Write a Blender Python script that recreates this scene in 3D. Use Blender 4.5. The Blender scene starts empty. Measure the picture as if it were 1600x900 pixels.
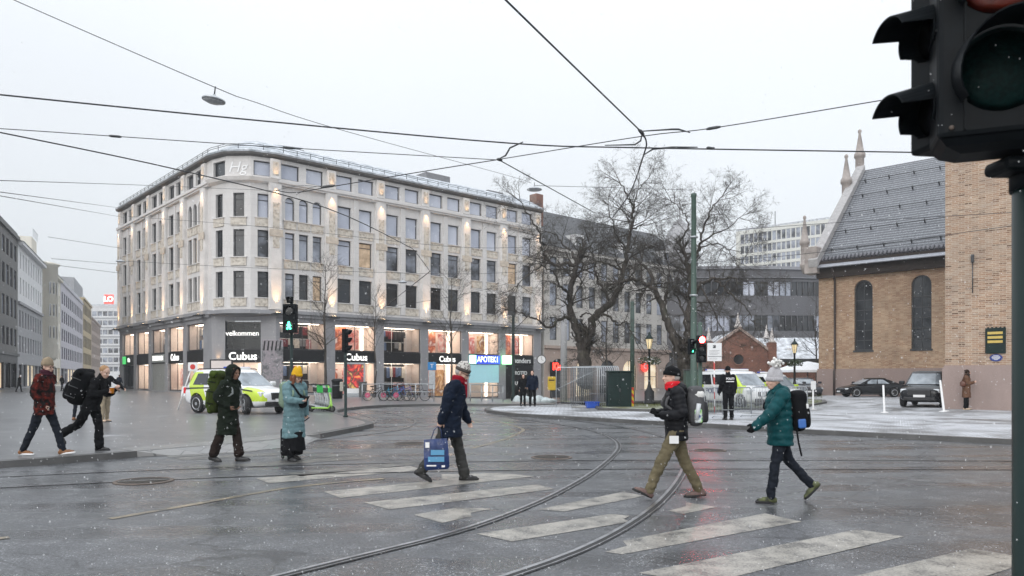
import bpy, bmesh, math, random
from mathutils import Vector, Matrix, noise
V = Vector
SC = bpy.context.scene
COL = SC.collection
rnd = random.Random(7)
R = math.radians
F, HY, CX, CAMH = 1170.0, 590.0, 800.0, 1.58   # lens and eye height worked out from the street

def gz(x, y):
    """height of the road: falls towards the far street, level by the church"""
    s = (x + 24.8) * .725 + (y - 70) * .689
    t = 2.4 * (20 - x)
    return -.036 * max(0, min(s, t))
def P(px, py, d):
    return V(((px - CX) / F * d, d, CAMH - (py - HY) / F * d))
def G(px, py, dz=0.):
    d = (CAMH - dz) * F / (py - HY)
    for k in range(60):
        x = (px - CX) / F * d
        d = .5 * d + .5 * min(400, (CAMH - gz(x, d) - dz) * F / (py - HY))
    x = (px - CX) / F * d
    return V((x, d, gz(x, d) + dz))
def GD(px, d, dz=0.):
    x = (px - CX) / F * d
    return V((x, d, gz(x, d) + dz))

# ------------------------------------------------------------------ mesh builder
class MB:
    def __init__(s):
        s.v = []; s.f = []; s.mi = []; s.sm = []; s.m = None
    def add(s, vs, fs, mi=0, sm=False):
        o = len(s.v)
        s.v += [(s.m @ V(p)) if s.m else V(p) for p in vs]
        for f in fs:
            s.f.append([o + i for i in f]); s.mi.append(mi); s.sm.append(sm)
        return s
    def quad(s, a, b, c, d, mi=0): return s.add([a, b, c, d], [(0, 1, 2, 3)], mi)
    def box(s, a, b, mi=0, skip=''):
        x0, y0, z0 = a; x1, y1, z1 = b
        vs = [(x0,y0,z0),(x1,y0,z0),(x1,y1,z0),(x0,y1,z0),(x0,y0,z1),(x1,y0,z1),(x1,y1,z1),(x0,y1,z1)]
        fs = {'b':(0,3,2,1),'t':(4,5,6,7),'f':(0,1,5,4),'r':(1,2,6,5),'k':(2,3,7,6),'l':(3,0,4,7)}
        return s.add(vs, [f for k, f in fs.items() if k not in skip], mi)
    def bbox(s, a, b, r=.02, mi=0):
        """box with chamfered edges"""
        bm = bmesh.new(); bmesh.ops.create_cube(bm, size=1)
        for v in bm.verts:
            v.co = V([a[i] + (v.co[i] + .5) * (b[i] - a[i]) for i in range(3)])
        bmesh.ops.bevel(bm, geom=bm.edges[:], offset=r, segments=2, affect='EDGES', profile=.5)
        bm.verts.index_update()
        s.add([v.co.copy() for v in bm.verts], [[v.index for v in f.verts] for f in bm.faces], mi); bm.free()
        return s
    def loft(s, rings, mi=0, sm=True, caps=True, closed=True):
        n = len(rings[0]); vs = [p for r in rings for p in r]; fs = []
        for i in range(len(rings) - 1):
            for j in range(n if closed else n - 1):
                k = (j + 1) % n
                fs.append((i*n+j, i*n+k, (i+1)*n+k, (i+1)*n+j))
        s.add(vs, fs, mi, sm)
        if caps:
            o = len(s.v) - len(vs)
            s.f.append([o + i for i in range(n)][::-1]); s.mi.append(mi); s.sm.append(False)
            e = o + (len(rings) - 1) * n
            s.f.append([e + i for i in range(n)]); s.mi.append(mi); s.sm.append(False)
        return s
    def tube(s, pts, rad, n=8, mi=0, caps=True):
        pts = [V(p) for p in pts]
        if not hasattr(rad, '__len__'): rad = [rad] * len(pts)
        rings = []; up = None
        for i, p in enumerate(pts):
            t = (pts[min(i+1, len(pts)-1)] - pts[max(i-1, 0)])
            if t.length < 1e-9: t = V((0, 0, 1))
            t.normalize()
            if up is None: up = t.orthogonal().normalized()
            else:
                up = up - t * up.dot(t)
                up = up.normalized() if up.length > 1e-6 else t.orthogonal().normalized()
            w = t.cross(up)
            rings.append([p + (up * math.cos(a) + w * math.sin(a)) * rad[i] for a in [2*math.pi*k/n for k in range(n)]])
        return s.loft(rings, mi, True, caps)
    def cyl(s, a, b, r0, r1=None, n=16, mi=0): return s.tube([a, b], [r0, r0 if r1 is None else r1], n, mi)
    def lathe(s, prof, n=20, mi=0, c=(0, 0, 0)):
        c = V(c)
        return s.loft([[c + V((r*math.cos(a), r*math.sin(a), z)) for a in [2*math.pi*k/n for k in range(n)]] for r, z in prof], mi)
    def ell(s, c, r, mi=0, nu=16, nv=10, rot=None, e=1.0):
        c = V(c); rings = []
        for i in range(nv + 1):
            th = -math.pi/2 + math.pi * i / nv
            ct, st = max(math.cos(th), .002), math.sin(th); row = []
            for k in range(nu):
                a = 2*math.pi*k/nu
                q = [ct*math.cos(a), ct*math.sin(a), st]
                q = V([math.copysign(abs(x)**e, x) * r[j] for j, x in enumerate(q)])
                if rot: q = rot @ q
                row.append(c + q)
            rings.append(row)
        return s.loft(rings, mi)
    def cap(s, a, b, r0, r1, n=12):
        """tapered capsule"""
        a, b = V(a), V(b); t = (b - a)
        L = max(t.length, 1e-5); t = t / L; pts, rad = [], []
        for k in range(5):
            q = math.pi/2 * k / 4; pts.append(a - t * r0 * math.cos(q)); rad.append(max(r0 * math.sin(q), r0*.05))
        for k in range(5):
            q = math.pi/2 * (1 - k / 4); pts.append(b + t * r1 * math.cos(q)); rad.append(max(r1 * math.sin(q), r1*.05))
        return s.tube(pts, rad, n)
    def ring(s, c, ax, R_, r, n=28, m=8, mi=0):
        c, ax = V(c), V(ax).normalized(); u = ax.orthogonal().normalized(); w = ax.cross(u); rings = []
        for i in range(n + 1):
            a = 2*math.pi*i/n; d = u*math.cos(a) + w*math.sin(a)
            rings.append([c + d*(R_ + r*math.cos(b)) + ax*r*math.sin(b) for b in [2*math.pi*k/m for k in range(m)]])
        return s.loft(rings, mi, True, False)
    def mesh(s, name):
        me = bpy.data.meshes.new(name)
        me.from_pydata(s.v, [], s.f)
        for p, mi, sm in zip(me.polygons, s.mi, s.sm): p.material_index = mi; p.use_smooth = sm
        me.validate(); me.update()
        return me
    def build(s, name, mats, parent=None, loc=None, rz=None, fixn=False):
        me = s.mesh(name)
        if fixn:
            bm = bmesh.new(); bm.from_mesh(me); bmesh.ops.recalc_face_normals(bm, faces=bm.faces[:]); bm.to_mesh(me); bm.free()
        return link(name, me, mats, parent, loc, rz)

def link(name, me, mats=None, parent=None, loc=None, rz=None):
    if mats is not None:
        if len(me.materials): me.materials.clear()
        for m in (mats if isinstance(mats, (list, tuple)) else [mats]): me.materials.append(m)
    o = bpy.data.objects.new(name, me); COL.objects.link(o)
    if parent: o.parent = parent
    if loc is not None: o.location = loc
    if rz is not None: o.rotation_euler = (0, 0, rz)
    return o
def tag(o, label=None, cat=None, group=None, kind=None):
    if label: o['label'] = label
    if cat: o['category'] = cat
    if group: o['group'] = group
    if kind: o['kind'] = kind
    return o
def thing(name, label, cat, loc=(0, 0, 0), rz=0., group=None, parent=None):
    o = bpy.data.objects.new(name, None); COL.objects.link(o)
    o.location = loc; o.rotation_euler = (0, 0, rz); o.empty_display_size = .2
    if parent: o.parent = parent
    return tag(o, label, cat, group)
def dup(src, loc=None, rz=None, label=None, parent=None):
    c = src.copy(); COL.objects.link(c)
    if parent: c.parent = parent
    for ch in src.children: dup(ch, parent=c)
    if loc is not None: c.location = loc
    if rz is not None: c.rotation_euler = (0, 0, rz)
    if label: c['label'] = label
    return c
def evaluated(mb, name, mods):
    """run modifiers on a built mesh and keep the result as plain mesh data"""
    me = mb.mesh(name) if isinstance(mb, MB) else mb
    o = bpy.data.objects.new('work', me); COL.objects.link(o)
    for typ, kw in mods:
        m = o.modifiers.new(typ, typ)
        for k, v in kw.items(): setattr(m, k, v)
    dg = bpy.context.evaluated_depsgraph_get()
    out = bpy.data.meshes.new_from_object(o.evaluated_get(dg)); out.name = name
    bpy.data.objects.remove(o); bpy.data.meshes.remove(me)
    return out
def fuse(mb, name, vox=.011, it=3, fac=.5, wr=0., wsc=9.):
    me = evaluated(mb, name, [('REMESH', dict(mode='VOXEL', voxel_size=vox)), ('SMOOTH', dict(factor=fac, iterations=it))])
    if wr:   # folds in the cloth
        nn = [v.normal.copy() for v in me.vertices]
        for v, q in zip(me.vertices, nn):
            c = v.co; v.co = c + q*wr*(noise.noise(V((c.x*wsc, c.y*wsc, c.z*wsc*1.7))) + .5*noise.noise(V((c.x*wsc*2.3 + 7, c.y*wsc*2.3, c.z*wsc*3.1))))
    for p in me.polygons: p.use_smooth = True
    return me

# ------------------------------------------------------------------ lettering
def text(name, s, size, mat, parent, m, depth=.01, bold=0., sx=1., align='CENTER'):
    cu = bpy.data.curves.new(name, 'FONT'); cu.body = s; cu.size = size; cu.align_x = align; cu.align_y = 'CENTER'
    cu.extrude = depth; cu.offset = bold; cu.resolution_u = 3
    o = bpy.data.objects.new('work', cu); COL.objects.link(o)
    dg = bpy.context.evaluated_depsgraph_get()
    me = bpy.data.meshes.new_from_object(o.evaluated_get(dg)); me.name = name
    bpy.data.objects.remove(o); bpy.data.curves.remove(cu)
    me.transform(m @ Matrix.Diagonal((sx, 1, 1, 1)))
    return link(name, me, mat, parent)
def upright(x, y, z, rz=0):   # text facing local -y, standing up
    return Matrix.Translation((x, y, z)) @ Matrix.Rotation(rz, 4, 'Z') @ Matrix.Rotation(R(90), 4, 'X')

# ------------------------------------------------------------------ materials
class NT:
    def __init__(s, name):
        s.mat = bpy.data.materials.new(name); s.mat.use_nodes = True
        s.t = s.mat.node_tree; s.p = s.t.nodes['Principled BSDF']; s.out = s.t.nodes['Material Output']
        s._c = None
    def n(s, typ, ins=None, **kw):
        nd = s.t.nodes.new('ShaderNode' + typ)
        for k, v in kw.items(): setattr(nd, k, v)
        for k, v in (ins or {}).items(): s.set(nd.inputs[k], v)
        return nd
    def set(s, sock, v):
        if isinstance(v, bpy.types.NodeSocket): s.t.links.new(v, sock)
        else: sock.default_value = (tuple(v) + (1,) if hasattr(v, '__len__') and len(v) == 3 and sock.type == 'RGBA' else v)
    def P(s, **kw):
        for k, v in kw.items(): s.set(s.p.inputs[k.replace('_', ' ')], v)
        return s
    @property
    def c(s):
        if s._c is None: s._c = s.n('TexCoord').outputs['Object']
        return s._c
    def geo(s): return s.n('NewGeometry').outputs['Position']
    def xz(s, co=None):
        q = s.n('SeparateXYZ', {0: co or s.c})
        return s.n('CombineXYZ', {0: q.outputs[0], 1: q.outputs[2], 2: q.outputs[1]}).outputs[0]
    def noise(s, sc=5, det=4, rough=.55, co=None, dist=0.):
        return s.n('TexNoise', {'Vector': co or s.c, 'Scale': sc, 'Detail': det, 'Roughness': rough, 'Distortion': dist}).outputs['Fac']
    def ramp(s, fac, stops):
        r = s.n('ValToRGB', {0: fac}); e = r.color_ramp.elements
        while len(e) < len(stops): e.new(.5)
        for q, (p, c) in zip(e, stops):
            q.position = p; q.color = tuple(c) + (1,) if hasattr(c, '__len__') else (c, c, c, 1)
        return r.outputs['Color']
    def mix(s, f, a, b, mode='MIX'):
        m = s.n('Mix', data_type='RGBA', blend_type=mode)
        s.set(m.inputs[0], f); s.set(m.inputs[6], a); s.set(m.inputs[7], b)
        return m.outputs[2]
    def math(s, op, a, b=0., c=0.):
        return s.n('Math', {0: a, 1: b, 2: c}, operation=op).outputs[0]
    def scale(s, v, co=None): return s.n('Mapping', {'Vector': co or s.c, 'Scale': v}).outputs[0]
    def bump(s, h, st=.3, dist=.02, norm=None):
        b = s.n('Bump', {'Height': h, 'Strength': st, 'Distance': dist})
        if norm: s.set(b.inputs['Normal'], norm)
        return b.outputs['Normal']

def M(name, col, rough=.6, metal=0., var=.12, vs=4., bump=0., bs=60., bd=.01, emit=0., ecol=None, coat=0., spec=.5):
    n = NT(name)
    if var:
        f = n.noise(vs, 5)
        c = n.mix(n.ramp(f, [(.3, 0), (.7, 1)]), tuple(x*(1-var) for x in col), tuple(min(1, x*(1+var)) for x in col))
        n.P(Base_Color=c)
    else: n.P(Base_Color=tuple(col) + (1,))
    n.P(Roughness=rough, Metallic=metal, Specular_IOR_Level=spec, Coat_Weight=coat)
    if bump: n.P(Normal=n.bump(n.noise(bs, 4), bump, bd))
    if emit: n.P(Emission_Color=tuple(ecol or col) + (1,), Emission_Strength=emit)
    return n.mat

def mk_asphalt():
    n = NT('wet_asphalt'); co = n.geo()
    fine = n.noise(75, 4, .75, co); big = n.noise(.35, 5, .6, co, .6); mid = n.noise(2.2, 5, .6, co)
    streak = n.noise(1., 4, .6, n.scale((.12, 1.2, 1), co))
    grit = n.noise(26, 5, .8, co); vor = n.n('TexVoronoi', {'Vector': co, 'Scale': 85.}).outputs['Color']; gv = n.n('SeparateXYZ', {0: vor}).outputs[0]
    c = n.mix(n.ramp(n.math('ADD', n.math('MULTIPLY', grit, .55), n.math('MULTIPLY', gv, .45)), [(.3, 0), (.75, 1)]), (.038, .04, .044), (.155, .16, .172))
    lay = n.n('TexBrick', {'Vector': n.n('Mapping', {'Vector': co, 'Rotation': (0, 0, .62), 'Location': (2.1, .7, 0)}).outputs[0], 'Color1': (.72,)*3, 'Color2': (1.12,)*3, 'Mortar': (.3,)*3, 'Scale': 1., 'Mortar Size': .012, 'Brick Width': 11., 'Row Height': 3.4})
    c = n.mix(.8, c, lay.outputs['Color'], 'MULTIPLY')
    tr = n.ramp(n.math('PINGPONG', n.math('MULTIPLY', n.math('ADD', n.n('SeparateXYZ', {0: n.n('Mapping', {'Vector': co, 'Rotation': (0, 0, -.15)}).outputs[0]}).outputs[1], n.math('MULTIPLY', mid, .25)), .55), .5), [(.28, 0), (.42, 1)])
    wet = n.math('ADD', n.math('MULTIPLY', tr, .09), n.math('MULTIPLY', big, .52)) ; wet = n.math('ADD', wet, n.math('MULTIPLY', streak, .4))
    w = n.ramp(wet, [(.4, 0), (.6, 1)])
    c = n.mix(w, c, n.mix(.35, c, (.03, .031, .033)))
    slush = n.ramp(n.math('ADD', n.math('MULTIPLY', mid, .7), n.math('MULTIPLY', fine, .4)), [(.56, 0), (.76, 1)])
    c = n.mix(n.math('MULTIPLY', slush, .12), c, (.6, .61, .63)); c = n.mix(n.math('MULTIPLY', n.math('GREATER_THAN', gv, .93), n.math('MULTIPLY', n.ramp(mid, [(.4, 0), (.65, 1)]), .42)), c, (.7, .72, .75))
    crack = n.n('TexVoronoi', {'Vector': n.n('VectorMath', {0: co, 1: n.n('VectorMath', {0: n.n('TexNoise', {'Vector': co, 'Scale': 1.6, 'Detail': 5.}).outputs['Color'], 1: (1.1, 1.1, 0)}, operation='MULTIPLY').outputs[0]}, operation='ADD').outputs[0], 'Scale': .22}, feature='DISTANCE_TO_EDGE').outputs['Distance']
    c = n.mix(n.math('MULTIPLY', n.math('LESS_THAN', crack, .0035), .55), c, (.012, .012, .013))
    n.P(Base_Color=c, Roughness=n.mix(w, (.42,)*3, (.15,)*3), Specular_IOR_Level=.5,
        Normal=n.bump(n.math('ADD', fine, n.math("MULTIPLY", grit, .6)), .17, .01))
    return n.mat
def mk_paint(name, col, worn):
    n = NT(name); co = n.geo()
    a = n.noise(3.5, 6, .65, co); b = n.noise(45, 3, .7, co)
    k = n.math('MULTIPLY', n.ramp(n.math('ADD', n.math('MULTIPLY', a, .6), n.math('MULTIPLY', b, .5)), [(worn, 0), (worn + .2, 1)]), .85)
    c = n.mix(n.noise(1.2, 3, .5, co), col, tuple(x*.72 for x in col))
    n.P(Base_Color=n.mix(k, (.04, .041, .044), c), Roughness=n.mix(n.noise(.5, 3, .5, co), (.22,)*3, (.5,)*3),
        Normal=n.bump(b, .3, .006))
    return n.mat
def mk_slabs(name, c1, c2, joint, sx, sy, snow, rough, rot=0., sn=(.78, .8, .84)):
    n = NT(name); co = n.geo()
    mp = n.n('Mapping', {'Vector': co, 'Rotation': (0, 0, rot)}).outputs[0]
    br = n.n('TexBrick', {'Vector': mp, 'Color1': c1, 'Color2': c2, 'Mortar': joint, 'Scale': 1., 'Mortar Size': .012, 'Brick Width': sx, 'Row Height': sy})
    f = n.noise(.45, 6, .62, co, .8); g = n.noise(70, 3, .7, co)
    k = n.ramp(n.math('ADD', n.math('MULTIPLY', f, .8), n.math('MULTIPLY', g, .25)), [(snow, 0), (snow + .16, 1)])
    k = n.math('MULTIPLY', n.math('MULTIPLY', k, .85), n.math('SUBTRACT', 1., n.math('MULTIPLY', br.outputs['Fac'], .8)))
    c = n.mix(.25, br.outputs['Color'], n.mix(g, (.03,)*3, (.2,)*3))
    n.P(Base_Color=n.mix(k, c, sn), Roughness=n.mix(k, (rough,)*3, (.7,)*3),
        Normal=n.bump(n.math('ADD', br.outputs['Fac'], n.math('MULTIPLY', g, -.4)), -.3, .012))
    return n.mat
def mk_brick(name, c1, c2, c3, mortar, bw=.24, rh=.078, big=.35, bias=0., dark=.0):
    n = NT(name); co = n.xz()
    br = n.n('TexBrick', {'Vector': co, 'Color1': c1, 'Color2': c2, 'Mortar': mortar, 'Scale': 1., 'Mortar Size': .011, 'Mortar Smooth': .3,
                          'Brick Width': bw, 'Row Height': rh, 'Bias': bias})
    # a random colour per brick
    ids = n.n('TexWhiteNoise', {'Vector': n.n('VectorMath', {0: n.n('VectorMath', {0: co, 1: (1/bw, 1/rh, 0)}, operation='MULTIPLY').outputs[0]}, operation='FLOOR').outputs[0]}).outputs['Value']
    big_n = n.noise(big, 5, .65)
    k = n.ramp(n.math('ADD', n.math('MULTIPLY', ids, .45), n.math('MULTIPLY', big_n, .9)), [(.55, 0), (.85, 1)])
    c = n.mix(n.math('MULTIPLY', k, n.math('SUBTRACT', 1., br.outputs['Fac'])), br.outputs['Color'], c3)
    if dark: c = n.mix(n.math('MULTIPLY', n.math('GREATER_THAN', ids, .9), n.math('MULTIPLY', n.math('SUBTRACT', 1., br.outputs['Fac']), dark)), c, (.09, .05, .035))
    c = n.mix(.3, c, n.ramp(n.noise(1.3, 6, .7), [(.3, (.13, .1, .08)), (.7, (.62, .55, .47))]), 'OVERLAY'); c = n.mix(.32, c, n.ramp(n.noise(.22, 5, .7), [(.35, (.2, .17, .14)), (.65, (.7, .66, .6))]), 'OVERLAY')
    n.P(Base_Color=c, Roughness=.85, Normal=n.bump(n.math('ADD', br.outputs['Fac'], n.math('MULTIPLY', n.noise(30, 3), -.6)), -.5, .012))
    return n.mat
def mk_stone(name, c, c2, bw=1.1, rh=.45, rough=.75, joint=.75):
    n = NT(name); co = n.xz()
    br = n.n('TexBrick', {'Vector': co, 'Color1': c, 'Color2': tuple(x*.94 for x in c), 'Mortar': tuple(x*joint for x in c), 'Scale': 1., 'Mortar Size': .008, 'Brick Width': bw, 'Row Height': rh})
    k = n.ramp(n.noise(.9, 6, .7, n.scale((1, 1, .35))), [(.35, 0), (.75, 1)])
    c3 = n.mix(n.math('MULTIPLY', k, .6), br.outputs['Color'], c2)
    c3 = n.mix(.22, c3, n.ramp(n.noise(55, 2, .7), [(.3, .1), (.7, .9)]), 'OVERLAY')
    n.P(Base_Color=c3, Roughness=rough, Normal=n.bump(br.outputs['Fac'], -.25, .01))
    return n.mat
def mk_glass(name, c1, c2, sc=.35, rough=.06, spec=.5):
    n = NT(name)
    rn = n.n('ObjectInfo').outputs['Random']; co = n.n('VectorMath', {0: n.c, 1: n.n('CombineXYZ', {0: n.math('MULTIPLY', rn, 37.), 2: n.math('MULTIPLY', rn, 91.)}).outputs[0]}, operation='ADD').outputs[0]
    f = n.math('ADD', n.math('MULTIPLY', n.noise(sc, 3, .5, co), .8), n.math('MULTIPLY', rn, .2))
    n.P(Base_Color=n.mix(n.ramp(f, [(.38, 0), (.6, 1)]), c1, c2), Roughness=rough, Specular_IOR_Level=spec, IOR=1.6,
        Normal=n.bump(n.noise(.8, 2, .5, co), .07, .05))
    return n.mat
def mk_pane(name='shop_glass'):
    n = NT(name)
    tr = n.n('BsdfTransparent', {'Color': (.93, .95, .95, 1)}); gl = n.n('BsdfGlossy', {'Color': (.9, .93, .95, 1), 'Roughness': .04})
    mx = n.n('MixShader', {0: n.n('Fresnel', {'IOR': 1.45}).outputs[0], 1: tr.outputs[0], 2: gl.outputs[0]})
    n.t.links.new(mx.outputs[0], n.out.inputs['Surface'])
    return n.mat
def mk_ornament():
    n = NT('carved_sandstone')
    v = n.n('TexVoronoi', {'Vector': n.c, 'Scale': 3.6}, feature='SMOOTH_F1').outputs['Distance']; f = n.noise(5, 4, .6)
    h = n.math('ADD', v, f)
    n.P(Base_Color=n.mix(n.ramp(h, [(.5, 0), (1., 1)]), (.36, .315, .26), (.62, .57, .5)), Roughness=.85, Normal=n.bump(h, .9, .06))
    return n.mat
def mk_poster(name, cols, sc=1.2, seed=0., emit=.0):
    n = NT(name)
    co = n.n('Mapping', {'Vector': n.c, 'Location': (seed, seed*1.7, seed*.6)}).outputs[0]
    f = n.noise(sc, 5, .55, co, 1.2)
    k = 1. / max(1, len(cols) - 1)
    c = n.ramp(f, [(.3 + .4*i*k, col) for i, col in enumerate(cols)])
    n.P(Base_Color=c, Roughness=.4)
    if emit: n.P(Emission_Color=c, Emission_Strength=emit)
    return n.mat
def mk_fabric(name, c, c2=None, sc=40, bump=.25, rough=.85, wr=5.):
    n = NT(name)
    f = n.noise(sc, 4, .6); w = n.noise(wr, 5, .6, n.scale((1, 1, .55)), 1.)
    n.P(Base_Color=n.mix(n.ramp(n.math('ADD', n.math('MULTIPLY', f, .4), n.math('MULTIPLY', w, .6)), [(.35, 0), (.65, 1)]), tuple(x*.75 for x in c), c2 or tuple(min(1, x*1.25) for x in c)),
        Roughness=rough, Specular_IOR_Level=.14, Normal=n.bump(n.math('ADD', n.math('MULTIPLY', w, 1.), n.math('MULTIPLY', f, .12)), bump*2, .02))
    return n.mat
def mk_plaid(name, a, b, k):
    n = NT(name); q = n.n('SeparateXYZ', {0: n.n('VectorMath', {0: n.c, 1: n.n('TexNoise', {'Scale': 4., 'Vector': n.c}).outputs['Color']}, operation='ADD').outputs[0]})
    fx = n.math('PINGPONG', n.math('MULTIPLY', n.math('ADD', q.outputs[0], q.outputs[1]), 6.), 1.)
    fz = n.math('PINGPONG', n.math('MULTIPLY', q.outputs[2], 7.), 1.)
    m = n.math('MULTIPLY', n.math('ADD', n.math('GREATER_THAN', fx, .5), n.math('GREATER_THAN', fz, .5)), .5)
    c = n.mix(m, a, b); c = n.mix(n.ramp(n.noise(14, 4, .6), [(.45, 0), (.6, .7)]), c, k)
    n.P(Base_Color=c, Roughness=.95, Normal=n.bump(n.noise(6, 5), .5, .02), Specular_IOR_Level=.2)
    return n.mat
def mk_bark():
    n = NT('wet_bark'); f = n.noise(9, 6, .65, n.scale((1, 1, .3))); g = n.noise(1.1, 4)
    c = n.mix(n.ramp(f, [(.35, 0), (.7, 1)]), (.022, .018, .015), (.1, .085, .072))
    c = n.mix(n.ramp(g, [(.55, 0), (.75, .45)]), c, (.07, .085, .045))
    n.P(Base_Color=c, Roughness=.8, Normal=n.bump(f, .8, .04))
    return n.mat
def mk_tiles():
    n = NT('dark_roof_tiles'); q = n.n('SeparateXYZ', {0: n.c})
    u = n.math('PINGPONG', n.math('MULTIPLY', q.outputs[0], 3.6), .5); v = n.math('FRACT', n.math('MULTIPLY', q.outputs[1], 2.9))
    h = n.math('ADD', n.math('MULTIPLY', u, 1.2), n.math('MULTIPLY', v, .8))
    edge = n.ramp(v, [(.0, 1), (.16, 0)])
    snow = n.ramp(n.math('ADD', n.math('MULTIPLY', v, .5), n.math('MULTIPLY', n.noise(9, 5), .6)), [(.58, 0), (.86, 1)])
    c = n.mix(n.noise(3, 4), (.04, .043, .052), (.11, .117, .135))
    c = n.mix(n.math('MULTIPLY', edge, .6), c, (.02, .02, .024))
    c = n.mix(n.math('MULTIPLY', snow, .42), c, (.75, .78, .83))
    n.P(Base_Color=c, Roughness=.35, Normal=n.bump(h, .8, .06))
    return n.mat
def mk_snowroof(name, dark=(.2, .21, .23), lo=.38, seam=0.):
    n = NT(name); f = n.noise(1.6, 6, .65)
    k = n.ramp(n.math('ADD', n.math('MULTIPLY', f, .7), n.math('MULTIPLY', n.noise(40, 3), .3)), [(lo, 0), (lo + .25, 1)])
    c = n.mix(k, dark, (.74, .77, .82))
    n.P(Base_Color=c, Roughness=.6, Normal=n.bump(f, .3, .03))
    return n.mat
def mk_police(name, k=.95, ph=0., sl=.45):
    n = NT(name); q = n.n('SeparateXYZ', {0: n.c})
    s = n.math('FRACT', n.math('MULTIPLY', n.math('ADD', n.math('ADD', q.outputs[0], n.math('MULTIPLY', q.outputs[2], sl)), ph), k))
    band = n.math('MULTIPLY', n.math('GREATER_THAN', q.outputs[2], .52), n.math('LESS_THAN', q.outputs[2], 1.7))
    side = n.math('GREATER_THAN', n.math('ABSOLUTE', q.outputs[1]), .62)
    y = n.math('MULTIPLY', n.math('MULTIPLY', n.math('GREATER_THAN', s, .42), band), side)
    n.P(Base_Color=n.mix(y, (.75, .76, .77), (.5, .66, .04)), Roughness=.25, Coat_Weight=.4)
    return n.mat
def mk_van(name):
    n = NT(name); q = n.n('SeparateXYZ', {0: n.c}); x, y, z = q.outputs
    side = n.math('GREATER_THAN', n.math('ABSOLUTE', y), .6)
    rear = n.math('MULTIPLY', n.math('LESS_THAN', n.math('ADD', x, n.math('MULTIPLY', z, .3)), -1.1), n.math('MULTIPLY', n.math('GREATER_THAN', z, .55), n.math('LESS_THAN', z, 1.7)))
    fr = n.math('MULTIPLY', n.math('MULTIPLY', n.math('GREATER_THAN', x, .95), n.math('LESS_THAN', x, 1.75)), n.math('GREATER_THAN', z, .75))
    k = n.math('MULTIPLY', side, n.math('MAXIMUM', rear, fr))
    n.P(Base_Color=n.mix(k, (.75, .76, .77), (.5, .66, .04)), Roughness=.25, Coat_Weight=.4)
    return n.mat
def mk_brickred():
    return mk_brick('red_brick', (.22, .07, .045), (.28, .1, .06), (.16, .06, .045), (.3, .25, .22))

K = {}
K['asphalt'] = mk_asphalt()
K['paint'] = mk_paint('worn_white_paint', (.48, .45, .4), .41)
K['paint_old'] = mk_paint('very_worn_paint', (.25, .24, .215), .46)
K['yellow'] = mk_paint('worn_yellow_paint', (.4, .32, .2), .44)
K['plaza'] = mk_slabs('wet_paving', (.11, .112, .12), (.17, .172, .18), (.03, .03, .034), .9, .6, .63, .3, .5)
K['cobble'] = mk_slabs('snowy_cobbles', (.15, .15, .155), (.24, .24, .245), (.06, .06, .06), .24, .16, .42, .5, .72, (.6, .62, .66))
K['cobbleR'] = mk_slabs('snowy_setts', (.17, .17, .175), (.26, .26, .265), (.07, .07, .07), .3, .2, .44, .5, -.75)
K['kerb'] = M('granite_kerb', (.075, .074, .073), .5, var=.3, vs=2, bump=.3, bs=50)
K['grass'] = None
K['lime'] = mk_stone('pale_limestone', (.68, .66, .645), (.52, .5, .49), 1.3, .55)
K['limeplain'] = M('pale_limestone_trim', (.68, .655, .635), .7, var=.12, vs=1.2, bump=.15, bs=30)
K['granite'] = mk_stone('grey_granite', (.31, .31, .325), (.2, .2, .215), 1.0, .6, .5)
K['orn'] = mk_ornament()
K['frame'] = M('dark_window_frame', (.025, .026, .03), .4, var=0)
K['wframe'] = M('white_window_frame', (.6, .6, .6), .5, var=0)
K['gpale'] = mk_glass('glass_pale', (.4, .43, .52), (.56, .59, .68))  # pale blue-grey base colour, uneven from pane to pane
K['gmid'] = mk_glass('glass_half', (.018, .02, .025), (.36, .39, .46), .45)
K['gdark'] = mk_glass('glass_dark', (.006, .007, .009), (.05, .055, .062))
K['gwarm'] = M('lit_window', (.3, .24, .18), .3, var=.6, vs=1.6, emit=.22, ecol=(1, .68, .4))
K['black'] = M('black_fascia', (.012, .0125, .014), .45, var=.2, spec=.3)
K['dgrey'] = M('dark_grey_metal', (.06, .063, .067), .45, .3, var=.15)
K['galv'] = M('galvanised_steel', (.42, .44, .46), .42, .7, var=.15, vs=8)
K['green'] = M('dark_green_paint', (.004, .017, .0155), .45, var=.3, vs=3, spec=.3)
K['pgreen'] = M('pole_green', (.045, .08, .064), .5, var=.25, vs=1.5)
K['sigblk'] = M('signal_housing', (.005, .007, .009), .55, var=.3, vs=12, bump=.12, bs=90, bd=.003, spec=.14)
K['white'] = M('white_plastic', (.75, .75, .75), .5, var=.05)
K['whiteL'] = M('lit_white_letters', (.9, .9, .9), .4, var=0, emit=1.15, ecol=(1, .97, .92))
K['whiteP'] = M('white_letters', (.8, .8, .8), .4, var=0)
K['shopL'] = M('shop_light', (1, .9, .8), .4, var=0, emit=6., ecol=(1, .83, .68))
K['shopT'] = M('shop_tube', (1, .9, .8), .4, var=0, emit=5., ecol=(1, .86, .7))
K['shopwall'] = M('shop_wall', (.72, .64, .6), .7, var=.06)
K['shopfloor'] = M('shop_floor', (.35, .3, .26), .4, var=.1)
K['pane'] = mk_pane()
K['bark'] = mk_bark()
K['snow'] = M('fresh_snow', (.8, .82, .86), .7, var=.06, bump=.3, bs=20)
K['snowroof'] = mk_snowroof('snowy_metal_roof', (.28, .31, .34), .42)
K['slate'] = mk_snowroof('snowy_slate', (.05, .052, .058), .6)
K['slateW'] = mk_snowroof('snowier_slate', (.16, .165, .175), .36)
K['rubber'] = M('black_rubber', (.018, .018, .019), .75, var=.2, vs=20)
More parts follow.
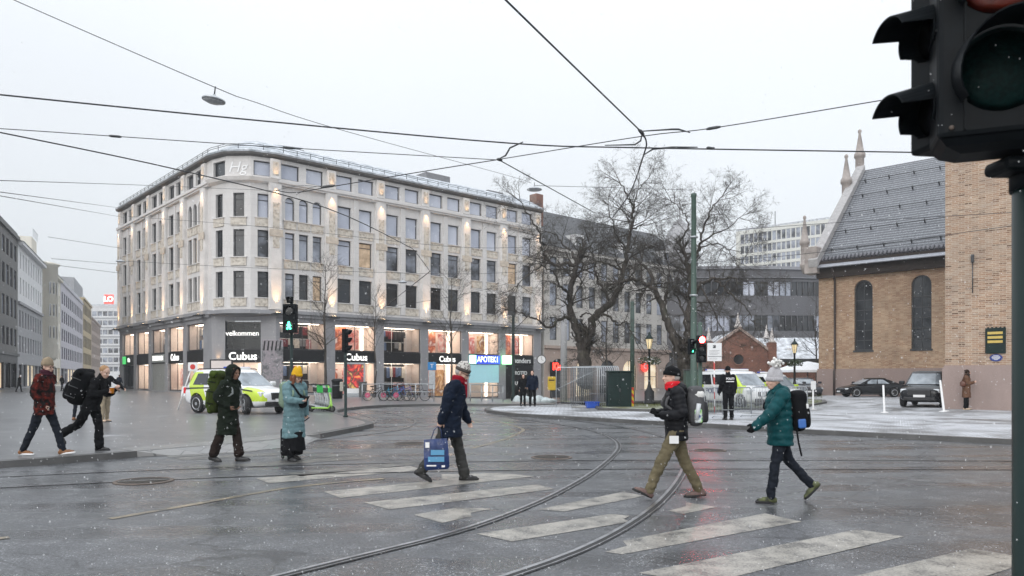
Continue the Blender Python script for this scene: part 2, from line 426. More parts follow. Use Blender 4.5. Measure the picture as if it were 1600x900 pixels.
K['rim'] = M('alloy_rim', (.4, .41, .43), .3, .9, var=.1)
K['wire'] = M('overhead_cable', (.03, .032, .036), .5, .2, var=0)
K['red'] = M('red_paint', (.55, .03, .025), .4, var=.1)
K['skin'] = M('skin', (.56, .36, .28), .5, var=.08, vs=25)
K['skin2'] = M('dark_skin', (.24, .13, .085), .5, var=.08, vs=25)
K['lip'] = M('lips', (.42, .18, .15), .5, var=0)
K['eye'] = M('eye_dark', (.03, .025, .02), .2, var=0)
# ================================================================== ground
def gz(x, y):
    s = (x + 24.8) * .725 + (y - 70) * .689
    return -.036 * max(0, min(s, 2.4 * (20 - x), 60))
CREASES = [((-24.8, 70), (.725, .689)), ((20, 0), (1, 0)), ((-5, 0), (1, 0)),
           ((-24.8 + 60*.725, 70 + 60*.689), (.725, .689))]
_a = V((.725 + 2.4, .689)); _k = .725*24.8 - .689*70 - 48   # s - t = 0
_q = _a * (-_k / _a.length_squared)
CREASES.append(((_q.x, _q.y), tuple(_a.normalized())))
from mathutils.geometry import delaunay_2d_cdt
def sheet(name, poly, dz, mat, kind='structure', parent=None):
    bm = bmesh.new()
    vs, _, fs = delaunay_2d_cdt([V((p[0], p[1])) for p in poly], [], [list(range(len(poly)))], 1, 1e-5)[:3]
    bv = [bm.verts.new((p.x, p.y, 0)) for p in vs]
    for f in fs: bm.faces.new([bv[i] for i in f])
    for c, n in CREASES:
        bmesh.ops.bisect_plane(bm, geom=bm.verts[:] + bm.edges[:] + bm.faces[:], plane_co=(c[0], c[1], 0), plane_no=(n[0], n[1], 0), dist=1e-4)
    for v in bm.verts: v.co.z = gz(v.co.x, v.co.y) + dz
    bmesh.ops.recalc_face_normals(bm, faces=bm.faces[:])
    if sum(x.normal.z for x in bm.faces) < 0: bmesh.ops.reverse_faces(bm, faces=bm.faces[:])
    me = bpy.data.meshes.new(name); bm.to_mesh(me); bm.free()
    return tag(link(name, me, mat, parent), kind=kind)
def spline(pts, step=.4):
    pts = [V((p[0], p[1], 0)) for p in pts]; out = []
    for i in range(len(pts) - 1):
        a, b = pts[i], pts[i+1]; p0 = pts[i-1] if i else a*2 - b; p3 = pts[i+2] if i + 2 < len(pts) else b*2 - a
        n = max(2, int((b - a).length / step))
        for k in range(n):
            t = k / n
            out.append(.5*((2*a) + (b - p0)*t + (2*p0 - 5*a + 4*b - p3)*t*t + (3*a - p0 - 3*b + p3)*t**3))
    return out + [pts[-1]]
def offs(pts, d):
    out = []
    for i, p in enumerate(pts):
        t = (pts[min(i+1, len(pts)-1)] - pts[max(i-1, 0)]).normalized()
        out.append(p + V((t.y, -t.x, 0)) * d)
    return out
def strip(mb, pts, a, b, dz, mi=0, dzb=None):
    A, B = offs(pts, a), offs(pts, b)
    for i in range(len(pts) - 1):
        q = [(A[i], dz), (A[i+1], dz), (B[i+1], dz if dzb is None else dzb), (B[i], dz if dzb is None else dzb)]
        mb.quad(*[V((p.x, p.y, gz(p.x, p.y) + z)) for p, z in q], mi)
def kerb(name, pts, dz, w=.26, side=1):
    mb = MB(); pts = [V((p[0], p[1], 0)) for p in pts]
    for e in (0, -1):
        q = [offs(pts, k)[e] for k in (0, -w*side)]; z = [gz(p.x, p.y) for p in q]
        mb.quad(*[V((q[i].x, q[i].y, z[i] + h)) for i, h in ((0, -.05), (1, -.05), (1, dz + .004), (0, dz + .004))])
    strip(mb, pts, 0, -w*side, dz + .004)
    strip(mb, pts, 0, .02*side, dz + .004, 0, -.05)
    strip(mb, pts, -w*side, -w*side, dz + .004, 0, dz - .1)
    return tag(mb.build(name, K['kerb'], fixn=False), kind='structure')

sheet('road', [(-900, -80), (900, -80), (900, 1300), (-900, 1300)], 0, K['asphalt'])
PZ = .12
dirR = V((.743, .669, 0)); dirL = V((-.672, .741, 0))
LP = [(-60, 724), (0, 721), (100, 714), (214, 705), (300, 698), (427, 687), (500, 678), (555, 668), (580, 662.5), (583, 660), (572, 656), (548, 650.5), (530, 645), (527, 641.5), (545, 637.5), (600, 633), (700, 631), (850, 631.5)]
lp = [G(x, y, PZ) for x, y in LP]
ext = [lp[0] + (lp[0] - lp[1]).normalized() * 25]
sA, sB, sC = ([V(p) for p in spline([(q.x, q.y) for q in seg], .5)] for seg in (lp[:4], lp[3:7], lp[6:]))
edge = ext + sA + sB[1:] + sC[1:] + [lp[-1] + dirR * 60]
sheet('pavement_left', [(p.x, p.y) for p in edge] + [(40, 300), (-330, 420), (-330, 10)], PZ, K['plaza'])
kerb('kerb_left', [(p.x, p.y) for p in ext + sA], PZ)
kerb('kerb_left', [(p.x, p.y) for p in sC + edge[-1:]], PZ)
mb = MB(); dr = sB; N_ = len(dr); B_ = [a.lerp(b, min(1, i*.5/1.6, (N_ - 1 - i)*.5/1.6)) for i, (a, b) in enumerate(zip(offs(dr, .02), offs(dr, .8)))]
for i in range(N_ - 1): mb.quad(*[V((q.x, q.y, gz(q.x, q.y) + z)) for q, z in ((dr[i], PZ - .001), (dr[i+1], PZ - .001), (B_[i+1], .006), (B_[i], .006))])
strip(mb, dr, -.02, -.9, PZ + .004)
tag(mb.build('dropped_kerb', mk_slabs('ramp_paving', (.2, .2, .2), (.26, .255, .25), (.09, .09, .09), .5, .5, .66, .35)), kind='structure')
RP = [(757, 638.2), (762, 641), (800, 646), (900, 651.5), (1000, 657), (1100, 662), (1270, 672), (1600, 688), (2100, 712)]
rp = [G(x, y, PZ) for x, y in RP]; rb = [G(x, y, PZ) for x, y in [(845, 632.8), (795, 634.2), (765, 635.8)]]
sheet('pavement_right', [(p.x, p.y) for p in rb + rp] + [(160, 8), (160, 170), (60, 150), tuple((rb[0] + dirR * 50).xy)], PZ, K['cobble'])
kerb('kerb_right', [(p.x, p.y) for p in [rb[0] + dirR * 50] + rb + rp], PZ, side=1)
LW = [(928, 633), (934, 637.5), (1000, 639.5), (1110, 641.5), (1200, 638), (1270, 631.5), (1292, 627.5), (1290, 624.5), (1240, 621)]
lw = [G(x, y, .22) for x, y in LW]
n = NT('wintry_turf'); co = n.geo(); f = n.noise(1.1, 6, .65, co); g = n.noise(60, 3, .7, co)
cc = n.mix(g, (.05, .065, .02), (.17, .17, .075)); cc = n.mix(n.ramp(n.math('ADD', n.math('MULTIPLY', f, .7), n.math('MULTIPLY', g, .35)), [(.5, 0), (.72, .75)]), cc, (.7, .73, .76))
n.P(Base_Color=cc, Roughness=.9, Normal=n.bump(g, .6, .03)); K['grass'] = n.mat
sheet('lawn', [(p.x, p.y) for p in lw] + [(27, 66), (3, 62)], .22, K['grass'])
kerb('lawn_kerb', [(p.x, p.y) for p in lw], .22)
# grass blades on the lawn, thin on the ground in winter
mb = MB(); gr = random.Random(3)
for k in range(6000):
    px = gr.uniform(932, 1285); d = gr.uniform(35, 58); p = GD(px, d, .22)
    a = gr.uniform(0, 6.28); h = gr.uniform(.03, .1); w = V((math.cos(a), math.sin(a), 0)) * .012
    t = V((gr.uniform(-.04, .04), gr.uniform(-.04, .04), h))
    if HY + (CAMH - p.z) * F / d < 636: mb.add([p - w, p + w, p + t], [(0, 1, 2)])
tag(mb.build('grass', M('grass_blades', (.1, .115, .035), .8, var=.35, vs=2)), kind='stuff')

# ---- painted markings
mb = MB()
Z = [[(1310, 906), (1517, 857), (1592, 869), (1592, 884), (1500, 912)], [(998, 895), (1340, 827), (1413, 838), (1100, 912)],
     [(945, 862), (980, 853), (973, 845), (1195, 802), (1253, 815), (972, 866)],
     [(1044, 798), (1072, 791), (1072, 785), (1121, 792), (1067, 803)], [(745, 834), (955, 803), (984, 806), (974, 811), (985, 815), (800, 846)],
     [(840, 796), (975, 768), (1006, 775), (882, 799)], [(647, 804), (715, 793), (769, 795), (735, 801), (737, 807), (690, 817)],
     [(569, 785), (840, 757), (866, 764), (608, 796)], [(506, 768), (690, 750), (690, 741), (780, 739), (836, 744), (532, 778)],
     [(400, 747), (640, 728), (662, 734), (420, 755)]]
def quadsheet(name, polys, mat, dz=.004):
    bm = bmesh.new()
    for q in polys:
        f = bm.faces.new([bm.verts.new(G(x, y, dz)) for x, y in q])
        if f.normal.z < 0 or True: pass
    bmesh.ops.recalc_face_normals(bm, faces=bm.faces[:])
    for f in bm.faces:
        f.normal_update()
        if f.normal.z < 0: f.normal_flip()
    me = bpy.data.meshes.new(name); bm.to_mesh(me); bm.free()
    return tag(link(name, me, mat), kind='structure')
quadsheet('road_marking', Z, K['paint'])
quadsheet('road_marking', [[(330, 728), (560, 712), (580, 716), (345, 733)], [(445, 739), (640, 721), (655, 725), (470, 744)], [(270, 715), (480, 705), (490, 708), (285, 719)], [(480, 712), (560, 706), (566, 710), (490, 716)],
    [(727, 654), (741, 653), (764, 658), (750, 660)], [(770, 653), (782, 652), (806, 657), (792, 659)],
    [(258, 712), (400, 703), (404, 705), (264, 715)]], K['paint_old'])
mb = MB()
for L in ([(172, 811), (300, 789), (440, 764), (520, 755), (600, 748)], [(736, 701), (787, 687), (812, 676), (816, 670), (790, 662), (766, 655)], [(-10, 843), (14, 840)]):
    strip(mb, spline([G(*p).xy for p in L], .3), -.055, .055, .005)
tag(mb.build('road_marking', K['yellow']), kind='structure')

# ---- tram tracks
steel = M('wet_rail_steel', (.55, .55, .57), .3, 1., var=.3, vs=6)
groove_shade = M('rail_groove_shade', (.012, .012, .013), .6, var=.2)  # flat dark strip: shade of the recessed slot put into the colour
asph2 = M('rail_bedding', (.05, .05, .053), .35, var=.3, vs=3, bump=.2)
def track(line, step=.3, w=.042, gauge=(0, 1.435), wear=.014, gw=.055):
    mb = MB(); c = spline(line, step)
    for g in gauge:
        strip(mb, c, g - wear, g + w + gw + .014 + wear, .0075, 2)
        strip(mb, c, g, g + w, .013, 0); strip(mb, c, g + w, g + w + gw, .011, 1); strip(mb, c, g + w + gw, g + w + gw + .014, .013, 0)
    return tag(mb.build('tram_track', [steel, groove_shade, asph2]), kind='structure')
T1 = [(430, 900), (560, 868), (700, 833), (800, 799), (870, 768), (925, 736), (955, 711), (963, 698), (956, 687), (935, 677), (900, 668), (850, 660), (790, 652), (735, 646), (690, 642)]
track([tuple(G(200, 960).xy)] + [tuple(G(*p).xy) for p in T1])
track([tuple(G(*p).xy) for p in [(-200, 758), (0, 745.5), (400, 729), (800, 720.5), (1200, 719), (1900, 722)]], .6, .018, (0, 1.38), .008, .016)
track([tuple(G(*p).xy) for p in [(300, 704), (400, 698), (480, 690), (585, 678), (627, 671), (645, 662.5), (647, 657), (627, 650), (595, 643.5), (570, 640)]], .5, .02, (0, -1.4), .012, .02)

# ---- manhole covers
n = NT('cast_iron_cover'); co = n.c
ch = n.n('TexChecker', {'Vector': co, 'Scale': 22.}).outputs['Fac']
n.P(Base_Color=n.mix(ch, (.012, .011, .011), (.07, .06, .05)), Roughness=.65, Metallic=.0, Specular_IOR_Level=.25, Normal=n.bump(ch, .8, .02)); K['iron'] = n.mat
K['rust'] = M('rusty_rim', (.1, .075, .06), .6, .0, var=.3, vs=9)
for (px, py, r, lab) in [(225, 752, .42, 'rusty round manhole cover with a grid pattern in the road at the left'),
                         (862, 715, .4, 'dark round manhole cover between the curving tram rails'),
                         (1110, 704, .33, 'wet round manhole cover reflecting the red light'),
                         (640, 693, .37, 'dark round manhole cover beside the man with the blue bag'),
                         (815, 640, .0, ''), (455, 706, .0, '')]:
    if not r: continue
    p = G(px, py); t = thing('manhole_cover', lab, 'manhole cover', p)
    MB().lathe([(.001, .012), (r*.86, .012), (r*.86, .004)], 36).build('lid', K['iron'], t)
    MB().lathe([(r*.88, .006), (r*.88, .016), (r, .014), (r*1.03, .002)], 36).build('rim', K['rust'], t)
SKY_LO, SKY_HI, EXPO, HAZE = .65, 2.15, 0.1, .0006
# ================================================================== buildings
def facade(mb, x0, x1, z0, z1, holes, depth=.3, mi=0, mr=None, y=0.):
    """flat wall at local y with rectangular openings (a, b, c, d) and their reveals"""
    xs = sorted({x0, x1} | {h[0] for h in holes} | {h[1] for h in holes})
    zs = sorted({z0, z1} | {h[2] for h in holes} | {h[3] for h in holes})
    for j in range(len(zs) - 1):
        run = None
        for i in range(len(xs) - 1):
            cx, cz = (xs[i] + xs[i+1])/2, (zs[j] + zs[j+1])/2
            hit = any(h[0] < cx < h[1] and h[2] < cz < h[3] for h in holes)
            if not hit and run is None: run = xs[i]
            if run is not None and (hit or i == len(xs) - 2):
                e = xs[i] if hit else xs[i+1]
                mb.quad((run, y, zs[j]), (e, y, zs[j]), (e, y, zs[j+1]), (run, y, zs[j+1]), mi); run = None
    mr = mi if mr is None else mr
    for a, b, c, d in [h[:4] for h in holes]:
        e = y + depth
        mb.quad((a, y, c), (a, e, c), (a, e, d), (a, y, d), mr); mb.quad((b, y, d), (b, e, d), (b, e, c), (b, y, c), mr)
        mb.quad((a, y, d), (a, e, d), (b, e, d), (b, y, d), mr); mb.quad((a, e, c), (a, y, c), (b, y, c), (b, e, c), mr)
    return mb
_wc = {}
def window_me(w, h, nx=1, zs=(), fw=.085, arch=False, glass='gmid', frame='frame'):
    k = (round(w, 2), round(h, 2), nx, tuple(zs), fw, arch, glass, frame)
    if k in _wc: return _wc[k]
    mb = MB()
    r = w / 2
    if arch:
        n = 12; hh = h - r
        out = [(0, 0), (w, 0)] + [(r + r*math.cos(math.pi*i/n), hh + r*math.sin(math.pi*i/n)) for i in range(n + 1)]
        inn = [(fw, fw), (w - fw, fw)] + [(r + (r - fw)*math.cos(math.pi*i/n), hh + (r - fw)*math.sin(math.pi*i/n)) for i in range(n + 1)]
        m = len(out)
        for i in range(m):
            j = (i + 1) % m
            mb.quad((out[i][0], 0, out[i][1]), (out[j][0], 0, out[j][1]), (inn[j][0], 0, inn[j][1]), (inn[i][0], 0, inn[i][1]), 0)
            mb.quad((inn[i][0], 0, inn[i][1]), (inn[j][0], 0, inn[j][1]), (inn[j][0], .06, inn[j][1]), (inn[i][0], .06, inn[i][1]), 0)
        mb.add([(x, .05, z) for x, z in inn], [list(range(m))], 1)
    else:
        mb.box((0, 0, 0), (w, .08, fw)); mb.box((0, 0, h - fw), (w, .08, h))
        mb.box((0, 0, fw), (fw, .08, h - fw)); mb.box((w - fw, 0, fw), (w, .08, h - fw))
        mb.quad((fw, .05, fw), (w - fw, .05, fw), (w - fw, .05, h - fw), (fw, .05, h - fw), 1)
    for i in range(1, nx):
        x = w*i/nx; mb.box((x - fw*.35, .01, fw), (x + fw*.35, .049, h - fw - (r*.15 if arch else 0)))
    for z in zs: mb.box((fw, .012, z - fw*.4), (w - fw, .049, z + fw*.4))
    me = mb.mesh('window')
    for m in (K[frame], K[glass]): me.materials.append(m)
    _wc[k] = me; return me
def window(parent, x, z, w, h, y=.22, name='window', **kw):
    return link(name, window_me(w, h, **kw), None, parent, (x, y, z))
def spandrel(mb, x, z1, w, mi=0, y=0.):
    """fill above a round-headed window so that the square opening reads as an arch"""
    r = w/2; n = 8
    for s in (0, 1):
        arc = [(x + r + (-r if s == 0 else r)*math.cos(math.pi/2*i/n), z1 - r + r*math.sin(math.pi/2*i/n)) for i in range(n + 1)]
        cx = x if s == 0 else x + w
        for i in range(n):
            t = [(arc[i][0], y, arc[i][1]), (arc[i+1][0], y, arc[i+1][1]), (cx, y, z1)]
            if s == 0: t = [t[1], t[0], t[2]]
            mb.add(t[::-1] if s == 0 else t[::-1], [(0, 1, 2)], mi)
            q = [(arc[i][0], y, arc[i][1]), (arc[i+1][0], y, arc[i+1][1]), (arc[i+1][0], y + .2, arc[i+1][1]), (arc[i][0], y + .2, arc[i][1])]
            mb.quad(*q, mi)

# ------------------------------------------------------------------ the corner department store
C0 = V((-24.5, 65.0, 0)); CC = 4.2
store = thing('department_store', 'pale stone corner department store with glowing pilasters and lit shop windows', 'building', C0)
aR, aL = math.atan2(.669, .743), math.atan2(-.741, .672)
EZ, RZ = 21.5, [(15.97, 18.1), (12.4, 14.85), (8.78, 11.12)]
warm = (1., .58, .27)
SPOTS = []
def spot(parent, p, d, energy, ang=70, blend=.8, size=.12, col=warm):
    l = bpy.data.lights.new('facade_lamp', 'SPOT'); l.energy = energy; l.color = col; l.spot_size = R(ang); l.spot_blend = blend; l.shadow_soft_size = size
    o = bpy.data.objects.new('facade_lamp', l); COL.objects.link(o); o.parent = parent; o.location = p
    o.rotation_mode = 'QUATERNION'; o.rotation_quaternion = V(d).to_track_quat('-Z', 'Y'); SPOTS.append(o)
    return o
K['lampglow'] = M('lamp_lens', (1, .8, .5), .4, var=0, emit=12, ecol=(1, .72, .42))
POST = [mk_poster('poster_warm', [(.95, .8, .72), (.8, .3, .16), (.4, .08, .05), (.92, .82, .76)], .9, 3.1, .2),
        mk_poster('poster_rose', [(.95, .88, .85), (.85, .5, .44), (.6, .12, .1), (.95, .88, .85)], .8, 8.7, .2),
        mk_poster('poster_gold', [(.9, .78, .62), (.75, .45, .2), (.35, .15, .07), (.95, .88, .78)], 1.1, 15.2, .2)]
CLOTH = [M('cloth_%s' % k, c, .9, var=.2) for k, c in zip(('cream', 'black', 'denim', 'rose', 'grey', 'wine'), [(.7, .64, .56), (.03, .03, .035), (.12, .18, .32), (.55, .25, .25), (.25, .25, .26), (.2, .03, .04)])]
PILL = [0]
def pilaster(par, x, z0=7.72, z1=19.2, w=1.0, lit=True, amp=1.):
    mb = MB()
    mb.box((x - w/2, -.32, z0), (x + w/2, .0, z1 - .1), 0, 'k'); mb.box((x - w/2 - .1, -.26, z0), (x - w/2, 0, z1 - .1), 0, 'k'); mb.box((x + w/2, -.26, z0), (x + w/2 + .1, 0, z1 - .1), 0, 'k')
    for a, b in ((14.95, 17.35), (13.3, 14.3)): mb.box((x - .3, -.37, a), (x + .3, -.321, b), 1, 'k')
    mb.box((x - w/2 - .14, -.4, 14.32), (x + w/2 + .14, -.323, 14.93), 2, 'k')
    mb.box((x - .45, -.24, 19.55), (x + .45, .0, 21.3), 0, 'k'); mb.box((x - .27, -.28, 19.85), (x + .27, -.241, 21.05), 1, 'k')
    mb.build('pilaster', [K['limeplain'], K['orn'], K['sand']], par)
    if not lit: return
    m2 = MB(); m2.box((x - .5, -.95, 7.22), (x + .5, -.36, 7.34)); m2.box((x - .25, -.8, 7.34), (x + .25, -.6, 7.42)); m2.box((x - .2, -.76, 7.42), (x + .2, -.64, 7.43), 1)
    m2.build('uplight', [K['dgrey'], K['lampglow']], par)
    spot(par, (x, -.72, 7.6), (0, .11, 1), 640*amp, 46, 1., .08)
    spot(par, (x, -.62, 19.0), (0, .2, -1), 190*amp, 60, 1., .08)
    spot(par, (x, -.62, 19.6), (0, .3, 1), 40*amp, 70, 1., .08)
K['sand'] = M('sandstone_block', (.56, .49, .41), .8, var=.2, vs=3)
def shop(par, a, b, zg, kind, gkind=None, sgn=1):
    """one lit shop bay: two storeys of glass with a black fascia between"""
    for lvl, (z0, z1) in enumerate(((zg + .12, 3.05), (4.14, 6.68))):
        k = (kind if lvl else gkind) or kind
        D = 1.7; mb = MB()
        mb.quad((a, D, z0), (b, D, z0), (b, D, z1), (a, D, z1), 0)
        mb.quad((a, .3, z0), (a, D, z0), (a, D, z1), (a, .3, z1), 0); mb.quad((b, D, z0), (b, .3, z0), (b, .3, z1), (b, D, z1), 0)
        mb.quad((a, .3, z0), (b, .3, z0), (b, D, z0), (a, D, z0), 2); mb.quad((a, D, z1), (b, D, z1), (b, .3, z1), (a, .3, z1), 0)
        mb.box((a + .3, .75, z1 - .06), (b - .3, 1.25, z1 - .02), 1)
        if k in ('poster', 'plain', 'rose'): mb.box((b - .75 if sgn > 0 else a + .55, 1.5, z0 + .1), (b - .55 if sgn > 0 else a + .75, 1.58, z1 - .15), 3)
        mb.build('shop_interior', [K['shopwall'] if k != 'dark' else K['black'], K['shopL'] if k != 'dark' else K['shopwall'], K['shopfloor'], K['shopT']], par)
        fr = MB(); fr.box((a, .2, z0), (a + .05, .26, z1)); fr.box((b - .05, .2, z0), (b, .26, z1)); fr.box((a + .05, .2, z1 - .06), (b - .05, .26, z1)); fr.box((a + .05, .2, z0), (b - .05, .26, z0 + .1))
        fr.box(((a+b)/2 - .02, .205, z0 + .1), ((a+b)/2 + .02, .255, z1 - .06))
        fr.quad((a + .05, .23, z0 + .1), (b - .05, .23, z0 + .1), (b - .05, .23, z1 - .06), (a + .05, .23, z1 - .06), 1)
        fr.build('shop_window', [K['frame'], K['pane']], par)
        W = b - a
        if k in ('poster', 'rose', 'gold'):
            i = {'poster': 0, 'rose': 1, 'gold': 2}[k]
            for u0, u1, zz0, zz1 in (((.02, .4, .02, .95), (.45, .7, .1, .85)) if lvl else ((.04, .2, .15, .8), (.3, .66, .0, .82))):
                o = MB().box((a + W*u0, 1.2 - u0*.4, z0 + (z1 - z0)*zz0), (a + W*u1, 1.24 - u0*.4, z0 + (z1 - z0)*zz1)).build('fashion_poster', POST[(i + (u0 > .2)) % 3], par)
        if k == 'racks':
            mb = MB(); rr = random.Random(int(a*10) + lvl)
            mb.quad((a, D - .02, z0), (a + W*.78, D - .02, z0), (a + W*.78, D - .02, z1), (a, D - .02, z1), 6)
            for lv in range(2):
                zz = z0 + (.15 if lv == 0 else (z1 - z0)*.52)
                hgt = (z1 - z0)*.36
                mb.box((a + .1, 1.35, zz + hgt), (a + W*.76, 1.4, zz + hgt + .05), 7)
                x = a + .15
                while x < a + W*.74:
                    w = rr.uniform(.25, .6); c = rr.randrange(6)
                    hh = hgt*rr.uniform(.6, .98)
                    if rr.random() < .8: mb.loft([[V((x + w*q*(.35 if zz_ > .8 else .5) + w/2, 1.3 + .08*s_, zz + hgt - hh*(1 - zz_))) for q, s_ in ((-1, -1), (1, -1), (1, 1), (-1, 1))] for zz_ in (0, .8, 1.)], c, False)
                    x += w + .06
            for q in (0, .36, .76): mb.box((a + W*q, 1.15, z0), (a + W*q + .05, 1.2, z1), 7)
            mb.build('clothes_display', CLOTH + [K['black'], K['whiteP']], par)
def facade_block(par, x0, x1, bays, flip, zgf, shops):
    """upper storeys and shop floor for one street front; bays = list of pier centres"""
    mb = MB(); holes, wins, spans = [], [], []
    for i in range(len(bays) - 1):
        a, b = bays[i], bays[i+1]
        tri = (i == 0 and not flip) or (flip and i == len(bays) - 2)
        L = [(.98, .94), (2.32, .94), (3.66, .94)] if tri else [(.76, 1.46), (3.1, 1.46)]
        Lb = [(.62, 1.75), (3.0, 1.75)]
        for q, (u, w) in enumerate(L):
            x = a + u*(b - a)/5.46
            for r, (c, d) in enumerate(RZ):
                holes.append((x, x + w, c, d)); arch = tri and r == 0
                if arch: spans.append((x, d, w))
                g = 'gpale' if r == 0 else (rnd.choice(['gmid', 'gpale', 'gmid']) if r == 1 else rnd.choice(['gdark', 'gmid', 'gdark']))
                if flip: g = 'gdark'
                if r and rnd.random() < .07: g = 'gwarm'
                wins.append((x, c, w, d - c, dict(zs=() if r == 0 and not arch else ((d - c - w/2,) if arch else (d - c - .5,)), arch=arch, glass=g)))
                mb.box((x - .12, -.06, c - .82), (x + w + .12, .0, c - .08), 1, 'k'); mb.box((x - .2, -.14, c - .08), (x + w + .2, .0, c + .0), 0, 'k')
        for u, w in Lb:
            x = a + u*(b - a)/5.46
            holes.append((x, x + w, 19.68, 21.08)); wins.append((x, 19.68, w, 1.4, dict(glass='gpale' if not flip else 'gdark')))
        m = (a + b)/2
        if not tri: mb.box((m - .28, -.1, 8.0), (m + .28, .0, 18.9), 0, 'k')
    facade(mb, x0, x1, 7.7, EZ, holes, .28)
    for s in spans: spandrel(mb, *s)
    mb.box((x0, -.42, 19.2), (x1, .0, 19.45), 0, 'k'); mb.box((x0, -.3, 19.02), (x1, .0, 19.198), 0, 'k')
    mb.build('wall', [K['lime'], K['orn']], par)
    for x, z, w, h, kw in wins: window(par, x, z, w, h, **kw)
    for x in bays: pilaster(par, x)
    mb = MB(); sh = []
    for i in range(len(bays) - 1):
        a, b = bays[i] + .5, bays[i+1] - .48; zg = zgf((a + b)/2); sh.append((a, b, zg))
    facade(mb, x0, x1, -3, 7.4, [(a, b, zg + .1, 6.7) for a, b, zg in sh], .3)
    mb.box((x0, -.38, 7.4), (x1, .0, 7.7), 0, 'k'); mb.box((x0, -.2, 7.1), (x1, .0, 7.398), 0, 'k')
    mb.build('granite_base', K['granite'], par)
    for (a, b, zg), s in zip(sh, shops):
        shop(par, a, b, zg, *s, sgn=1 if not flip else -1)
        MB().box((a, .06, 3.06), (b, .31, 4.13)).build('fascia', K['black'], par)
    return sh
fr = thing('street_front', None, None, (0, 0, 0), aR, parent=store)
ptR = [4.08, 9.66, 15.12, 20.58, 26.04, 31.5, 36.96]
def zgR(x): p = C0 + dirR*x; return gz(p.x, p.y) + PZ
shR = facade_block(fr, CC, 37.7, ptR, False, zgR, [('racks',), ('poster',), ('racks',), ('poster', 'rose'), ('rose', 'plain'), ('poster', 'dark')])
LL = 27.9
fl = thing('side_front', None, None, dirL*(5.78 + LL), aL, parent=store)
ptL = [LL - 27.25 + .05, LL - 21.8, LL - 16.35, LL - 10.9, LL - 5.45, LL + .0]
def zgL(x): return PZ
shL = facade_block(fl, 0, LL + 1.58, ptL, True, zgL, [('plain', 'dark'), ('plain', 'plain'), ('racks', 'dark'), ('plain', 'rose'), ('racks', 'poster')])
# rounded corner: three facets above, one chamfer below
OC = (dirR + dirL) * CC; pl, pr = dirL*CC, dirR*CC
a0 = math.atan2((pl - OC).y, (pl - OC).x); a1 = math.atan2((pr - OC).y, (pr - OC).x)
if a1 < a0: a1 += 2*math.pi
arc = lambda r, n: [OC + V((math.cos(a0 + (a1 - a0)*i/n), math.sin(a0 + (a1 - a0)*i/n), 0)) * r for i in range(n + 1)]
pts = arc(CC, 3)
for i in range(3):
    u = pts[i+1] - pts[i]; W = u.length; f = thing('corner_facet', None, None, pts[i], math.atan2(u.y, u.x), parent=store)
    mb = MB(); w = 1.0; x = (W - w)/2; H = [(x, x + w, c, d) for c, d in RZ]
    at = [] if i == 1 else [(.25, W - .25, 19.72, 21.05)]
    facade(mb, 0, W, 7.7, EZ, H + at, .25)
    for c, d in RZ: mb.box((x - .2, -.1, c - .8), (x + w + .2, 0, c - .08), 1, 'k'); mb.box((x - .28, -.16, c - .08), (x + w + .28, 0, c), 0, 'k')
    mb.build('wall', [K['lime'], K['orn']], f)
    for r, (c, d) in enumerate(RZ): window(f, x, c, w, d - c, zs=(d - c - .55,), glass=('gdark', 'gdark', 'gdark')[r] if i < 2 else ('gpale', 'gmid', 'gdark')[r])
    if at: window(f, .25, 19.72, W - .5, 1.33, glass='gpale' if i else 'gdark')
    else:
        text('monogram', 'Hg', 1.35, K['whiteP'], f, upright(W/2, -.03, 20.35) @ Matrix(((1, .25, 0, 0), (0, 1, 0, 0), (0, 0, 1, 0), (0, 0, 0, 1))), .02, -.004, 1.1)
u = pr - pl; WB = u.length; fb = thing('corner_base', None, None, pl, math.atan2(u.y, u.x), parent=store)
mb = MB(); ha, hb = 1.25, 4.55
facade(mb, 0, WB, -.5, 7.4, [(ha, hb, .12, 6.75)], .35)
mb.build('granite_base', K['granite'], fb)
shop(fb, ha, hb, .0, 'dark', 'plain')
MB().box((ha, .02, 2.95), (hb, .3, 4.13)).build('fascia', K['black'], fb)
text('welcome_lettering', 'velkommen', .66, K['whiteL'], fb, upright((ha + hb)/2 - .1, .14, 5.6), .01)
for x in (.62, WB - .62):
    m2 = MB(); m2.box((x - .1, -.28, 2.7), (x + .1, 0, 3.0)); m2.box((x - .07, -.24, 3.0), (x + .07, -.06, 3.01), 1); m2.box((x - .07, -.24, 2.68), (x + .07, -.06, 2.699), 1)
    m2.build('wall_lamp', [K['dgrey'], K['lampglow']], fb)
    spot(fb, (x, -.22, 3.05), (0, .25, 1), 60, 60); spot(fb, (x, -.22, 2.66), (0, .25, -1), 25, 70)
# cornice ring, canopy, eaves, roof
mb = MB()
ol = [dirL*(5.78 + LL)] + arc(CC, 3) + [dirR*37.7]
def out(d, z):
    res = []
    for i, p in enumerate(ol):
        if i == 0: n = -dirR
        elif i == len(ol) - 1: n = -dirL
        else: n = (p - OC).normalized()
        res.append(p + n*d + V((0, 0, z)))
    return res
def band(mb, prof, mi=0):
    rows = [out(d, z) for d, z in prof]
    for a, b in zip(rows[:-1], rows[1:]):
        for i in range(len(a) - 1): mb.quad(a[i], a[i+1], b[i+1], b[i], mi)
ring = lambda d, z, k=(1, -1): out(d, z)[1:-1]
def cband(mb, prof, mi=0):
    rows = [ring(d, z) for d, z in prof]
    for a, b in zip(rows[:-1], rows[1:]):
        for i in range(len(a) - 1): mb.quad(a[i], a[i+1], b[i+1], b[i], mi)
cband(mb, [(.0, 19.0), (.4, 19.15), (.55, 19.45), (.0, 19.5)]); mb.build('corner_cornice', K['limeplain'], store)
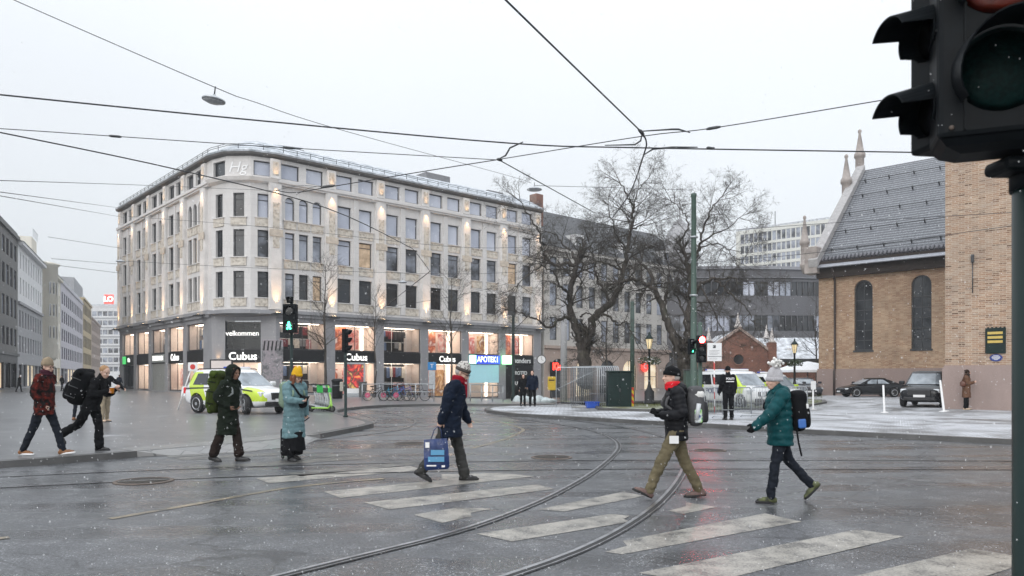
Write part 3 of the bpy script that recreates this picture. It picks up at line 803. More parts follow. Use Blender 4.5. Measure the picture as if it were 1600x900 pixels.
mb = MB(); cband(mb, [(-1.6, 7.05), (.55, 7.3), (.55, 7.62), (-.5, 7.75)]); mb.build('corner_canopy', K['granite'], store)
mb = MB(); band(mb, [(.0, 21.38), (.42, 21.5), (.46, 21.68)]); mb.build('eaves', M('dark_eaves', (.1, .095, .09), .7, var=.2), store)
mb = MB(); band(mb, [(.46, 21.682), (.5, 21.82), (-2.6, 23.5), (-9, 24.3)]); mb.build('roof', K['snowroof'], store)
mb = MB()
row = out(.1, 22.45); rows2 = out(.1, 22.28)
for r_ in (row, rows2): mb.tube(r_, .025, 5)
for a, b in zip(row[:-1], row[1:]):
    n_ = max(1, int((b - a).length / 1.3))
    for k in range(n_):
        q = a.lerp(b, (k + .5)/n_); mb.tube([q + V((0, 0, .03)), q - V((0, 0, .42))], .03, 5)
mb.build('snow_guard', K['dgrey'], store)
mb = MB()   # body behind the fronts so that the block is solid from the side
ends = [dirL*(5.78 + LL), dirR*37.7]; back = dirL*(5.78 + LL) + dirR*37.7
e0, e1 = ends
for a, b in ((e1, e1 + dirL*14), (e0 + dirR*14, e0)):
    mb.quad(a + V((0, 0, -3)), b + V((0, 0, -3)), b + V((0, 0, EZ)), a + V((0, 0, EZ)))
mb.build('end_wall', K['limeplain'], store)
for px, z0, z1, w, dd, back_, mk_ in [(331, 22.3, 24.0, 1.6, 2., 4., 'dgrey'), (462, 22., 23.6, 1.1, 1.2, 3., 'dgrey'), (557, 22.5, 23.7, .5, .5, 3.2, 'dgrey'), (632, 22.6, 23.7, .5, .5, 3.2, 'dgrey'), (691, 22.6, 24.9, 3.4, 2.5, 5.5, 'dgrey'), (786, 22.5, 24.3, 2.4, 2., 5., 'dgrey'), (850, 20.5, 24.4, 1.2, 1.2, 2.5, 'redb')]:
    t0 = 30.
    k_ = (px - CX)/F
    if px > 400: t0 = (k_*C0.y - C0.x)/(dirR.x - k_*dirR.y); q = dirR*t0 + dirL*back_*1.1; q = q + dirR*(back_*.55)
    else: t0 = (k_*C0.y - C0.x)/(dirL.x - k_*dirL.y); q = dirL*t0 + dirR*back_ + dirL*(back_*.8)
    K.setdefault('redb', mk_brickred())
    MB().box((-w/2, -dd/2, z0), (w/2, dd/2, z1)).build('roof_housing' if mk_ == 'dgrey' else 'chimney', K[mk_] if mk_ != 'dgrey' else M('roof_housing_metal', (.2, .2, .21), .6, var=.2), store, q, aR)
# shop signs, hung on the fronts
def sign_text(name, label, par_rz, base, x, z, s, size, mat='whiteL', board=None, extra=None, bold=.006, sx=1., y=.04, cat='sign', dx=0.):
    t = thing(name, label, cat, base + Matrix.Rotation(par_rz, 3, 'Z') @ V((x, 0, z)), par_rz)
    if board:
        w, h, m = board; MB().bbox((-w/2, y - .06, -h/2), (w/2, y + .02, h/2), .02).build('board', K[m] if isinstance(m, str) else m, t); y -= .062
    text('lettering', s, size, K[mat] if isinstance(mat, str) else mat, t, upright(dx, y, 0), .015, bold, sx)
    if extra: extra(t)
    return t
bR, bL = C0, C0 + dirL*(5.78 + LL)
mid = lambda q: (q[0] + q[1])/2
sign_text('shop_sign', 'large white lit Cubus lettering above the corner entrance', fb.rotation_euler.z, C0 + pl, (ha + hb)/2, 3.5, 'Cubus', .98, bold=.012, y=-.01, sx=1.05)
sign_text('shop_sign', 'lit Cubus lettering behind the side-facing traffic light', aR, bR, mid(shR[1]) + .1, 3.55, 'Cubus', .95, bold=.012)
sign_text('shop_sign', 'lit Cubus lettering above the head of the man with the blue bag', aR, bR, mid(shR[3]) + .3, 3.55, 'Cubus', .85, bold=.012)
sign_text('shop_sign', 'narrow lit Cubus lettering on the side front with red displays below', aL, bL, mid(shL[3]) - .3, 3.6, 'Cubus', .95, bold=.012)
sign_text('shop_sign', 'white block capitals above the grey shutter on the side front', aL, bL, mid(shL[2]), 3.6, 'DRESSMANN', .72, mat='whiteL', sx=.85, board=(4.2, .85, M('pale_sign', (.25, .27, .26), .5, var=0)))
grn = M('lit_green', (.05, .5, .12), .4, var=0, emit=.7, ecol=(.1, .75, .2))
def gsq(t): MB().bbox((-2.1, -.1, -.45), (-.9, -.02, .45), .04).build('emblem', grn, t)
sign_text('shop_sign', 'small white lettering beside a green square at the end of the side front', aL, bL, mid(shL[0]) + .2, 3.6, 'life', .7, sx=1.1, extra=gsq)
blu = M('lit_blue', (.03, .06, .45), .4, var=0, emit=.8, ecol=(.04, .08, .7)); lg = M('lit_pale_green', (.5, .95, .55), .4, var=0, emit=2.4, ecol=(.45, 1., .5))
def apo(t):
    MB().bbox((-2.3, -.12, -.48), (-1.35, -.02, .48), .05).build('emblem', lg, t)
    MB().bbox((2.35, -.12, -.45), (2.5, -.02, .45), .03).build('end_cap', grn, t)
sign_text('pharmacy_sign', 'blue lit APOTEK 1 sign with a pale green square', aR, bR, mid(shR[4]) + .1, 3.6, 'APOTEK1', .9, mat=M('lit_lilac_letters', (.8, .85, 1), .4, var=0, emit=2., ecol=(.75, .82, 1)), board=(4.55, 1.0, blu), extra=apo, bold=.01, sx=.82, dx=.42)
t = thing('pharmacy_cross', 'green lit square box jutting from the pier beside the pharmacy sign', 'sign', bR + dirR*(ptR[5] + .1) - dirL*.75 + V((0, 0, 3.6)), aR)
MB().bbox((-.5, -.45, -.5), (.5, .45, .5), .08).build('light_box', lg, t); MB().cyl((0, .45, 0), (0, .77, 0), .05).build('bracket', K['dgrey'], t)
for z, s, sz, lab in ((3.55, 'Thunders', .85, 'script shop lettering on the black front at the right end of the store'), (2.1, 'PROTED', .6, 'upper small capitals on the black jeweller front'), (.9, 'BULOVA', .6, 'lower small capitals on the black jeweller front just above the door')):
    sign_text('shop_sign', lab, aR, bR, mid(shR[5]) + .1, z, s, sz, mat='whiteP', y=.0 if z > 3 else .1)
MB().box((shR[5][0], .16, .45), (shR[5][1], .19, 3.04)).build('black_panel', K['black'], fr)
MB().box((shR[4][0], .1, 1.0), (shR[4][1], .15, 3.04)).build('frosted_panel', M('pale_turquoise_panel', (.35, .6, .66), .3, var=.05, emit=.25, ecol=(.35, .62, .7)), fr)
mb = MB(); a_, b_, z_ = shL[2]; mb.box((a_, .12, z_), (b_, .18, 3.04)); mb.build('roller_shutter', M('shutter_grey', (.3, .31, .3), .5, .3, var=.1), fl)

# ------------------------------------------------------------------ other blocks
def block(name, label, O, U, W, D, H, wallm, rows, cols, ww, glass='gdark', frame='frame', roof=None, roofm='slate', pitch=2.5, z0=-3, mx=.8, nx=1, band=None, bandm=None, cornice=.3, group=None, cat='building', side=False, extra_holes=(), lit=0., depth=.18, topfl=None):
    """street front along U with rows = [(z bottom, z top)], closed at back and sides, with a roof"""
    t = thing(name, label, cat, (O[0], O[1], 0), math.atan2(U[1], U[0]), group)
    mb = MB(); H_ = []
    st = (W - 2*mx)/cols
    for c, d in rows:
        for i in range(cols):
            x = mx + st*(i + .5) - ww/2; H_.append((x, x + ww, c, d))
    if band: facade(mb, 0, W, z0, band, list(extra_holes), .3, 1); facade(mb, 0, W, band, H, H_, depth, 0); mb.box((0, -.25, band - .25), (W, 0, band + .1), 1, 'k')
    else: facade(mb, 0, W, z0, H, H_ + list(extra_holes), depth, 0)
    if cornice: mb.box((-.05, -cornice, H - .45), (W + .05, 0, H), 0, 'k')
    mb.quad((W, 0, z0), (W, D, z0), (W, D, H), (W, 0, H), 0); mb.quad((0, D, z0), (0, 0, z0), (0, 0, H), (0, D, H), 0); mb.quad((W, D, z0), (0, D, z0), (0, D, H), (W, D, H), 0)
    mb.build('wall', [wallm, bandm or wallm], t)
    rr = random.Random(len(label) * 13 + int(W*7))
    for x, x2, c, d in H_:
        window(t, x, c, ww, d - c, y=depth - .06, nx=nx, glass='gwarm' if rr.random() < lit else glass, frame=frame, fw=.08)
    mb = MB()
    if roof == 'gable':
        h = pitch
        mb.quad((-.2, -cornice - .1, H + .002), (W + .2, -cornice - .1, H + .002), (W + .2, D*.5, H + h), (-.2, D*.5, H + h)); mb.quad((W + .2, D*.5, H + h), (W + .2, D + .2, H), (-.2, D + .2, H), (-.2, D*.5, H + h))
        for x in (0, W): mb.add([(x, 0, H), (x, D, H), (x, D*.5, H + h - .1)], [(0, 1, 2)], 0)
    else:
        mb.quad((0, 0, H + .002), (W, 0, H + .002), (W, D, H + .002), (0, D, H + .002)); mb.box((0, .0, H + .004), (W, .3, H + .5)); 
    mb.build('roof', K[roofm], t)
    return t
# street running away on the left
K['darkb'] = mk_stone('dark_cladding', (.12, .115, .11), (.07, .07, .07), 1.2, .5, .6)
K['offw'] = mk_stone('pale_render', (.74, .74, .74), (.58, .58, .6), 3, 1.6, .8, .93)
K['cream'] = mk_stone('cream_render', (.72, .68, .59), (.56, .53, .47), 3, 1.6, .8, .93)
K['lilac'] = mk_stone('lilac_render', (.54, .52, .56), (.45, .43, .47), 3, 1.6, .8, .93)
K['ochre'] = mk_stone('ochre_render', (.5, .4, .24), (.4, .33, .22), 3, 1.6, .8, .93)
K['greyr'] = mk_stone('grey_render', (.36, .36, .37), (.28, .28, .3), 2, 1., .8, .9)
K['pinkst'] = mk_stone('pinkish_stone', (.42, .33, .28), (.3, .24, .21), 1.1, .5, .8, .7)
vS = V((-.432, .902, 0)); uS = vS       # along the row, seen from the street: near house on the left
S0 = V((-60, 88, 0))
K['shoplit'] = M('lit_shop_window', (.9, .75, .5), .3, var=.75, vs=.7, emit=.5, ecol=(1, .75, .45))
def row_shops(t, W, n_, z1=3.4, seed=1):
    rr = random.Random(seed)
    for i in range(n_):
        x = .6 + (W - 1.2)*i/n_; w = (W - 1.2)/n_ - .4
        window(t, x, .3, w, z1 - .3, y=.2, name='shop_window', glass='shoplit' if rr.random() < .6 else 'gdark', nx=2)
def rshop(W, n_, z1=3.4): return [(.6 + (W - 1.2)*i/n_, .6 + (W - 1.2)*i/n_ + (W - 1.2)/n_ - .4, .3, z1) for i in range(n_)]
def at(t): return S0 + vS*t
b = block('office_block', 'dark clad office block at the left edge of the street', at(-26), uS, 37.6, 14, 20.0, K['darkb'], [(5.6, 7.8), (9.2, 11.6), (13., 15.4), (16.6, 18.6)], 13, 1.7, 'gmid', roofm='dgrey', band=4.6, bandm=K['black'], extra_holes=rshop(37.6, 8), mx=.5)
row_shops(b, 37.6, 8, seed=4)
MB().box((6, 2.5, 20.1), (34, 10, 22.6)).build('penthouse', K['greyr'], b)
b = block('town_house', 'pale town house with grey lower storeys beside the dark block', at(11.9), uS, 24, 14, 19.6, K['offw'], [(12.8, 15.0), (16.2, 18.4)], 9, 1.0, 'gmid', 'wframe', 'gable', 'slateW', 2.2, band=11.6, bandm=K['greyr'], cornice=.6, extra_holes=rshop(24, 6) + [(1 + 2.5*i, 2.3 + 2.5*i, 5, 7.2) for i in range(9)] + [(1 + 2.5*i, 2.3 + 2.5*i, 8.4, 10.6) for i in range(9)])
row_shops(b, 24, 6, seed=2)
for i in range(9):
    for z in (5, 8.4): window(b, 1 + 2.5*i, z, 1.3, 2.2, y=.2, glass='gmid', frame='wframe', zs=(1.5,))
b = block('corner_house', 'cream house with a bay tower and balcony in the left row', at(36.4), uS, 25.6, 14, 20.2, K['cream'], [(5, 7), (8.4, 10.4), (11.8, 13.8), (15, 17)], 8, 1.2, 'gmid', 'wframe', 'gable', 'slateW', 1.6, cornice=.5, extra_holes=rshop(25.6, 6))
row_shops(b, 25.6, 6, seed=3)
mb = MB()
mb.lathe([(1.7, 4.4), (2.2, 5), (2.2, 19.8), (2.5, 20), (2.5, 20.3), (1.6, 20.5)], 8, 0, (2.4, .3, 0)); mb.build('bay_tower', K['cream'], b)
mb = MB(); mb.box((-.2, 1.5, 20.3), (5.5, 6, 24.2)); mb.build('roof_turret', K['cream'], b)
mb = MB()
for k in range(9): mb.box((-.3 + k*.7, 1.3, 24.2), (-.26 + k*.7, 1.34, 25.5))
mb.box((-.3, 1.29, 25.4), (5.6, 1.35, 25.46)); mb.build('roof_railing', K['galv'], b)
for z in (8, 11.6, 15.2):
    for a in (0, 1, 2):
        w_ = MB(); an = -math.pi/2 + (a - 1)*.785; c = V((2.4 + 2.13*math.cos(an), .3 + 2.13*math.sin(an), z))
        link('window', window_me(1.0, 2.0, frame='wframe', glass='gmid'), None, b, c + Matrix.Rotation(an + math.pi/2, 3, 'Z') @ V((-.5, -.03, 0)), an + math.pi/2)
b = block('shopping_house', 'lilac grey flat fronted block in the middle of the left row', at(62.5), uS, 50, 14, 20.4, K['lilac'], [(5.2, 7.6), (8.8, 11.2), (12.4, 14.8), (16, 18.4)], 12, 2.6, 'gmid', roofm='slateW', nx=2, extra_holes=rshop(50, 8), cornice=.2)
row_shops(b, 50, 8, seed=6)
MB().box((3, 3, 20.5), (40, 12, 24)).build('penthouse', K['greyr'], b)
b = block('far_house', 'narrow ochre block near the far end of the street', at(113.5), uS, 28, 14, 22, K['ochre'], [(5, 8), (9.4, 12.4), (13.8, 16.8), (18, 20.6)], 6, 3.4, 'gmid', roofm='slateW', nx=2); MB().box((0, 2, 22), (26, 12, 27)).build('penthouse', K['greyr'], b)
b = block('far_house', 'pale brown block at the far end of the left row', at(142), uS, 40, 14, 19, K['pinkst'], [(5, 7.4), (8.6, 11), (12, 14.4), (15.4, 17.8)], 9, 2.2, 'gmid', roofm='slateW')
p = P(140, 590, 300)
b = block('office_tower', 'grey office tower carrying a red rooftop sign at the end of the street', (p.x, p.y), (1, 0), 14.5, 18, 30.4, K['offw'], [(4 + 3.7*i, 6.0 + 3.7*i) for i in range(7)], 6, 1.9, 'gmid', 'wframe', roofm='slateW', cornice=.2)
MB().box((14.52, 0, -1), (30, 14, 25)).build('wing', K['offw'], b)
mb = MB()
for i in range(6): mb.box((-.1, -.12, 6.6 + 3.7*i), (14.6, -.0, 7.1 + 3.7*i))
mb.build('spandrel_bands', K['greyr'], b)
q = P(165.5, 590, 299); t = thing('rooftop_sign', 'red square sign with white LO letters on the distant office tower', 'sign', (q.x, q.y + 2, 31.0), 0)
MB().bbox((-1.9, 0, .2), (1.9, .5, 4.), .1).build('board', M('lit_red_board', (.75, .08, .06), .4, var=0, emit=.9, ecol=(.85, .07, .05)), t)
text('lettering', 'LO', 2.9, K['whiteL'], t, upright(0, -.05, 2.1), .03, .15)
mb = MB(); [mb.tube([(x, .25, -.6), (x, .25, .2)], .1, 6) for x in (-1.5, 1.5)]; mb.build('legs_frame', K['dgrey'], t)

# arcade house behind the trees
OB = C0 + dirR*38.2
b = block('arcade_house', 'pale brown house with a stone arcade behind the bare trees', OB, dirR, 31.5, 15, 17.5, mk_stone('weathered_render', (.5, .48, .45), (.36, .34, .32), 3, 1.6, .8, .9), [(6.2, 9.0), (10.4, 13.2), (14.2, 16.4)], 13, 1.25, 'gmid', 'frame', 'gable', 'slate', 6.5, band=5.4, bandm=K['pinkst'], cornice=.5,
          extra_holes=[(1.0 + 4.6*i, 4.0 + 4.6*i, -.9, 3.9) for i in range(6)], mx=.4)
for i in range(6):
    mb = MB(); spandrel(mb, 1.0 + 4.6*i, 3.9, 3.0, 0, .0); mb.build('arch', K['pinkst'], b)
    window(b, 1.0 + 4.6*i, -.9, 3.0, 4.8, y=.25, name='shop_window', glass='shoplit' if i in (1, 3, 4, 6) else 'gdark', nx=2, zs=(2.6,))
    x = 2.2 + 4.6*i
    if i % 2 == 1:
        mb = MB(); mb.box((x - .8, .5, 17.6), (x + .8, 3, 19.8)); mb.build('dormer', K['offw'], b); window(b, x - .55, 18, 1.1, 1.5, y=.45, name='dormer_window', glass='gmid')
mb = MB(); mb.lathe([(2.6, 5), (2.6, 19), (3., 19.3), (2.4, 20.2), (1.9, 22.6), (.9, 24.2), (.12, 25), (.05, 28)], 14, 0, (28.5, .6, 0)); mb.build('corner_turret', K['greyr'], b)
for px, w, z1, s in ((868, 1.2, 2.9, 'Kid'), (1005, 1.2, 1.2, '')):
    k_ = (px - CX)/F; tt = (k_*C0.y - C0.x)/(dirR.x - k_*dirR.y); q = C0 + dirR*tt - dirL*.35
    if s:
        t = thing('shop_sign', 'red lit Kid lettering over a dark arcade doorway', 'sign', q + V((0, 0, z1)), aR)
        text('lettering', s, 1.2, M('lit_red', (.9, .05, .03), .4, var=0, emit=3., ecol=(1, .05, .03)), t, upright(0, 0, 0), .03, .05)
        MB().bbox((-1.2, .04, -.6), (1.2, .12, .6), .02).build('board', K['black'], t)
    else:
        t = thing('shop_sign', 'small round red lit sign above the flower lamp post', 'sign', q + V((0, 0, 3.1)), aR)
        mb = MB(); mb.cyl((0, 0, 0), (0, .12, 0), .75, .75, 20); mb.build('disc', M('lit_red_disc', (.8, .05, .04), .4, var=0, emit=1.6, ecol=(1, .06, .04)), t)
        text('lettering', 'G', .9, K['whiteP'], t, upright(0, -.02, 0), .01, .03)

# curved dark office with ribbon windows
cc_ = V((33.5, 158, 0)); RR = 52.; t = thing('curved_office', 'dark grey curved office building with long ribbon windows', 'building', cc_)
ang = [R(-122 + 70*i/36) for i in range(37)]
cur = lambda r, z: [V((r*math.cos(a), r*math.sin(a), z)) for a in ang]
K['dconc'] = mk_stone('dark_ribbed_cladding', (.13, .13, .14), (.1, .1, .11), .6, .4, .7)
mb = MB()
def cb(mb, prof, mi):
    rows = [cur(r, z) for r, z in prof]
    for a, b in zip(rows[:-1], rows[1:]):
        for i in range(len(a) - 1): mb.quad(a[i], a[i+1], b[i+1], b[i], mi)
zz = [(-1, 3.2), (5.4, 8.2), (10.4, 13.2)]
for lo, hi in zz: m2 = MB(); cb(m2, [(RR, lo), (RR, hi)], 0); m2.build('spandrel_band', K['dconc'], t)
cb(mb, [(RR, 15.2), (RR, 15.6), (RR + .3, 15.7), (RR - 1.2, 16.0)], 0); cb(mb, [(RR - 2.6, 16.1), (RR - 2.6, 17.2), (RR - 2.3, 17.3), (RR - 4, 18.), (RR - 8, 18.3)], 0)
cb(mb, [(RR - 1.2, 16.0), (RR - 2.6, 16.1)], 1)
mb.build('wall', [K['dconc'], K['slateW']], t)
for lo, hi in ((3.2, 5.4), (8.2, 10.4), (13.2, 15.2)):
    mb = MB(); cb(mb, [(RR, lo - .1), (RR - .4, lo - .1), (RR - .4, hi + .1), (RR, hi + .1)], 0)
    gls = [random.Random(int(lo) * 50 + i).choice([1, 2, 2, 3, 1]) for i in range(36)]
    a, b2 = cur(RR - .2, lo), cur(RR - .2, hi)
    for i in range(36):
        mb.quad(a[i].lerp(a[i+1], .05), a[i].lerp(a[i+1], .95), b2[i].lerp(b2[i+1], .95), b2[i].lerp(b2[i+1], .05), gls[i])
        for q in (0., .5): mb.tube([a[i].lerp(a[i+1], q)*1.002, b2[i].lerp(b2[i+1], q)*1.002 ], .07, 4, 0)
    mb.build('ribbon_window', [K['dconc'], K['gdark'], K['gmid'], K['gpale']], t)
# highrise beyond
p = P(1150, 590, 215); q = P(1330, 590, 194); u = (q - p); u.z = 0; W = u.length; u.normalize()
b = block('high_rise', 'pale high-rise with slim vertical windows beyond the curved office', (p.x, p.y), u, W, 20, 43.5, M('pale_panel', (.64, .64, .6), .6, var=.04), [(28 + 2.95*i, 30.2 + 2.95*i) for i in range(4)] + [(39.7, 42.4)], 22, 1.15, 'gmid', 'wframe', roofm='slateW', cornice=0, mx=1.2)
MB().box((W*.72, -3, 10), (W + 6, -.2, 32)).build('plant_room', K['greyr'], b)
mb = MB(); mb.tube([(9, 6, 43.5), (9, 6, 49)], .12, 5); mb.build('mast', K['dgrey'], b)
p = P(1085, 590, 170); block('office_annex', 'low tan office block peeking over the curved office', (p.x, p.y), (1, 0.0), 30, 10, 25.6, M('tan_panel', (.42, .32, .2), .7, var=.15), [(23, 24.5)], 12, 1.2, roofm='slateW', cornice=0)

# low red brick bazaar with white pinnacles
OZ = P(1112, 590, 80); t = thing('brick_bazaar', 'low red brick bazaar with a gable, round window and white pinnacles', 'building', (OZ.x, OZ.y, 0), R(-4))
K.setdefault('redb', mk_brickred())
mb = MB(); gw = 6.3; pk = V((2.9, 0, 6.7))
mb.add([(0, 0, -1), (gw, 0, -1), (gw, 0, 4.3), pk, (0, 0, 4.8)], [(0, 1, 2, 3, 4)])
mb.quad((gw, 0, -1), (gw, 1.2, -1), (gw, 1.2, 4.3), (gw, 0, 4.3)); mb.box((gw, 1.2, -1), (gw + 22, 10, 3.6)); mb.quad((0, 12, -1), (0, 0, -1), (0, 0, 4.8), (0, 12, 4.8))
mb.box((gw - .45, -.35, -1), (gw + .4, .5, 5.3)); mb.box((-.6, -.3, -1), (.1, .5, 5.4))
mb.build('wall', K['redb'], t)
mb = MB()
for e in (V((.1, 0, 4.8)), V((gw - .45, 0, 4.45))):
    a = e + V((0, -.22, .0)); b_ = pk + V((0, -.22, .0)); up = V((0, 0, .3)); bk = V((0, .5, 0))
    mb.quad(a, b_, b_ + up, a + up); mb.quad(a + up, b_ + up, b_ + up + bk, a + up + bk); mb.quad(a, a + bk, b_ + bk, b_)
mb.build('gable_coping', M('pale_coping', (.42, .33, .29), .8, var=.2), t)
mb = MB(); mb.quad((gw + .4, .9, 3.6), (gw + 22.3, .9, 3.6), (gw + 22.3, 5.6, 6.1), (pk.x + 2, 5.6, 6.1)); mb.quad((pk.x + 2, 5.6, 6.1), (gw + 22.3, 5.6, 6.1), (gw + 22.3, 10.2, 3.6), (gw, 10.2, 3.6))
mb.quad((gw, .02, 4.25), (gw, 12, 4.25), (pk.x, 12, 6.65), (pk.x, .02, 6.65)); mb.quad((0, 12, 4.75), (0, .02, 4.75), (pk.x, .02, 6.65), (pk.x, 12, 6.65))
mb.build('roof', K['slateW'], t)
MB().box((gw + .4, .6, 3.25), (gw + 22, 1.19, 3.58)).build('gutter', K['dgrey'], t)
for x, y, z in ((gw, .05, 5.3), (pk.x - .1, .2, 6.95), (-.3, .1, 5.4), (gw + .9, 5.6, 6.0)):
    MB().lathe([(.42, 0), (.42, .15), (.3, .2), (.18, .7), (.03, 1.55), (.001, 1.6)], 8).build('pinnacle', M('white_pinnacle', (.6, .56, .54), .6, var=.1) if x == gw else bpy.data.materials['white_pinnacle'], t, (x, y, z))
MB().cyl((pk.x - .1, -.06, 3.5), (pk.x - .1, .02, 3.5), .55, .55, 24).build('round_window', K['gdark'], t); MB().ring((pk.x - .1, -.06, 3.5), (0, 1, 0), .6, .09, 24, 6).build('window_rim', K['redb'], t)
for i in range(2): MB().box((gw + 2.4 + 3*i, 2.7, 4.5), (gw + 3.0 + 3*i, 3.2, 4.8)).build('roof_light', K['white'], t)

# ------------------------------------------------------------------ church
K['chb'] = mk_brick('church_brick', (.46, .325, .22), (.52, .385, .27), (.34, .2, .125), (.46, .4, .33), .27, .085, .3)
K['twb'] = mk_brick('tower_brick', (.47, .385, .315), (.39, .295, .23), (.35, .21, .135), (.54, .49, .42), .27, .085, .22, dark=.8)
K['plinth'] = mk_stone('pink_granite_plinth', (.34, .26, .235), (.24, .19, .175), 2.4, 2.6, .75, .8)
K['tiles'] = mk_tiles()
dN = V((-.719, .695, 0)); dG = V((.695, .719, 0))     # along the nave wall (away, left) and across it
NC = V((25.4, 62, 0)); uN = -dN; zc = PZ
ch = thing('church', 'old brick church with a dark tiled roof and tall round-headed windows', 'building', (NC.x, NC.y, 0), math.atan2(uN.y, uN.x))
WN = 24.; EH = 11.0
mb = MB(); HW = []
for px in (1349, 1439.5):
    k_ = (px - CX)/F; tt = (k_*NC.y - NC.x)/(uN.x - k_*uN.y); HW.append((tt - .7, tt + .7, 3.75, 9.35))
facade(mb, 0, WN, 2.15, EH, HW, .35)
for a, b_, c, d in HW: spandrel(mb, a, d, b_ - a)
mb.quad((0, 19.3, -1), (0, 0, -1), (0, 0, EH), (0, 19.3, EH)); mb.add([(0, 19.3, EH), (0, 0, EH), (0, 9.66, 20.0)], [(0, 1, 2)])
mb.build('wall', K['chb'], ch)
mb = MB(); mb.box((-.12, -.14, -.6), (WN, 0, 2.15), 0, 'k'); mb.box((-.08, -.08, 2.15), (WN, 0, 2.3), 0, 'k'); mb.build('plinth', K['plinth'], ch)
for a, b_, c, d in HW:
    window(ch, a, c, 1.4, d - c, y=.2, arch=True, nx=2, zs=[.8*i for i in range(1, 6)], fw=.09, glass='gdark', frame='dgrey')
    MB().box((a - .08, -.06, c - .14), (b_ + .08, .2, c)).build('window_sill', K['dgrey'], ch)
sl = math.hypot(9.66 + .6, 9.2 + .35); ro = thing('roof', None, None, (.15, -.6, EH + .05), parent=ch); ro.rotation_euler = (math.atan2(9.55, 10.26), 0, 0)
mb = MB(); mb.quad((0, 0, 0), (WN, 0, 0), (WN, sl, 0), (0, sl, 0)); mb.box((0, 0, -.25), (WN, sl, -.02), 0, 't')
mb.build('tiles', K['tiles'], ro)
mb = MB()
for j, v in enumerate((1.3, 3.9, 6.6, 9.3, 11.8)):
    mb.tube([(.3, v, .22), (WN, v, .22)], .03, 5)
    for k in range(12): mb.box((.8 + 2*k + .4*(j % 2), v - .1, 0), (.87 + 2*k + .4*(j % 2), v + .05, .34))
mb.build('snow_guard', K['dgrey'], ro)
mb = MB()
x = .05
while x < WN: mb.tube([(x, .55, .04), (x, -.02, .04)], .13, 6); x += .3
mb.build('eaves_tiles', M('eaves_tile', (.1, .1, .115), .35, var=.2), ro)
mb = MB(); mb.box((0, -.75, -.1), (WN, -.03, -.02)); mb.build('snow_flap', M('zinc_flap', (.3, .31, .34), .45, .4, var=.15), ro)
MB().box((WN - 9.4, 8.0, .0), (WN - 8.9, 8.5, .12)).build('roof_light', K['white'], ro)
mb = MB(); mb.box((0, -.5, EH - 1.25), (WN, 0, EH - .02), 0, 'k'); mb.box((0, -.85, EH - .35), (WN, -.552, EH - .0), 0, 'k'); mb.build('dark_eaves', M('dark_timber_eaves', (.035, .026, .022), .8, var=.3), ch)
mb = MB()   # parapet coping on the gable
for s in range(1):
    a = V((-.35, -1.2, EH - .4)); b_ = V((-.35, 9.66, 20.45)); w = V((.75, 0, 0)); h = V((0, -.1, .6))
    mb.quad(a, a + w, b_ + w, b_); mb.quad(a + h, b_ + h, b_ + w + h, a + w + h); mb.quad(a + w, a + w + h, b_ + w + h, b_ + w); mb.quad(a, b_, b_ + h, a + h); mb.quad(a, a + h, a + w + h, a + w)
K['chst'] = M('weathered_church_stone', (.36, .32, .3), .85, var=.25, vs=2, bump=.3, bs=12)
mb.build('gable_coping', M('grey_coping', (.36, .35, .35), .7, var=.2), ch)
MB().bbox((-.75, -1.15, EH - .9), (.3, .1, EH + 1.3), .05).build('kneeler', K['chst'], ch)
def pinn(x, y, z, h, s=1.):
    mb = MB(); mb.lathe([(.16, -.9), (.5, -.1), (.5, .1), (.4, .15), (.4, 2.0), (.52, 2.1), (.52, 2.35), (.38, 2.6), (.1, h), (.17, h + .12), (.17, h + .28), (.05, h + .4)], 8)
    mb.build('pinnacle', K['chst'], ch, (x, y, z)).scale = (s, s, s)
pinn(-.85, -.8, EH - .1, 4.6, .82); pinn(-.4, 7.2, EH + 6.0, 4.3); pinn(-.35, 10.4, EH + 9.0, 4.3)
mb = MB(); mb.tube([(1.35, -.75, EH - .6), (1.35, -.3, EH - 1.2), (1.35, -.12, EH - 1.6), (1.35, -.12, 2.3), (1.35, -.26, 2.1), (1.35, -.26, .1)], .09, 8); mb.build('downpipe', M('dark_downpipe', (.05, .035, .03), .5, var=.2), ch)
# the tower in front
TC = V((19.3 + .95, 35, 0)); tw = thing('church_tower', 'broad brick church tower with a pinkish plinth at the right', 'building', (TC.x, TC.y, 0), math.atan2(uN.y, uN.x))
mb = MB(); mb.box((0, 0, 2.15), (9.5, 9.5, 26), 0); mb.build('wall', K['twb'], tw)
mb = MB(); mb.box((-.1, -.12, -.6), (9.6, 9.6, 2.05)); mb.box((-.05, -.06, 2.05), (9.55, 9.55, 2.149)); mb.build('plinth', K['plinth'], tw)
def onw(px, py):   # tower wall point
    k_ = (px - CX)/F; t_ = (k_*TC.y - TC.x)/(uN.x - k_*uN.y); d = TC.y + uN.y*t_
    return t_, CAMH - (py - HY)/F*d
x0, z1 = onw(1540, 513); x1, z0 = onw(1572, 552)
pl_ = lambda x, z: V((TC.x, TC.y, 0)) + uN*x + V((0, 0, z))
t = thing('notice_board', 'dark green framed notice board with three yellow strips on the tower wall', 'notice board', pl_(x0, z0), math.atan2(uN.y, uN.x))
w, h = x1 - x0, z1 - z0
MB().bbox((0, -.09, 0), (w, -.005, h), .015).build('board', K['green'], t)
for i in range(3): MB().box((w*.12, -.105, h*(.75 - .17*i)), (w*.86, -.092, h*(.85 - .17*i))).build('strip', M('mustard_strip', (.55, .4, .1), .6, var=.1), t)
mb = MB(); [mb.box((w*(.1 + .2*i), -.1, h), (w*(.18 + .2*i), -.02, h + .04)) for i in range(5)]; mb.build('crest', K['green'], t)
x0, z0 = onw(1556.5, 559)
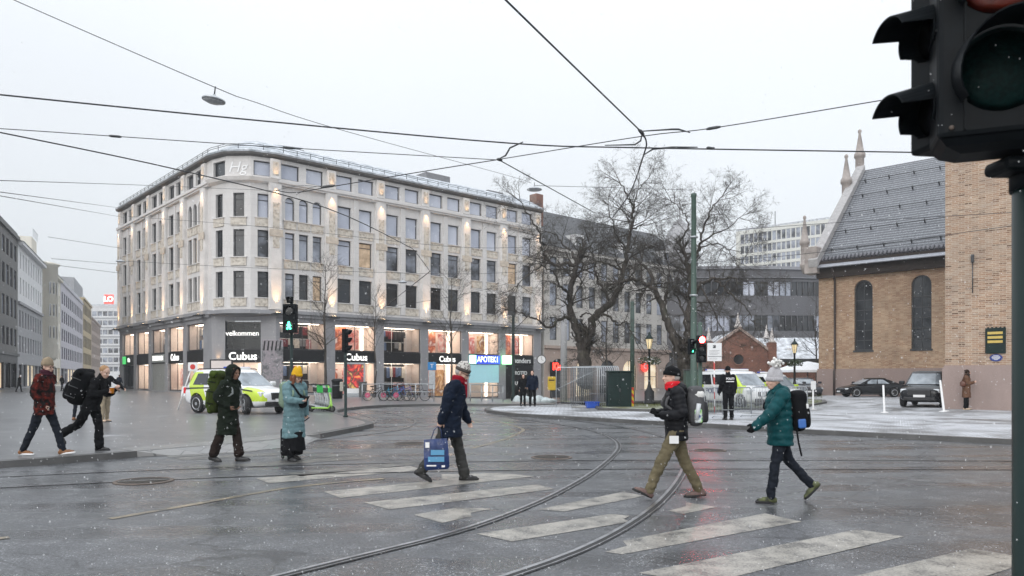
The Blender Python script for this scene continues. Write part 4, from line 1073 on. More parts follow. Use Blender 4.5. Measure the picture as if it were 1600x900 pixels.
t = thing('wall_plaque', 'small blue oval plaque below the notice board', 'plaque', pl_(x0, z0), math.atan2(uN.y, uN.x))
mb = MB(); mb.loft([[V((.25*math.cos(a)*s, y, .165*math.sin(a)*s)) for a in [6.283*k/28 for k in range(28)]] for s, y in ((1, -.003), (1, -.03), (.94, -.035))]); mb.build('plate', M('enamel_blue', (.03, .05, .22), .25, var=.05), t)
mb = MB()
for i, w_ in enumerate((.2, .3, .34, .28, .16)): mb.box((-w_/2, -.038, .085 - .045*i), (w_/2, -.0355, .105 - .045*i))
mb.build('small_lettering', K['whiteP'], t)
mb = MB(); x0, z0 = onw(1520, 410); mb.box((x0 - .05, -.12, z0), (x0 + .06, 0, z0 + .35)); mb.tube([(x0, -.05, z0), (x0, -.05, z0 - 1.4)], .02, 5); mb.build('wall_bracket', K['dgrey'], tw)
# ================================================================== vehicles
PAINT = {}
def carpaint(n, c): return M(n, c, .25, 0, var=.04, coat=.15, spec=.3)
K['carblk'] = carpaint('black_car_paint', (.012, .013, .016)); K['cargry'] = carpaint('dark_grey_car_paint', (.05, .055, .065))
K['police'] = mk_police('police_livery', .62, .55, .45); K['policev'] = mk_van('police_van_livery')
K['trim'] = M('black_plastic_trim', (.02, .02, .022), .55, var=.15)
K['cglass'] = mk_glass('car_glass', (.1, .12, .14), (.3, .34, .38), 1.2, .05); K['cgdark'] = mk_glass('car_glass_dark', (.012, .014, .016), (.03, .034, .04), .6, .05)
K['lens'] = M('headlight_lens', (.7, .73, .76), .12, .3, var=.2, vs=20); K['tail'] = M('tail_lens', (.45, .01, .015), .2, var=.1, emit=.25, ecol=(.8, .02, .02))
K['blue'] = M('blue_beacon', (.02, .06, .4), .15, var=.1); K['hivis'] = M('hi_vis_yellow', (.56, .74, .03), .3, var=.05); K['chrome'] = M('bright_trim', (.6, .61, .63), .2, .9, var=.05)
def car(name, label, cat, loc, rz, mat, st, cab, wb, wr, W, steer=0., glass=('cglass', 'cgdark'), kind='suv', group=None):
    """st: (x, z bottom, z shoulder, z top, half width); cab: dict of roof outline"""
    t = thing(name, label, cat, loc, rz, group)
    mb = MB(); rings = []
    for x, zb, zs, zt, w in st:
        h = [(0, zb), (.75*w, zb), (.96*w, zb + .07), (w, zb + .45*(zs - zb)), (.99*w, zs - .12), (.94*w, zs), (.5*w, zt - .012), (0, zt)]
        rings.append([V((x, y, z)) for y, z in h] + [V((x, -y, z)) for y, z in h[-2:0:-1]])
    mb.loft(rings)
    me = evaluated(mb, 'body', [('SUBSURF', dict(levels=2, render_levels=2))])
    cut = MB()
    for sx in (-1, 1): cut.cyl((sx*wb/2, -W, wr*1.02), (sx*wb/2, W, wr*1.02), wr*1.17, None, 28)
    co = bpy.data.objects.new('work', cut.mesh('cut')); COL.objects.link(co)
    bo = bpy.data.objects.new('work', me); COL.objects.link(bo)
    m = bo.modifiers.new('b', 'BOOLEAN'); m.object = co; m.operation = 'DIFFERENCE'; m.solver = 'EXACT'
    me2 = bpy.data.meshes.new_from_object(bo.evaluated_get(bpy.context.evaluated_depsgraph_get())); bpy.data.objects.remove(bo); bpy.data.objects.remove(co)
    for p in me2.polygons: p.use_smooth = True
    try: me2.set_sharp_from_angle(angle=R(35))
    except Exception: pass
    link('body', me2, [mat, K['trim']], t)
    # cabin
    c = cab; zb = c['zb']; zt = c['zt']; yb, yt = c['yb'], c['yt']; fb_, ft, rt, rb_ = c['fb'], c['ft'], c['rt'], c['rb']
    bow = .1
    def ringz(f):
        z = zb + (zt - zb)*f; k = f
        xf = fb_ + (ft - fb_)*k; xr = rb_ + (rt - rb_)*k; y = yb + (yt - yb)*k; xm = (xf + xr)/2
        return [V((xf + bow*.6, 0, z)), V((xf + bow*.45, y*.5, z)), V((xf - .06, y*.93, z)), V((xf - .2, y, z)), V((xm, y*1.012, z)), V((xr + .2, y*.99, z)), V((xr + .05, y*.92, z)), V((xr - .04, y*.5, z)), V((xr - .05, 0, z))]
    def full(f):
        h = ringz(f); return h + [V((p.x, -p.y, p.z)) for p in h[-2:0:-1]]
    mb = MB(); rg = [full(-.12), full(0), full(.5), full(1)]
    top = [V((p.x*.94 + (ft + rt)/2*.06, p.y*.9, zt + .055)) for p in full(1)]; top2 = [V((p.x*.7 + (ft + rt)/2*.3, p.y*.55, zt + .085)) for p in full(1)]
    mb.loft(rg + [top, top2]); mb.build('roof', mat, t)
    def surf(i0, i1, f, s=1):   # point on the cabin side between ring stations
        h0, h1 = ringz(0), ringz(1)
        def at_(h):
            k = int(min(i0, len(h) - 2)); a = h[k].lerp(h[k+1], i0 - k); return a
        p = at_(h0).lerp(at_(h1), f); return V((p.x, p.y*s, p.z))
    def pane(nm, idx, f0, f1, s, m, off=.012):
        mbp = MB(); lo = [surf(i, 0, f0, s) for i in idx]; hi = [surf(i, 0, f1, s) for i in idx]
        nrm = (lo[-1] - lo[0]).cross(hi[0] - lo[0]).normalized()
        cen = V(((fb_ + rb_)/2, 0, (zb + zt)/2))
        if nrm.dot(lo[0] - cen) < 0: nrm = -nrm
        lo = [p + nrm*off for p in lo]; hi = [p + nrm*off for p in hi]
        for i in range(len(lo) - 1): mbp.quad(lo[i], lo[i+1], hi[i+1], hi[i])
        return mbp.build(nm, m, t)
    # windscreen wraps both sides, so build from full point lists
    def wrap(nm, idxs, f0, f1, m, off):
        mbp = MB(); lo = [surf(i, 0, f0, 1) for i in idxs[::-1]] + [surf(i, 0, f0, -1) for i in idxs[1:]]; hi = [surf(i, 0, f1, 1) for i in idxs[::-1]] + [surf(i, 0, f1, -1) for i in idxs[1:]]
        o = V((off, 0, .008))
        for i in range(len(lo) - 1): mbp.quad(lo[i] + o, lo[i+1] + o, hi[i+1] + o, hi[i] + o)
        return mbp.build(nm, m, t)
    wrap('windscreen', [0, .6, 1.2, 1.85], .05, .9, K[glass[0]], .012); wrap('rear_window', [8, 7.4, 6.3], .2, .85, K[glass[1]], -.012)
    for s in (1, -1):
        for a, b in c['side']: pane('side_window', [a, (a + b)/2, b], .1, .86, s, K[glass[1] if kind != 'sedan' else glass[0]], .014)
    # wheels
    for sx in (-1, 1):
        for sy in (-1, 1):
            w = thing('wheel', None, None, (sx*wb/2, sy*(W/2 - .13), wr), 0, parent=t)
            w.rotation_euler = (0, 0, steer if sx > 0 else 0)
            q = MB(); q.loft([[V((r*math.cos(a), y, r*math.sin(a))) for a in [6.2832*k/28 for k in range(28)]] for r, y in ((wr*.66, -.115), (wr*.93, -.115), (wr, -.09), (wr, .09), (wr*.93, .115), (wr*.66, .115))]); q.build('tyre', K['rubber'], w)
            q = MB(); y0 = .1*sy
            q.cyl((0, y0 - .05*sy, 0), (0, y0 - .02*sy, 0), wr*.66, None, 24, 1)
            for k in range(5):
                a = 6.2832*k/5 + .3; d = V((math.cos(a), 0, math.sin(a))); e = V((-d.z, 0, d.x))
                o1 = V((0, y0, 0)); q.add([o1 + e*.035, o1 + d*wr*.64 + e*.05, o1 + d*wr*.64 - e*.05, o1 - e*.035], [(0, 1, 2, 3)], 0)
            q.ring((0, y0, 0), (0, 1, 0), wr*.63, .03, 24, 6, 0); q.cyl((0, y0 - .02, 0), (0, y0 + .012, 0), .07, None, 12, 0)
            q.build('rim', [K['rim'], K['rubber']], w)
    xf = st[-1][0]; xr = st[0][0]
    for sy in (-1, 1):
        hx, hy, hz, hl, hh = c['head']
        MB().bbox((hx - hl, sy*hy - .2, hz - hh), (hx, sy*hy + .2, hz + hh), .04).build('headlight', K['lens'], t)
        tx, ty, tz, tw_, th = c['tail']; MB().bbox((tx - .05, sy*ty - tw_, tz - th), (tx + .12, sy*ty + tw_*.6, tz + th), .03).build('tail_light', K['tail'], t)
        mx_ = fb_ - .35; MB().bbox((mx_ - .1, sy*(yb + .06) - .03 if sy > 0 else -(yb + .3), zb + .02), (mx_ + .08, sy*(yb + .06) + .24 if sy > 0 else -(yb + .03), zb + .2), .05).build('mirror', mat, t)
        for dx in c.get('handles', (.2, -.75)): MB().bbox((dx - .1, sy*(W/2) - .02, zb - .22), (dx + .1, sy*(W/2) + .02, zb - .18), .01).build('door_handle', K['trim'], t)
        MB().bbox((-wb/2 + wr*1.25, sy*(W/2 - .05) - .05, .2), (wb/2 - wr*1.25, sy*(W/2 - .05) + .05, .32), .02).build('sill', K['trim'], t)
    g = c['grille']; MB().bbox((g[0] - .12, -g[1], g[2] - g[3]), (g[0], g[1], g[2] + g[3]), .03).build('grille', K['trim'], t)
    b = c['bump']; MB().bbox((b[0] - .1, -b[1], b[2] - b[3]), (b[0], b[1], b[2] + b[3]), .04).build('lower_bumper', K['trim'], t)
    n_ = c['plate']; MB().bbox((n_[0] - .02, -.26, n_[1] - .06), (n_[0], .26, n_[1] + .06), .008).build('number_plate', K['white'], t)
    MB().bbox((xr + .0, -.26, n_[1] + .2), (xr + .03, .26, n_[1] + .32), .008).build('number_plate', K['white'], t)
    return t
SUV = [(-2.4, .48, .85, .9, .78), (-2.3, .34, 1.06, 1.1, .9), (-1.6, .25, 1.1, 1.13, .965), (-.5, .22, 1.1, 1.13, .975), (.7, .22, 1.07, 1.13, .975), (1.25, .22, 1.04, 1.12, .97), (1.9, .25, .98, 1.06, .95), (2.28, .32, .88, .97, .87), (2.42, .42, .76, .82, .76)]
cabS = dict(zb=1.1, zt=1.72, yb=.89, yt=.7, fb=1.2, ft=.45, rt=-1.95, rb=-2.25, side=[(3.06, 3.5), (3.58, 4.12), (4.2, 4.82)], head=(2.3, .66, .8, .3, .1), tail=(-2.36, .74, .92, .12, .13), grille=(2.44, .42, .72, .14), bump=(2.43, .7, .42, .09), plate=(2.46, .56))
p = GD(373, 31.2, PZ)
t = car('police_car', 'yellow and white police SUV parked behind the woman in the green coat', 'police car', p, R(-30), K['police'], SUV, cabS, 2.9, .38, 1.95, R(-28))
def lightbar(t, x, z, w=.6, l=.14):
    MB().bbox((x - l, -w, z), (x + l, w, z + .1), .03).build('light_bar', K['white'], t); MB().bbox((x - l*.8, -w - .01, z + .02), (x + l*.8, -w*.4, z + .115), .03).build('beacon', K['blue'], t); MB().bbox((x - l*.8, w*.4, z + .02), (x + l*.8, w + .01, z + .115), .03).build('beacon', K['blue'], t)
lightbar(t, -.1, 1.8)
for s in (-1, 1):
    for q in ([(x, s*.99, .42), (x + .1, s*.99, .42), (x + .28, s*.985, .82), (x + .18, s*.985, .82)] for x in (.52, .75)): MB().add(q, [(0, 1, 2, 3)]).build('black_stripe', K['trim'], t)
    for q in ([(.95, s*.965, 1.0), (1.9, s*.935, .9), (1.9, s*.93, .95), (.95, s*.945, 1.06)], [(-2.2, s*.92, .98), (-.6, s*.955, 1.02), (-.6, s*.95, 1.07), (-2.2, s*.89, 1.03)]): MB().add(q, [(0, 1, 2, 3)]).build('black_stripe', K['trim'], t)
    text('lettering', 'POLITI', .3, K['trim'], t, (upright(-.35, -.995, .78) if s < 0 else Matrix.Translation((-.35, .995, .78)) @ Matrix.Rotation(R(180), 4, 'Z') @ Matrix.Rotation(R(90), 4, 'X')), .004, .006)
    MB().tube([(-1.7, s*.68, 1.78), (-1.6, s*.68, 1.83), (.2, s*.68, 1.83), (.3, s*.68, 1.79)], .02, 6).build('roof_rail', K['trim'], t)
# vans
VAN = [(-2.45, .4, 1.05, 1.08, .86), (-2.4, .28, 1.1, 1.13, .93), (-1.6, .22, 1.12, 1.15, .96), (0, .2, 1.12, 1.15, .965), (1.2, .2, 1.1, 1.16, .96), (1.75, .22, 1.04, 1.14, .95), (2.2, .26, .95, 1.05, .92), (2.45, .34, .82, .9, .84)]
cabV = dict(zb=1.12, zt=1.84, yb=.9, yt=.78, fb=1.62, ft=.85, rt=-2.32, rb=-2.42, side=[(3.04, 3.4), (3.5, 4.1), (4.18, 4.85)], head=(2.32, .72, .82, .3, .12), tail=(-2.44, .82, 1.0, .08, .25), grille=(2.47, .5, .72, .12), bump=(2.46, .7, .4, .1), plate=(2.49, .52))
for i, (px, d, lab) in enumerate([(1147, 40.5, 'white and yellow police van nearest the policeman behind the fence'), (1196, 43.2, 'second police van half hidden behind the nearest one')]):
    q = GD(px, d, .24)
    t = car('police_van', lab, 'police van', q, R(-66), K['policev'], VAN, cabV, 3.1, .34, 1.93, 0, group='police vans parked by the lawn')
    lightbar(t, .2, 1.93, .7, .16); lightbar(t, -1.6, 1.93, .6, .1)
    for y in (-.28, .28): MB().cyl((2.46, y, .74), (2.53, y, .74), .12, .13, 18).build('spot_lamp', K['lens'], t)
    MB().tube([(2.44, -.45, .4), (2.54, -.42, .42), (2.54, -.42, .86), (2.54, .42, .86), (2.54, .42, .42), (2.44, .45, .4)], .03, 6).build('bull_bar', K['chrome'], t)
    text('lettering', 'POLITI', .42, M('blue_letters', (.03, .04, .12), .4, var=0) if i == 0 else bpy.data.materials['blue_letters'], t, upright(-.55, -.985, .85), .004, .008)
    text('lettering', 'POLITI', .2, bpy.data.materials['blue_letters'], t, Matrix.Translation((2.02, 0, 1.12)) @ Matrix.Rotation(R(90), 4, 'Z') @ Matrix.Rotation(R(14), 4, 'X'), .004, .003)
    text('lettering', 'Politi', .22, K['whiteP'], t, upright(-1.75, -.93, 1.5), .004)
SED = [(-2.42, .5, .86, .95, .72), (-2.3, .32, .98, 1.03, .84), (-1.5, .22, .98, 1.04, .91), (-.3, .18, .94, .99, .925), (.8, .18, .9, .96, .925), (1.5, .2, .84, .9, .91), (2.1, .24, .72, .78, .84), (2.36, .3, .6, .66, .72)]
cabD = dict(zb=.96, zt=1.36, yb=.82, yt=.62, fb=1.15, ft=.3, rt=-1.0, rb=-2.05, side=[(3.05, 3.75), (3.83, 4.5)], head=(2.22, .62, .62, .25, .06), tail=(-2.4, .66, .86, .16, .07), grille=(2.38, .3, .5, .09), bump=(2.36, .6, .32, .06), plate=(2.39, .42))
car('parked_car', 'black saloon car parked along the church wall with its red tail lamp visible', 'car', GD(1359, 56.5, PZ), R(181), K['carblk'], SED, cabD, 2.83, .34, 1.86, 0, kind='sedan')
cabB = dict(cabS); cabB['grille'] = (2.45, .5, .72, .15)
car('parked_car', 'black SUV with a frosted windscreen parked half behind the church tower', 'car', GD(1450, 38.4, PZ), R(-128), K['carblk'], SUV, cabB, 2.95, .38, 1.98, 0)
car('parked_car', 'dark hatchback parked beneath the white parasol', 'car', GD(1256, 60, PZ), R(-95), K['cargry'], SED, cabD, 2.7, .33, 1.8, 0)
car('parked_car', 'grey car just behind the white woolly hat', 'car', GD(1229, 58, PZ), R(-70), K['cargry'], SED, cabD, 2.7, .33, 1.8, 0)
# ================================================================== street furniture
def visor(mb, r=.12, L=.2, mi=0, th=.005):
    """hooded signal visor pointing along -y, open below"""
    n = 20; rows = []
    for y, k in ((0, 1.), (-L*.55, 1.), (-L, .96)):
        rows.append([V((r*k*math.sin(a), y, r*k*math.cos(a))) for a in [R(-128 + 256*i/n) for i in range(n + 1)]])
    rows[2] = [V((p.x, -L*(.42 + .58*max(0, (math.cos(R(-128 + 256*i/n)) + .55)/1.55)), p.z)) for i, p in enumerate(rows[2])]
    rows[1] = [p.lerp(q, .5) for p, q in zip(rows[0], rows[2])]
    inn = [[V((p.x*(1 - th/r), p.y, p.z*(1 - th/r))) for p in row] for row in rows]
    mb.loft(rows, mi, True, False, False); mb.loft([r_[::-1] for r_ in inn], mi, True, False, False)
    for i in range(n): mb.quad(rows[2][i], rows[2][i+1], inn[2][i+1], inn[2][i], mi)
K['ledred'] = M('lit_red_lamp', (1, .05, .04), .3, var=0, emit=75, ecol=(1, .03, .028)); K['ledgrn'] = M('lit_green_lamp', (.1, 1, .55), .3, var=0, emit=9, ecol=(.05, 1, .45))
K['lensdk'] = M('dark_lens', (.02, .022, .024), .15, var=.3, vs=20); K['lensgr'] = M('unlit_green_lens', (.002, .012, .0115), .5, var=.5, vs=60, bump=.4, bs=70, spec=.08); K['lensrd'] = M('unlit_red_lens', (.12, .02, .012), .12, var=.3, vs=20)
def signal(name, parent, loc, rz, lenses, r=.1, w=.15, seg=.3, mat='sigblk', vis=.2):
    """signal head facing local -y; lenses top to bottom"""
    h = thing(name, None, None, loc, rz, parent=parent)
    n_ = len(lenses); H = n_*seg
    mb = MB(); mb.bbox((-w, 0, 0), (w, w*1.15, H), .02); [mb.box((-w - .004, .01, i*seg - .004), (w + .004, w*1.14, i*seg + .004)) for i in range(1, n_)]
    mb.build('housing', K[mat], h)
    for i, l in enumerate(lenses):
        z = H - seg*(i + .5); mb = MB(); mb.m = Matrix.Translation((0, -.002, z)); visor(mb, r*1.12, vis); mb.build('visor', K[mat], h)
        if l == 'man':
            mb = MB(); mb.cyl((0, -.004, z), (0, -.012, z), r, None, 24); mb.build('lens', K['lensdk'], h)
            mb = MB(); mb.cyl((0, -.014, z + r*.6), (0, -.02, z + r*.6), r*.2, None, 10)
            for a, b_, q in (((0, .45), (.02, -.1), .24), ((.0, -.05), (.38, -.75), .17), ((0, -.05), (-.36, -.75), .17), ((0, .35), (.38, -.05), .13), ((0, .35), (-.34, -.02), .13)): mb.tube([(a[0]*r, -.017, z + a[1]*r), (b_[0]*r, -.017, z + b_[1]*r)], q*r, 6)
            mb.build('walking_man', K['ledgrn'], h)
        else: le = MB().lathe([(.001, .018), (r*.5, .016), (r*.85, .01), (r, 0)], 24).build('lens', K[l], h); le.rotation_euler = (R(90), 0, 0); le.location = (0, -.003, z)
    return h
# the near signal at the upper right, seen from the side and behind
d0 = 2.55; tp = GD(1629, d0, PZ)
ns = thing('traffic_light', 'large dark traffic light on a green pole close to the camera', 'traffic light', (tp.x, tp.y, 0))
MB().lathe([(.1, -.1), (.1, .02), (.088, .03), (.088, 3.75), (.06, 3.8)], 32).build('pole', K['green'], ns)
zb_ = 2.36
h = thing('signal_head', None, None, (-.255, -.17, zb_), R(-22), parent=ns)
mb = MB(); mb.bbox((-.175, 0, 0), (.175, .2, .95), .018); mb.box((-.179, .012, .355), (.179, .196, .363)); mb.box((-.1, -.006, .02), (-.092, 0, .93)); mb.box((.092, -.006, .02), (.1, 0, .93)); mb.build('housing', K['sigblk'], h)
for l, z in (('lensgr', .2), ('lensrd', .51), ('lensrd', .82)):
    mb = MB(); mb.m = Matrix.Translation((.005, .004, z)) @ Matrix.Rotation(R(9), 4, 'X'); visor(mb, .142, .24, 0, .005); mb.build('visor', K['sigblk'], h)
    le = MB().lathe([(.001, .03), (.06, .027), (.11, .014), (.132, 0)], 32).build('lens', K[l], h); le.rotation_euler = (R(90), 0, 0); le.location = (.005, -.003, z)
MB().ell((-.135, -.004, .03), (.008, .006, .008), 0, 10, 6).build('bolt', K['rust'], h)
sh = thing('side_head', None, None, (-.345, .03, zb_ + .03), R(-82), parent=ns)
MB().bbox((-.14, 0, -.01), (.14, .12, .85), .015).build('side_housing', K['sigblk'], sh)
def visor_cut(mb, r, L):
    n = 28; A = [R(-150 + 300*i/n) for i in range(n + 1)]
    Lf = lambda a: L if abs(a) < R(66) else (L*.42 if abs(a) < R(118) else L*.2)
    r0 = [V((r*math.sin(a), 0, r*math.cos(a))) for a in A]; r1 = [V((r*.97*math.sin(a), -Lf(a), r*.97*math.cos(a) - Lf(a)*.3)) for a in A]
    k = .95; i0 = [V((p.x*k, p.y, p.z*k)) for p in r0]; i1 = [V((p.x*k, p.y, (p.z - p.y*.3)*k + p.y*.3)) for p in r1]
    mb.loft([r0, r1], 0, False, False, False); mb.loft([i0[::-1], i1[::-1]], 0, False, False, False)
    for i in range(n): mb.quad(r1[i], r1[i+1], i1[i+1], i1[i])
for z in (.115, .38, .645):
    mb = MB(); mb.m = Matrix.Translation((0, 0, z)); visor_cut(mb, .095, .185); mb.build('visor', K['sigblk'], sh)
    le = MB().lathe([(.001, .01), (.09, 0)], 20).build('lens', K['lensdk'], sh); le.rotation_euler = (R(90), 0, 0); le.location = (0, -.002, z)
mb = MB(); mb.m = Matrix.Translation((-.25, -.17, zb_)) @ Matrix.Rotation(R(-22), 4, 'Z')
mb.loft([[V((x, y, z)) for x, y in ((-a, e), (a, e), (a, f_), (-a, f_))] for a, e, f_, z in ((.17, .005, .2, .0), (.15, .03, .2, -.02), (.1, .08, .2, -.035))], 0, False); mb.m = None
mb.bbox((-.17, -.08, zb_ - .09), (.06, .06, zb_ - .04), .02); mb.cyl((0, 0, zb_ - .14), (0, 0, zb_ - .04), .097, None, 20)
mb.build('bracket', K['sigblk'], ns)

def post_signal(label, px, py, H, heads, r=.055, dz=PZ, mat='green', extra=None):
    p = G(px, py, dz); t = thing('traffic_light', label, 'traffic light', p)
    MB().lathe([(r*1.7, 0), (r*1.7, .05), (r, .06), (r, H), (r*.6, H + .03)], 14).build('pole', K[mat], t)
    for loc, rz, ln, kw in heads: signal('signal_head', t, loc, rz, ln, **kw)
    if extra: extra(t)
    return t
post_signal('traffic light with a green walking man above the yellow woolly hat', 455.5, 655, 4.1, [((-.0, -.3, 3.02), R(-4), ['lensdk', 'man'], dict(r=.17, w=.23, seg=.5, vis=.16)), ((.0, -.24, 4.06), 0, ['lensdk'], dict(r=.08, w=.11, seg=.22))])
def pbox(t): MB().bbox((-.2, -.09, .95), (-.07, .09, 1.3), .02).build('push_button_box', M('beige_box', (.35, .33, .28), .5, var=.1), t)
post_signal('slim traffic light on a green post facing right beside the parked scooters', 540, 651.5, 3.05, [((.05, .0, 2.4), R(75), ['lensdk', 'lensdk', 'lensdk'], dict(r=.1, w=.13, seg=.29))], extra=pbox)
p34 = G(1090, 655, PZ)
rs = post_signal('traffic light showing red beside the tall green mast', 1094, 656, 3.35, [((-.0, -.25, 1.98), R(0), ['ledred', 'lensdk', 'lensdk'], dict(r=.11, w=.16, seg=.31, vis=.12)), ((-.3, -.12, 2.26), R(25), ['lensdk', 'man'], dict(r=.07, w=.11, seg=.27))], r=.075, mat='pgreen')
m_ = GD(1084, 36, PZ); t = thing('catenary_mast', 'tall green steel mast between the bare trees', 'mast', m_)
MB().lathe([(.24, 0), (.24, .3), (.165, .4), (.15, 4.5), (.135, 4.52), (.115, 10.15), (.14, 10.2), (.14, 10.32), (.02, 10.38)], 16).build('pole', K['pgreen'], t)
mb = MB(); [mb.lathe([(.2, z), (.2, z + .08)], 14) for z in (5.4, 8.2)]; mb.build('collar', K['galv'], t)
m2 = GD(802, 60, PZ); t = thing('catenary_mast', 'slim dark green mast in front of the black jeweller front', 'mast', m2); MB().lathe([(.2, 0), (.2, .4), (.13, .5), (.12, 6.9), (.02, 7)], 12).build('pole', K['green'], t)
m3 = GD(881, 62, PZ); t = thing('catenary_mast', 'grey concrete mast left of the forked tree trunk', 'mast', m3); MB().lathe([(.3, -.3), (.24, 9), (.02, 9.05)], 12).build('pole', K['greyr'], t)
m4 = GD(988, 60, PZ); t = thing('catenary_mast', 'dark mast behind the lantern with flowers', 'mast', m4); MB().lathe([(.2, -.3), (.16, 8.2), (.02, 8.25)], 12).build('pole', K['pgreen'], t)

# lanterns
def lantern(label, px, d, H, basket, lit=1.):
    p = GD(px, d, .22); t = thing('street_lamp', label, 'street lamp', p)
    MB().lathe([(.36, 0), (.36, .14), (.28, .18), (.28, .75), (.2, .82), (.12, 1.0), (.075, 1.2), (.06, H - .9), (.1, H - .86), (.06, H - .8)], 16).build('post', K['black'], t)
    mb = MB(); mb.loft([[V((r*math.cos(a), r*math.sin(a), z)) for a in [6.2832*k/6 for k in range(6)]] for r, z in ((.1, H - .8), (.2, H - .25))], 1, False)
    for k in range(6):
        a = 6.2832*k/6; c, s_ = math.cos(a), math.sin(a); mb.tube([(.1*c, .1*s_, H - .8), (.205*c, .205*s_, H - .24)], .014, 4, 0)
    mb.build('lamp_glass', [K['black'], M('lantern_glass_%d' % px, (.6, .52, .34), .25, var=.2, emit=.5*lit, ecol=(1, .75, .4))], t)
    MB().lathe([(.24, H - .25), (.24, H - .22), (.12, H - .05), (.06, H), (.06, H + .06), (.02, H + .18)], 12).build('lamp_cap', K['green'], t)
    if basket:
        mb = MB(); rr = random.Random(px)
        for k in range(420):
            a = rr.uniform(0, 6.283); q = rr.random()**.5*basket; z = H - 1.35 + rr.uniform(-.32, .18)*(1.1 - .5*q/basket) - .2*q
            c = V((q*math.cos(a), q*math.sin(a), z)); e = V((rr.uniform(-1, 1), rr.uniform(-1, 1), rr.uniform(-.8, .5))).normalized()*.11; f_ = V((rr.uniform(-1, 1), rr.uniform(-1, 1), rr.uniform(-1, 1))).normalized()*.04
            mb.add([c, c + e*.5 + f_, c + e, c + e*.5 - f_], [(0, 1, 2, 3)], 0 if rr.random() < .93 else 1)
        mb.build('flower_basket', [M('basket_leaves_%d' % px, (.03, .05, .02), .7, var=.5, vs=9), K['snow']], t)
lantern('black lamp post with a lantern and a hanging ring of greenery on the lawn', 1014.5, 43, 4.0, .62)
lantern('black lamp post with a lantern and greenery in front of the parked hatchback', 1241.5, 50, 3.9, .5)
# hanging street lamps
def hang_lamp(label, p, r, mat='dgrey', tilt=0):
    t = thing('hanging_lamp', label, 'street lamp', p); t.rotation_euler = (0, tilt, 0)
    MB().lathe([(.001, .5*r), (.1*r, .5*r), (.14*r, .36*r), (.55*r, .24*r), (.93*r, .08*r), (r, 0), (r*.98, -.02), (r*.95, -.02)], 28).build('shade', K['galv'], t)
    MB().lathe([(r*.95, -.018), (r*.6, -.05), (.001, -.06)], 24).build('diffuser', M('lamp_diffuser', (.42, .43, .45), .3, var=.4, vs=30), t)
    MB().tube([(0, 0, .45*r), (0, 0, .45*r + .14)], .012, 6).build('hanger', K['dgrey'], t); return t
pA = P(334, 156, 12.6); pB = P(835, 296, 29); pC = P(629, 441, 50); pD = P(188, 408.5, 52)
hang_lamp('round grey lamp hanging high on a span wire at the upper left', pA, .19, tilt=R(7))
hang_lamp('grey dish lamp hanging above the crown of the left bare tree', pB, .29)
hang_lamp('small dish lamp hanging before the middle of the department store', pC, .3)
hang_lamp('small dish lamp hanging at the far left edge of the department store', pD, .3)

# crowd barriers
def barrier(label, p, rz, L=2.2, H=1.08, grp=None):
    t = thing('crowd_barrier', label, 'barrier', p, rz, grp)
    MB().tube([(-L/2, 0, .12), (-L/2, 0, H - .08), (-L/2 + .08, 0, H), (L/2 - .08, 0, H), (L/2, 0, H - .08), (L/2, 0, .12)], .019, 8).build('frame', K['galv'], t)
    mb = MB(); mb.tube([(-L/2, 0, .2), (L/2, 0, .2)], .016, 6)
    for k in range(1, 18): mb.tube([(-L/2 + L*k/18, 0, .2), (-L/2 + L*k/18, 0, H)], .012, 5)
    mb.build('bars', K['galv'], t)
    for s in (-1, 1): MB().tube([(s*(L/2 - .25), -.28, 0), (s*(L/2 - .25), -.2, .05), (s*(L/2 - .25), .2, .05), (s*(L/2 - .25), .28, 0)], .016, 6).build('foot', K['galv'], t)
    return t
bp = [(1093, 654), (1148, 652), (1203, 650), (1252, 646)]
bl = ['barrier directly behind the man in the black puffer jacket', 'barrier directly behind the policeman', 'barrier in front of the second police van', 'barrier ending behind the teal jacket']
first = None
for i in range(4):
    a = G(1086 + 44*i, 654.5 - 1.6*i, PZ); b_ = G(1130 + 44*i, 652.9 - 1.6*i, PZ); c = (a + b_)/2; ang_ = math.atan2((b_ - a).y, (b_ - a).x); L = (b_ - a).length - .04
    lab = 'grey crowd ' + bl[i]
    barrier(lab, c, ang_, L, 1.1, 'crowd barriers around the police vans')
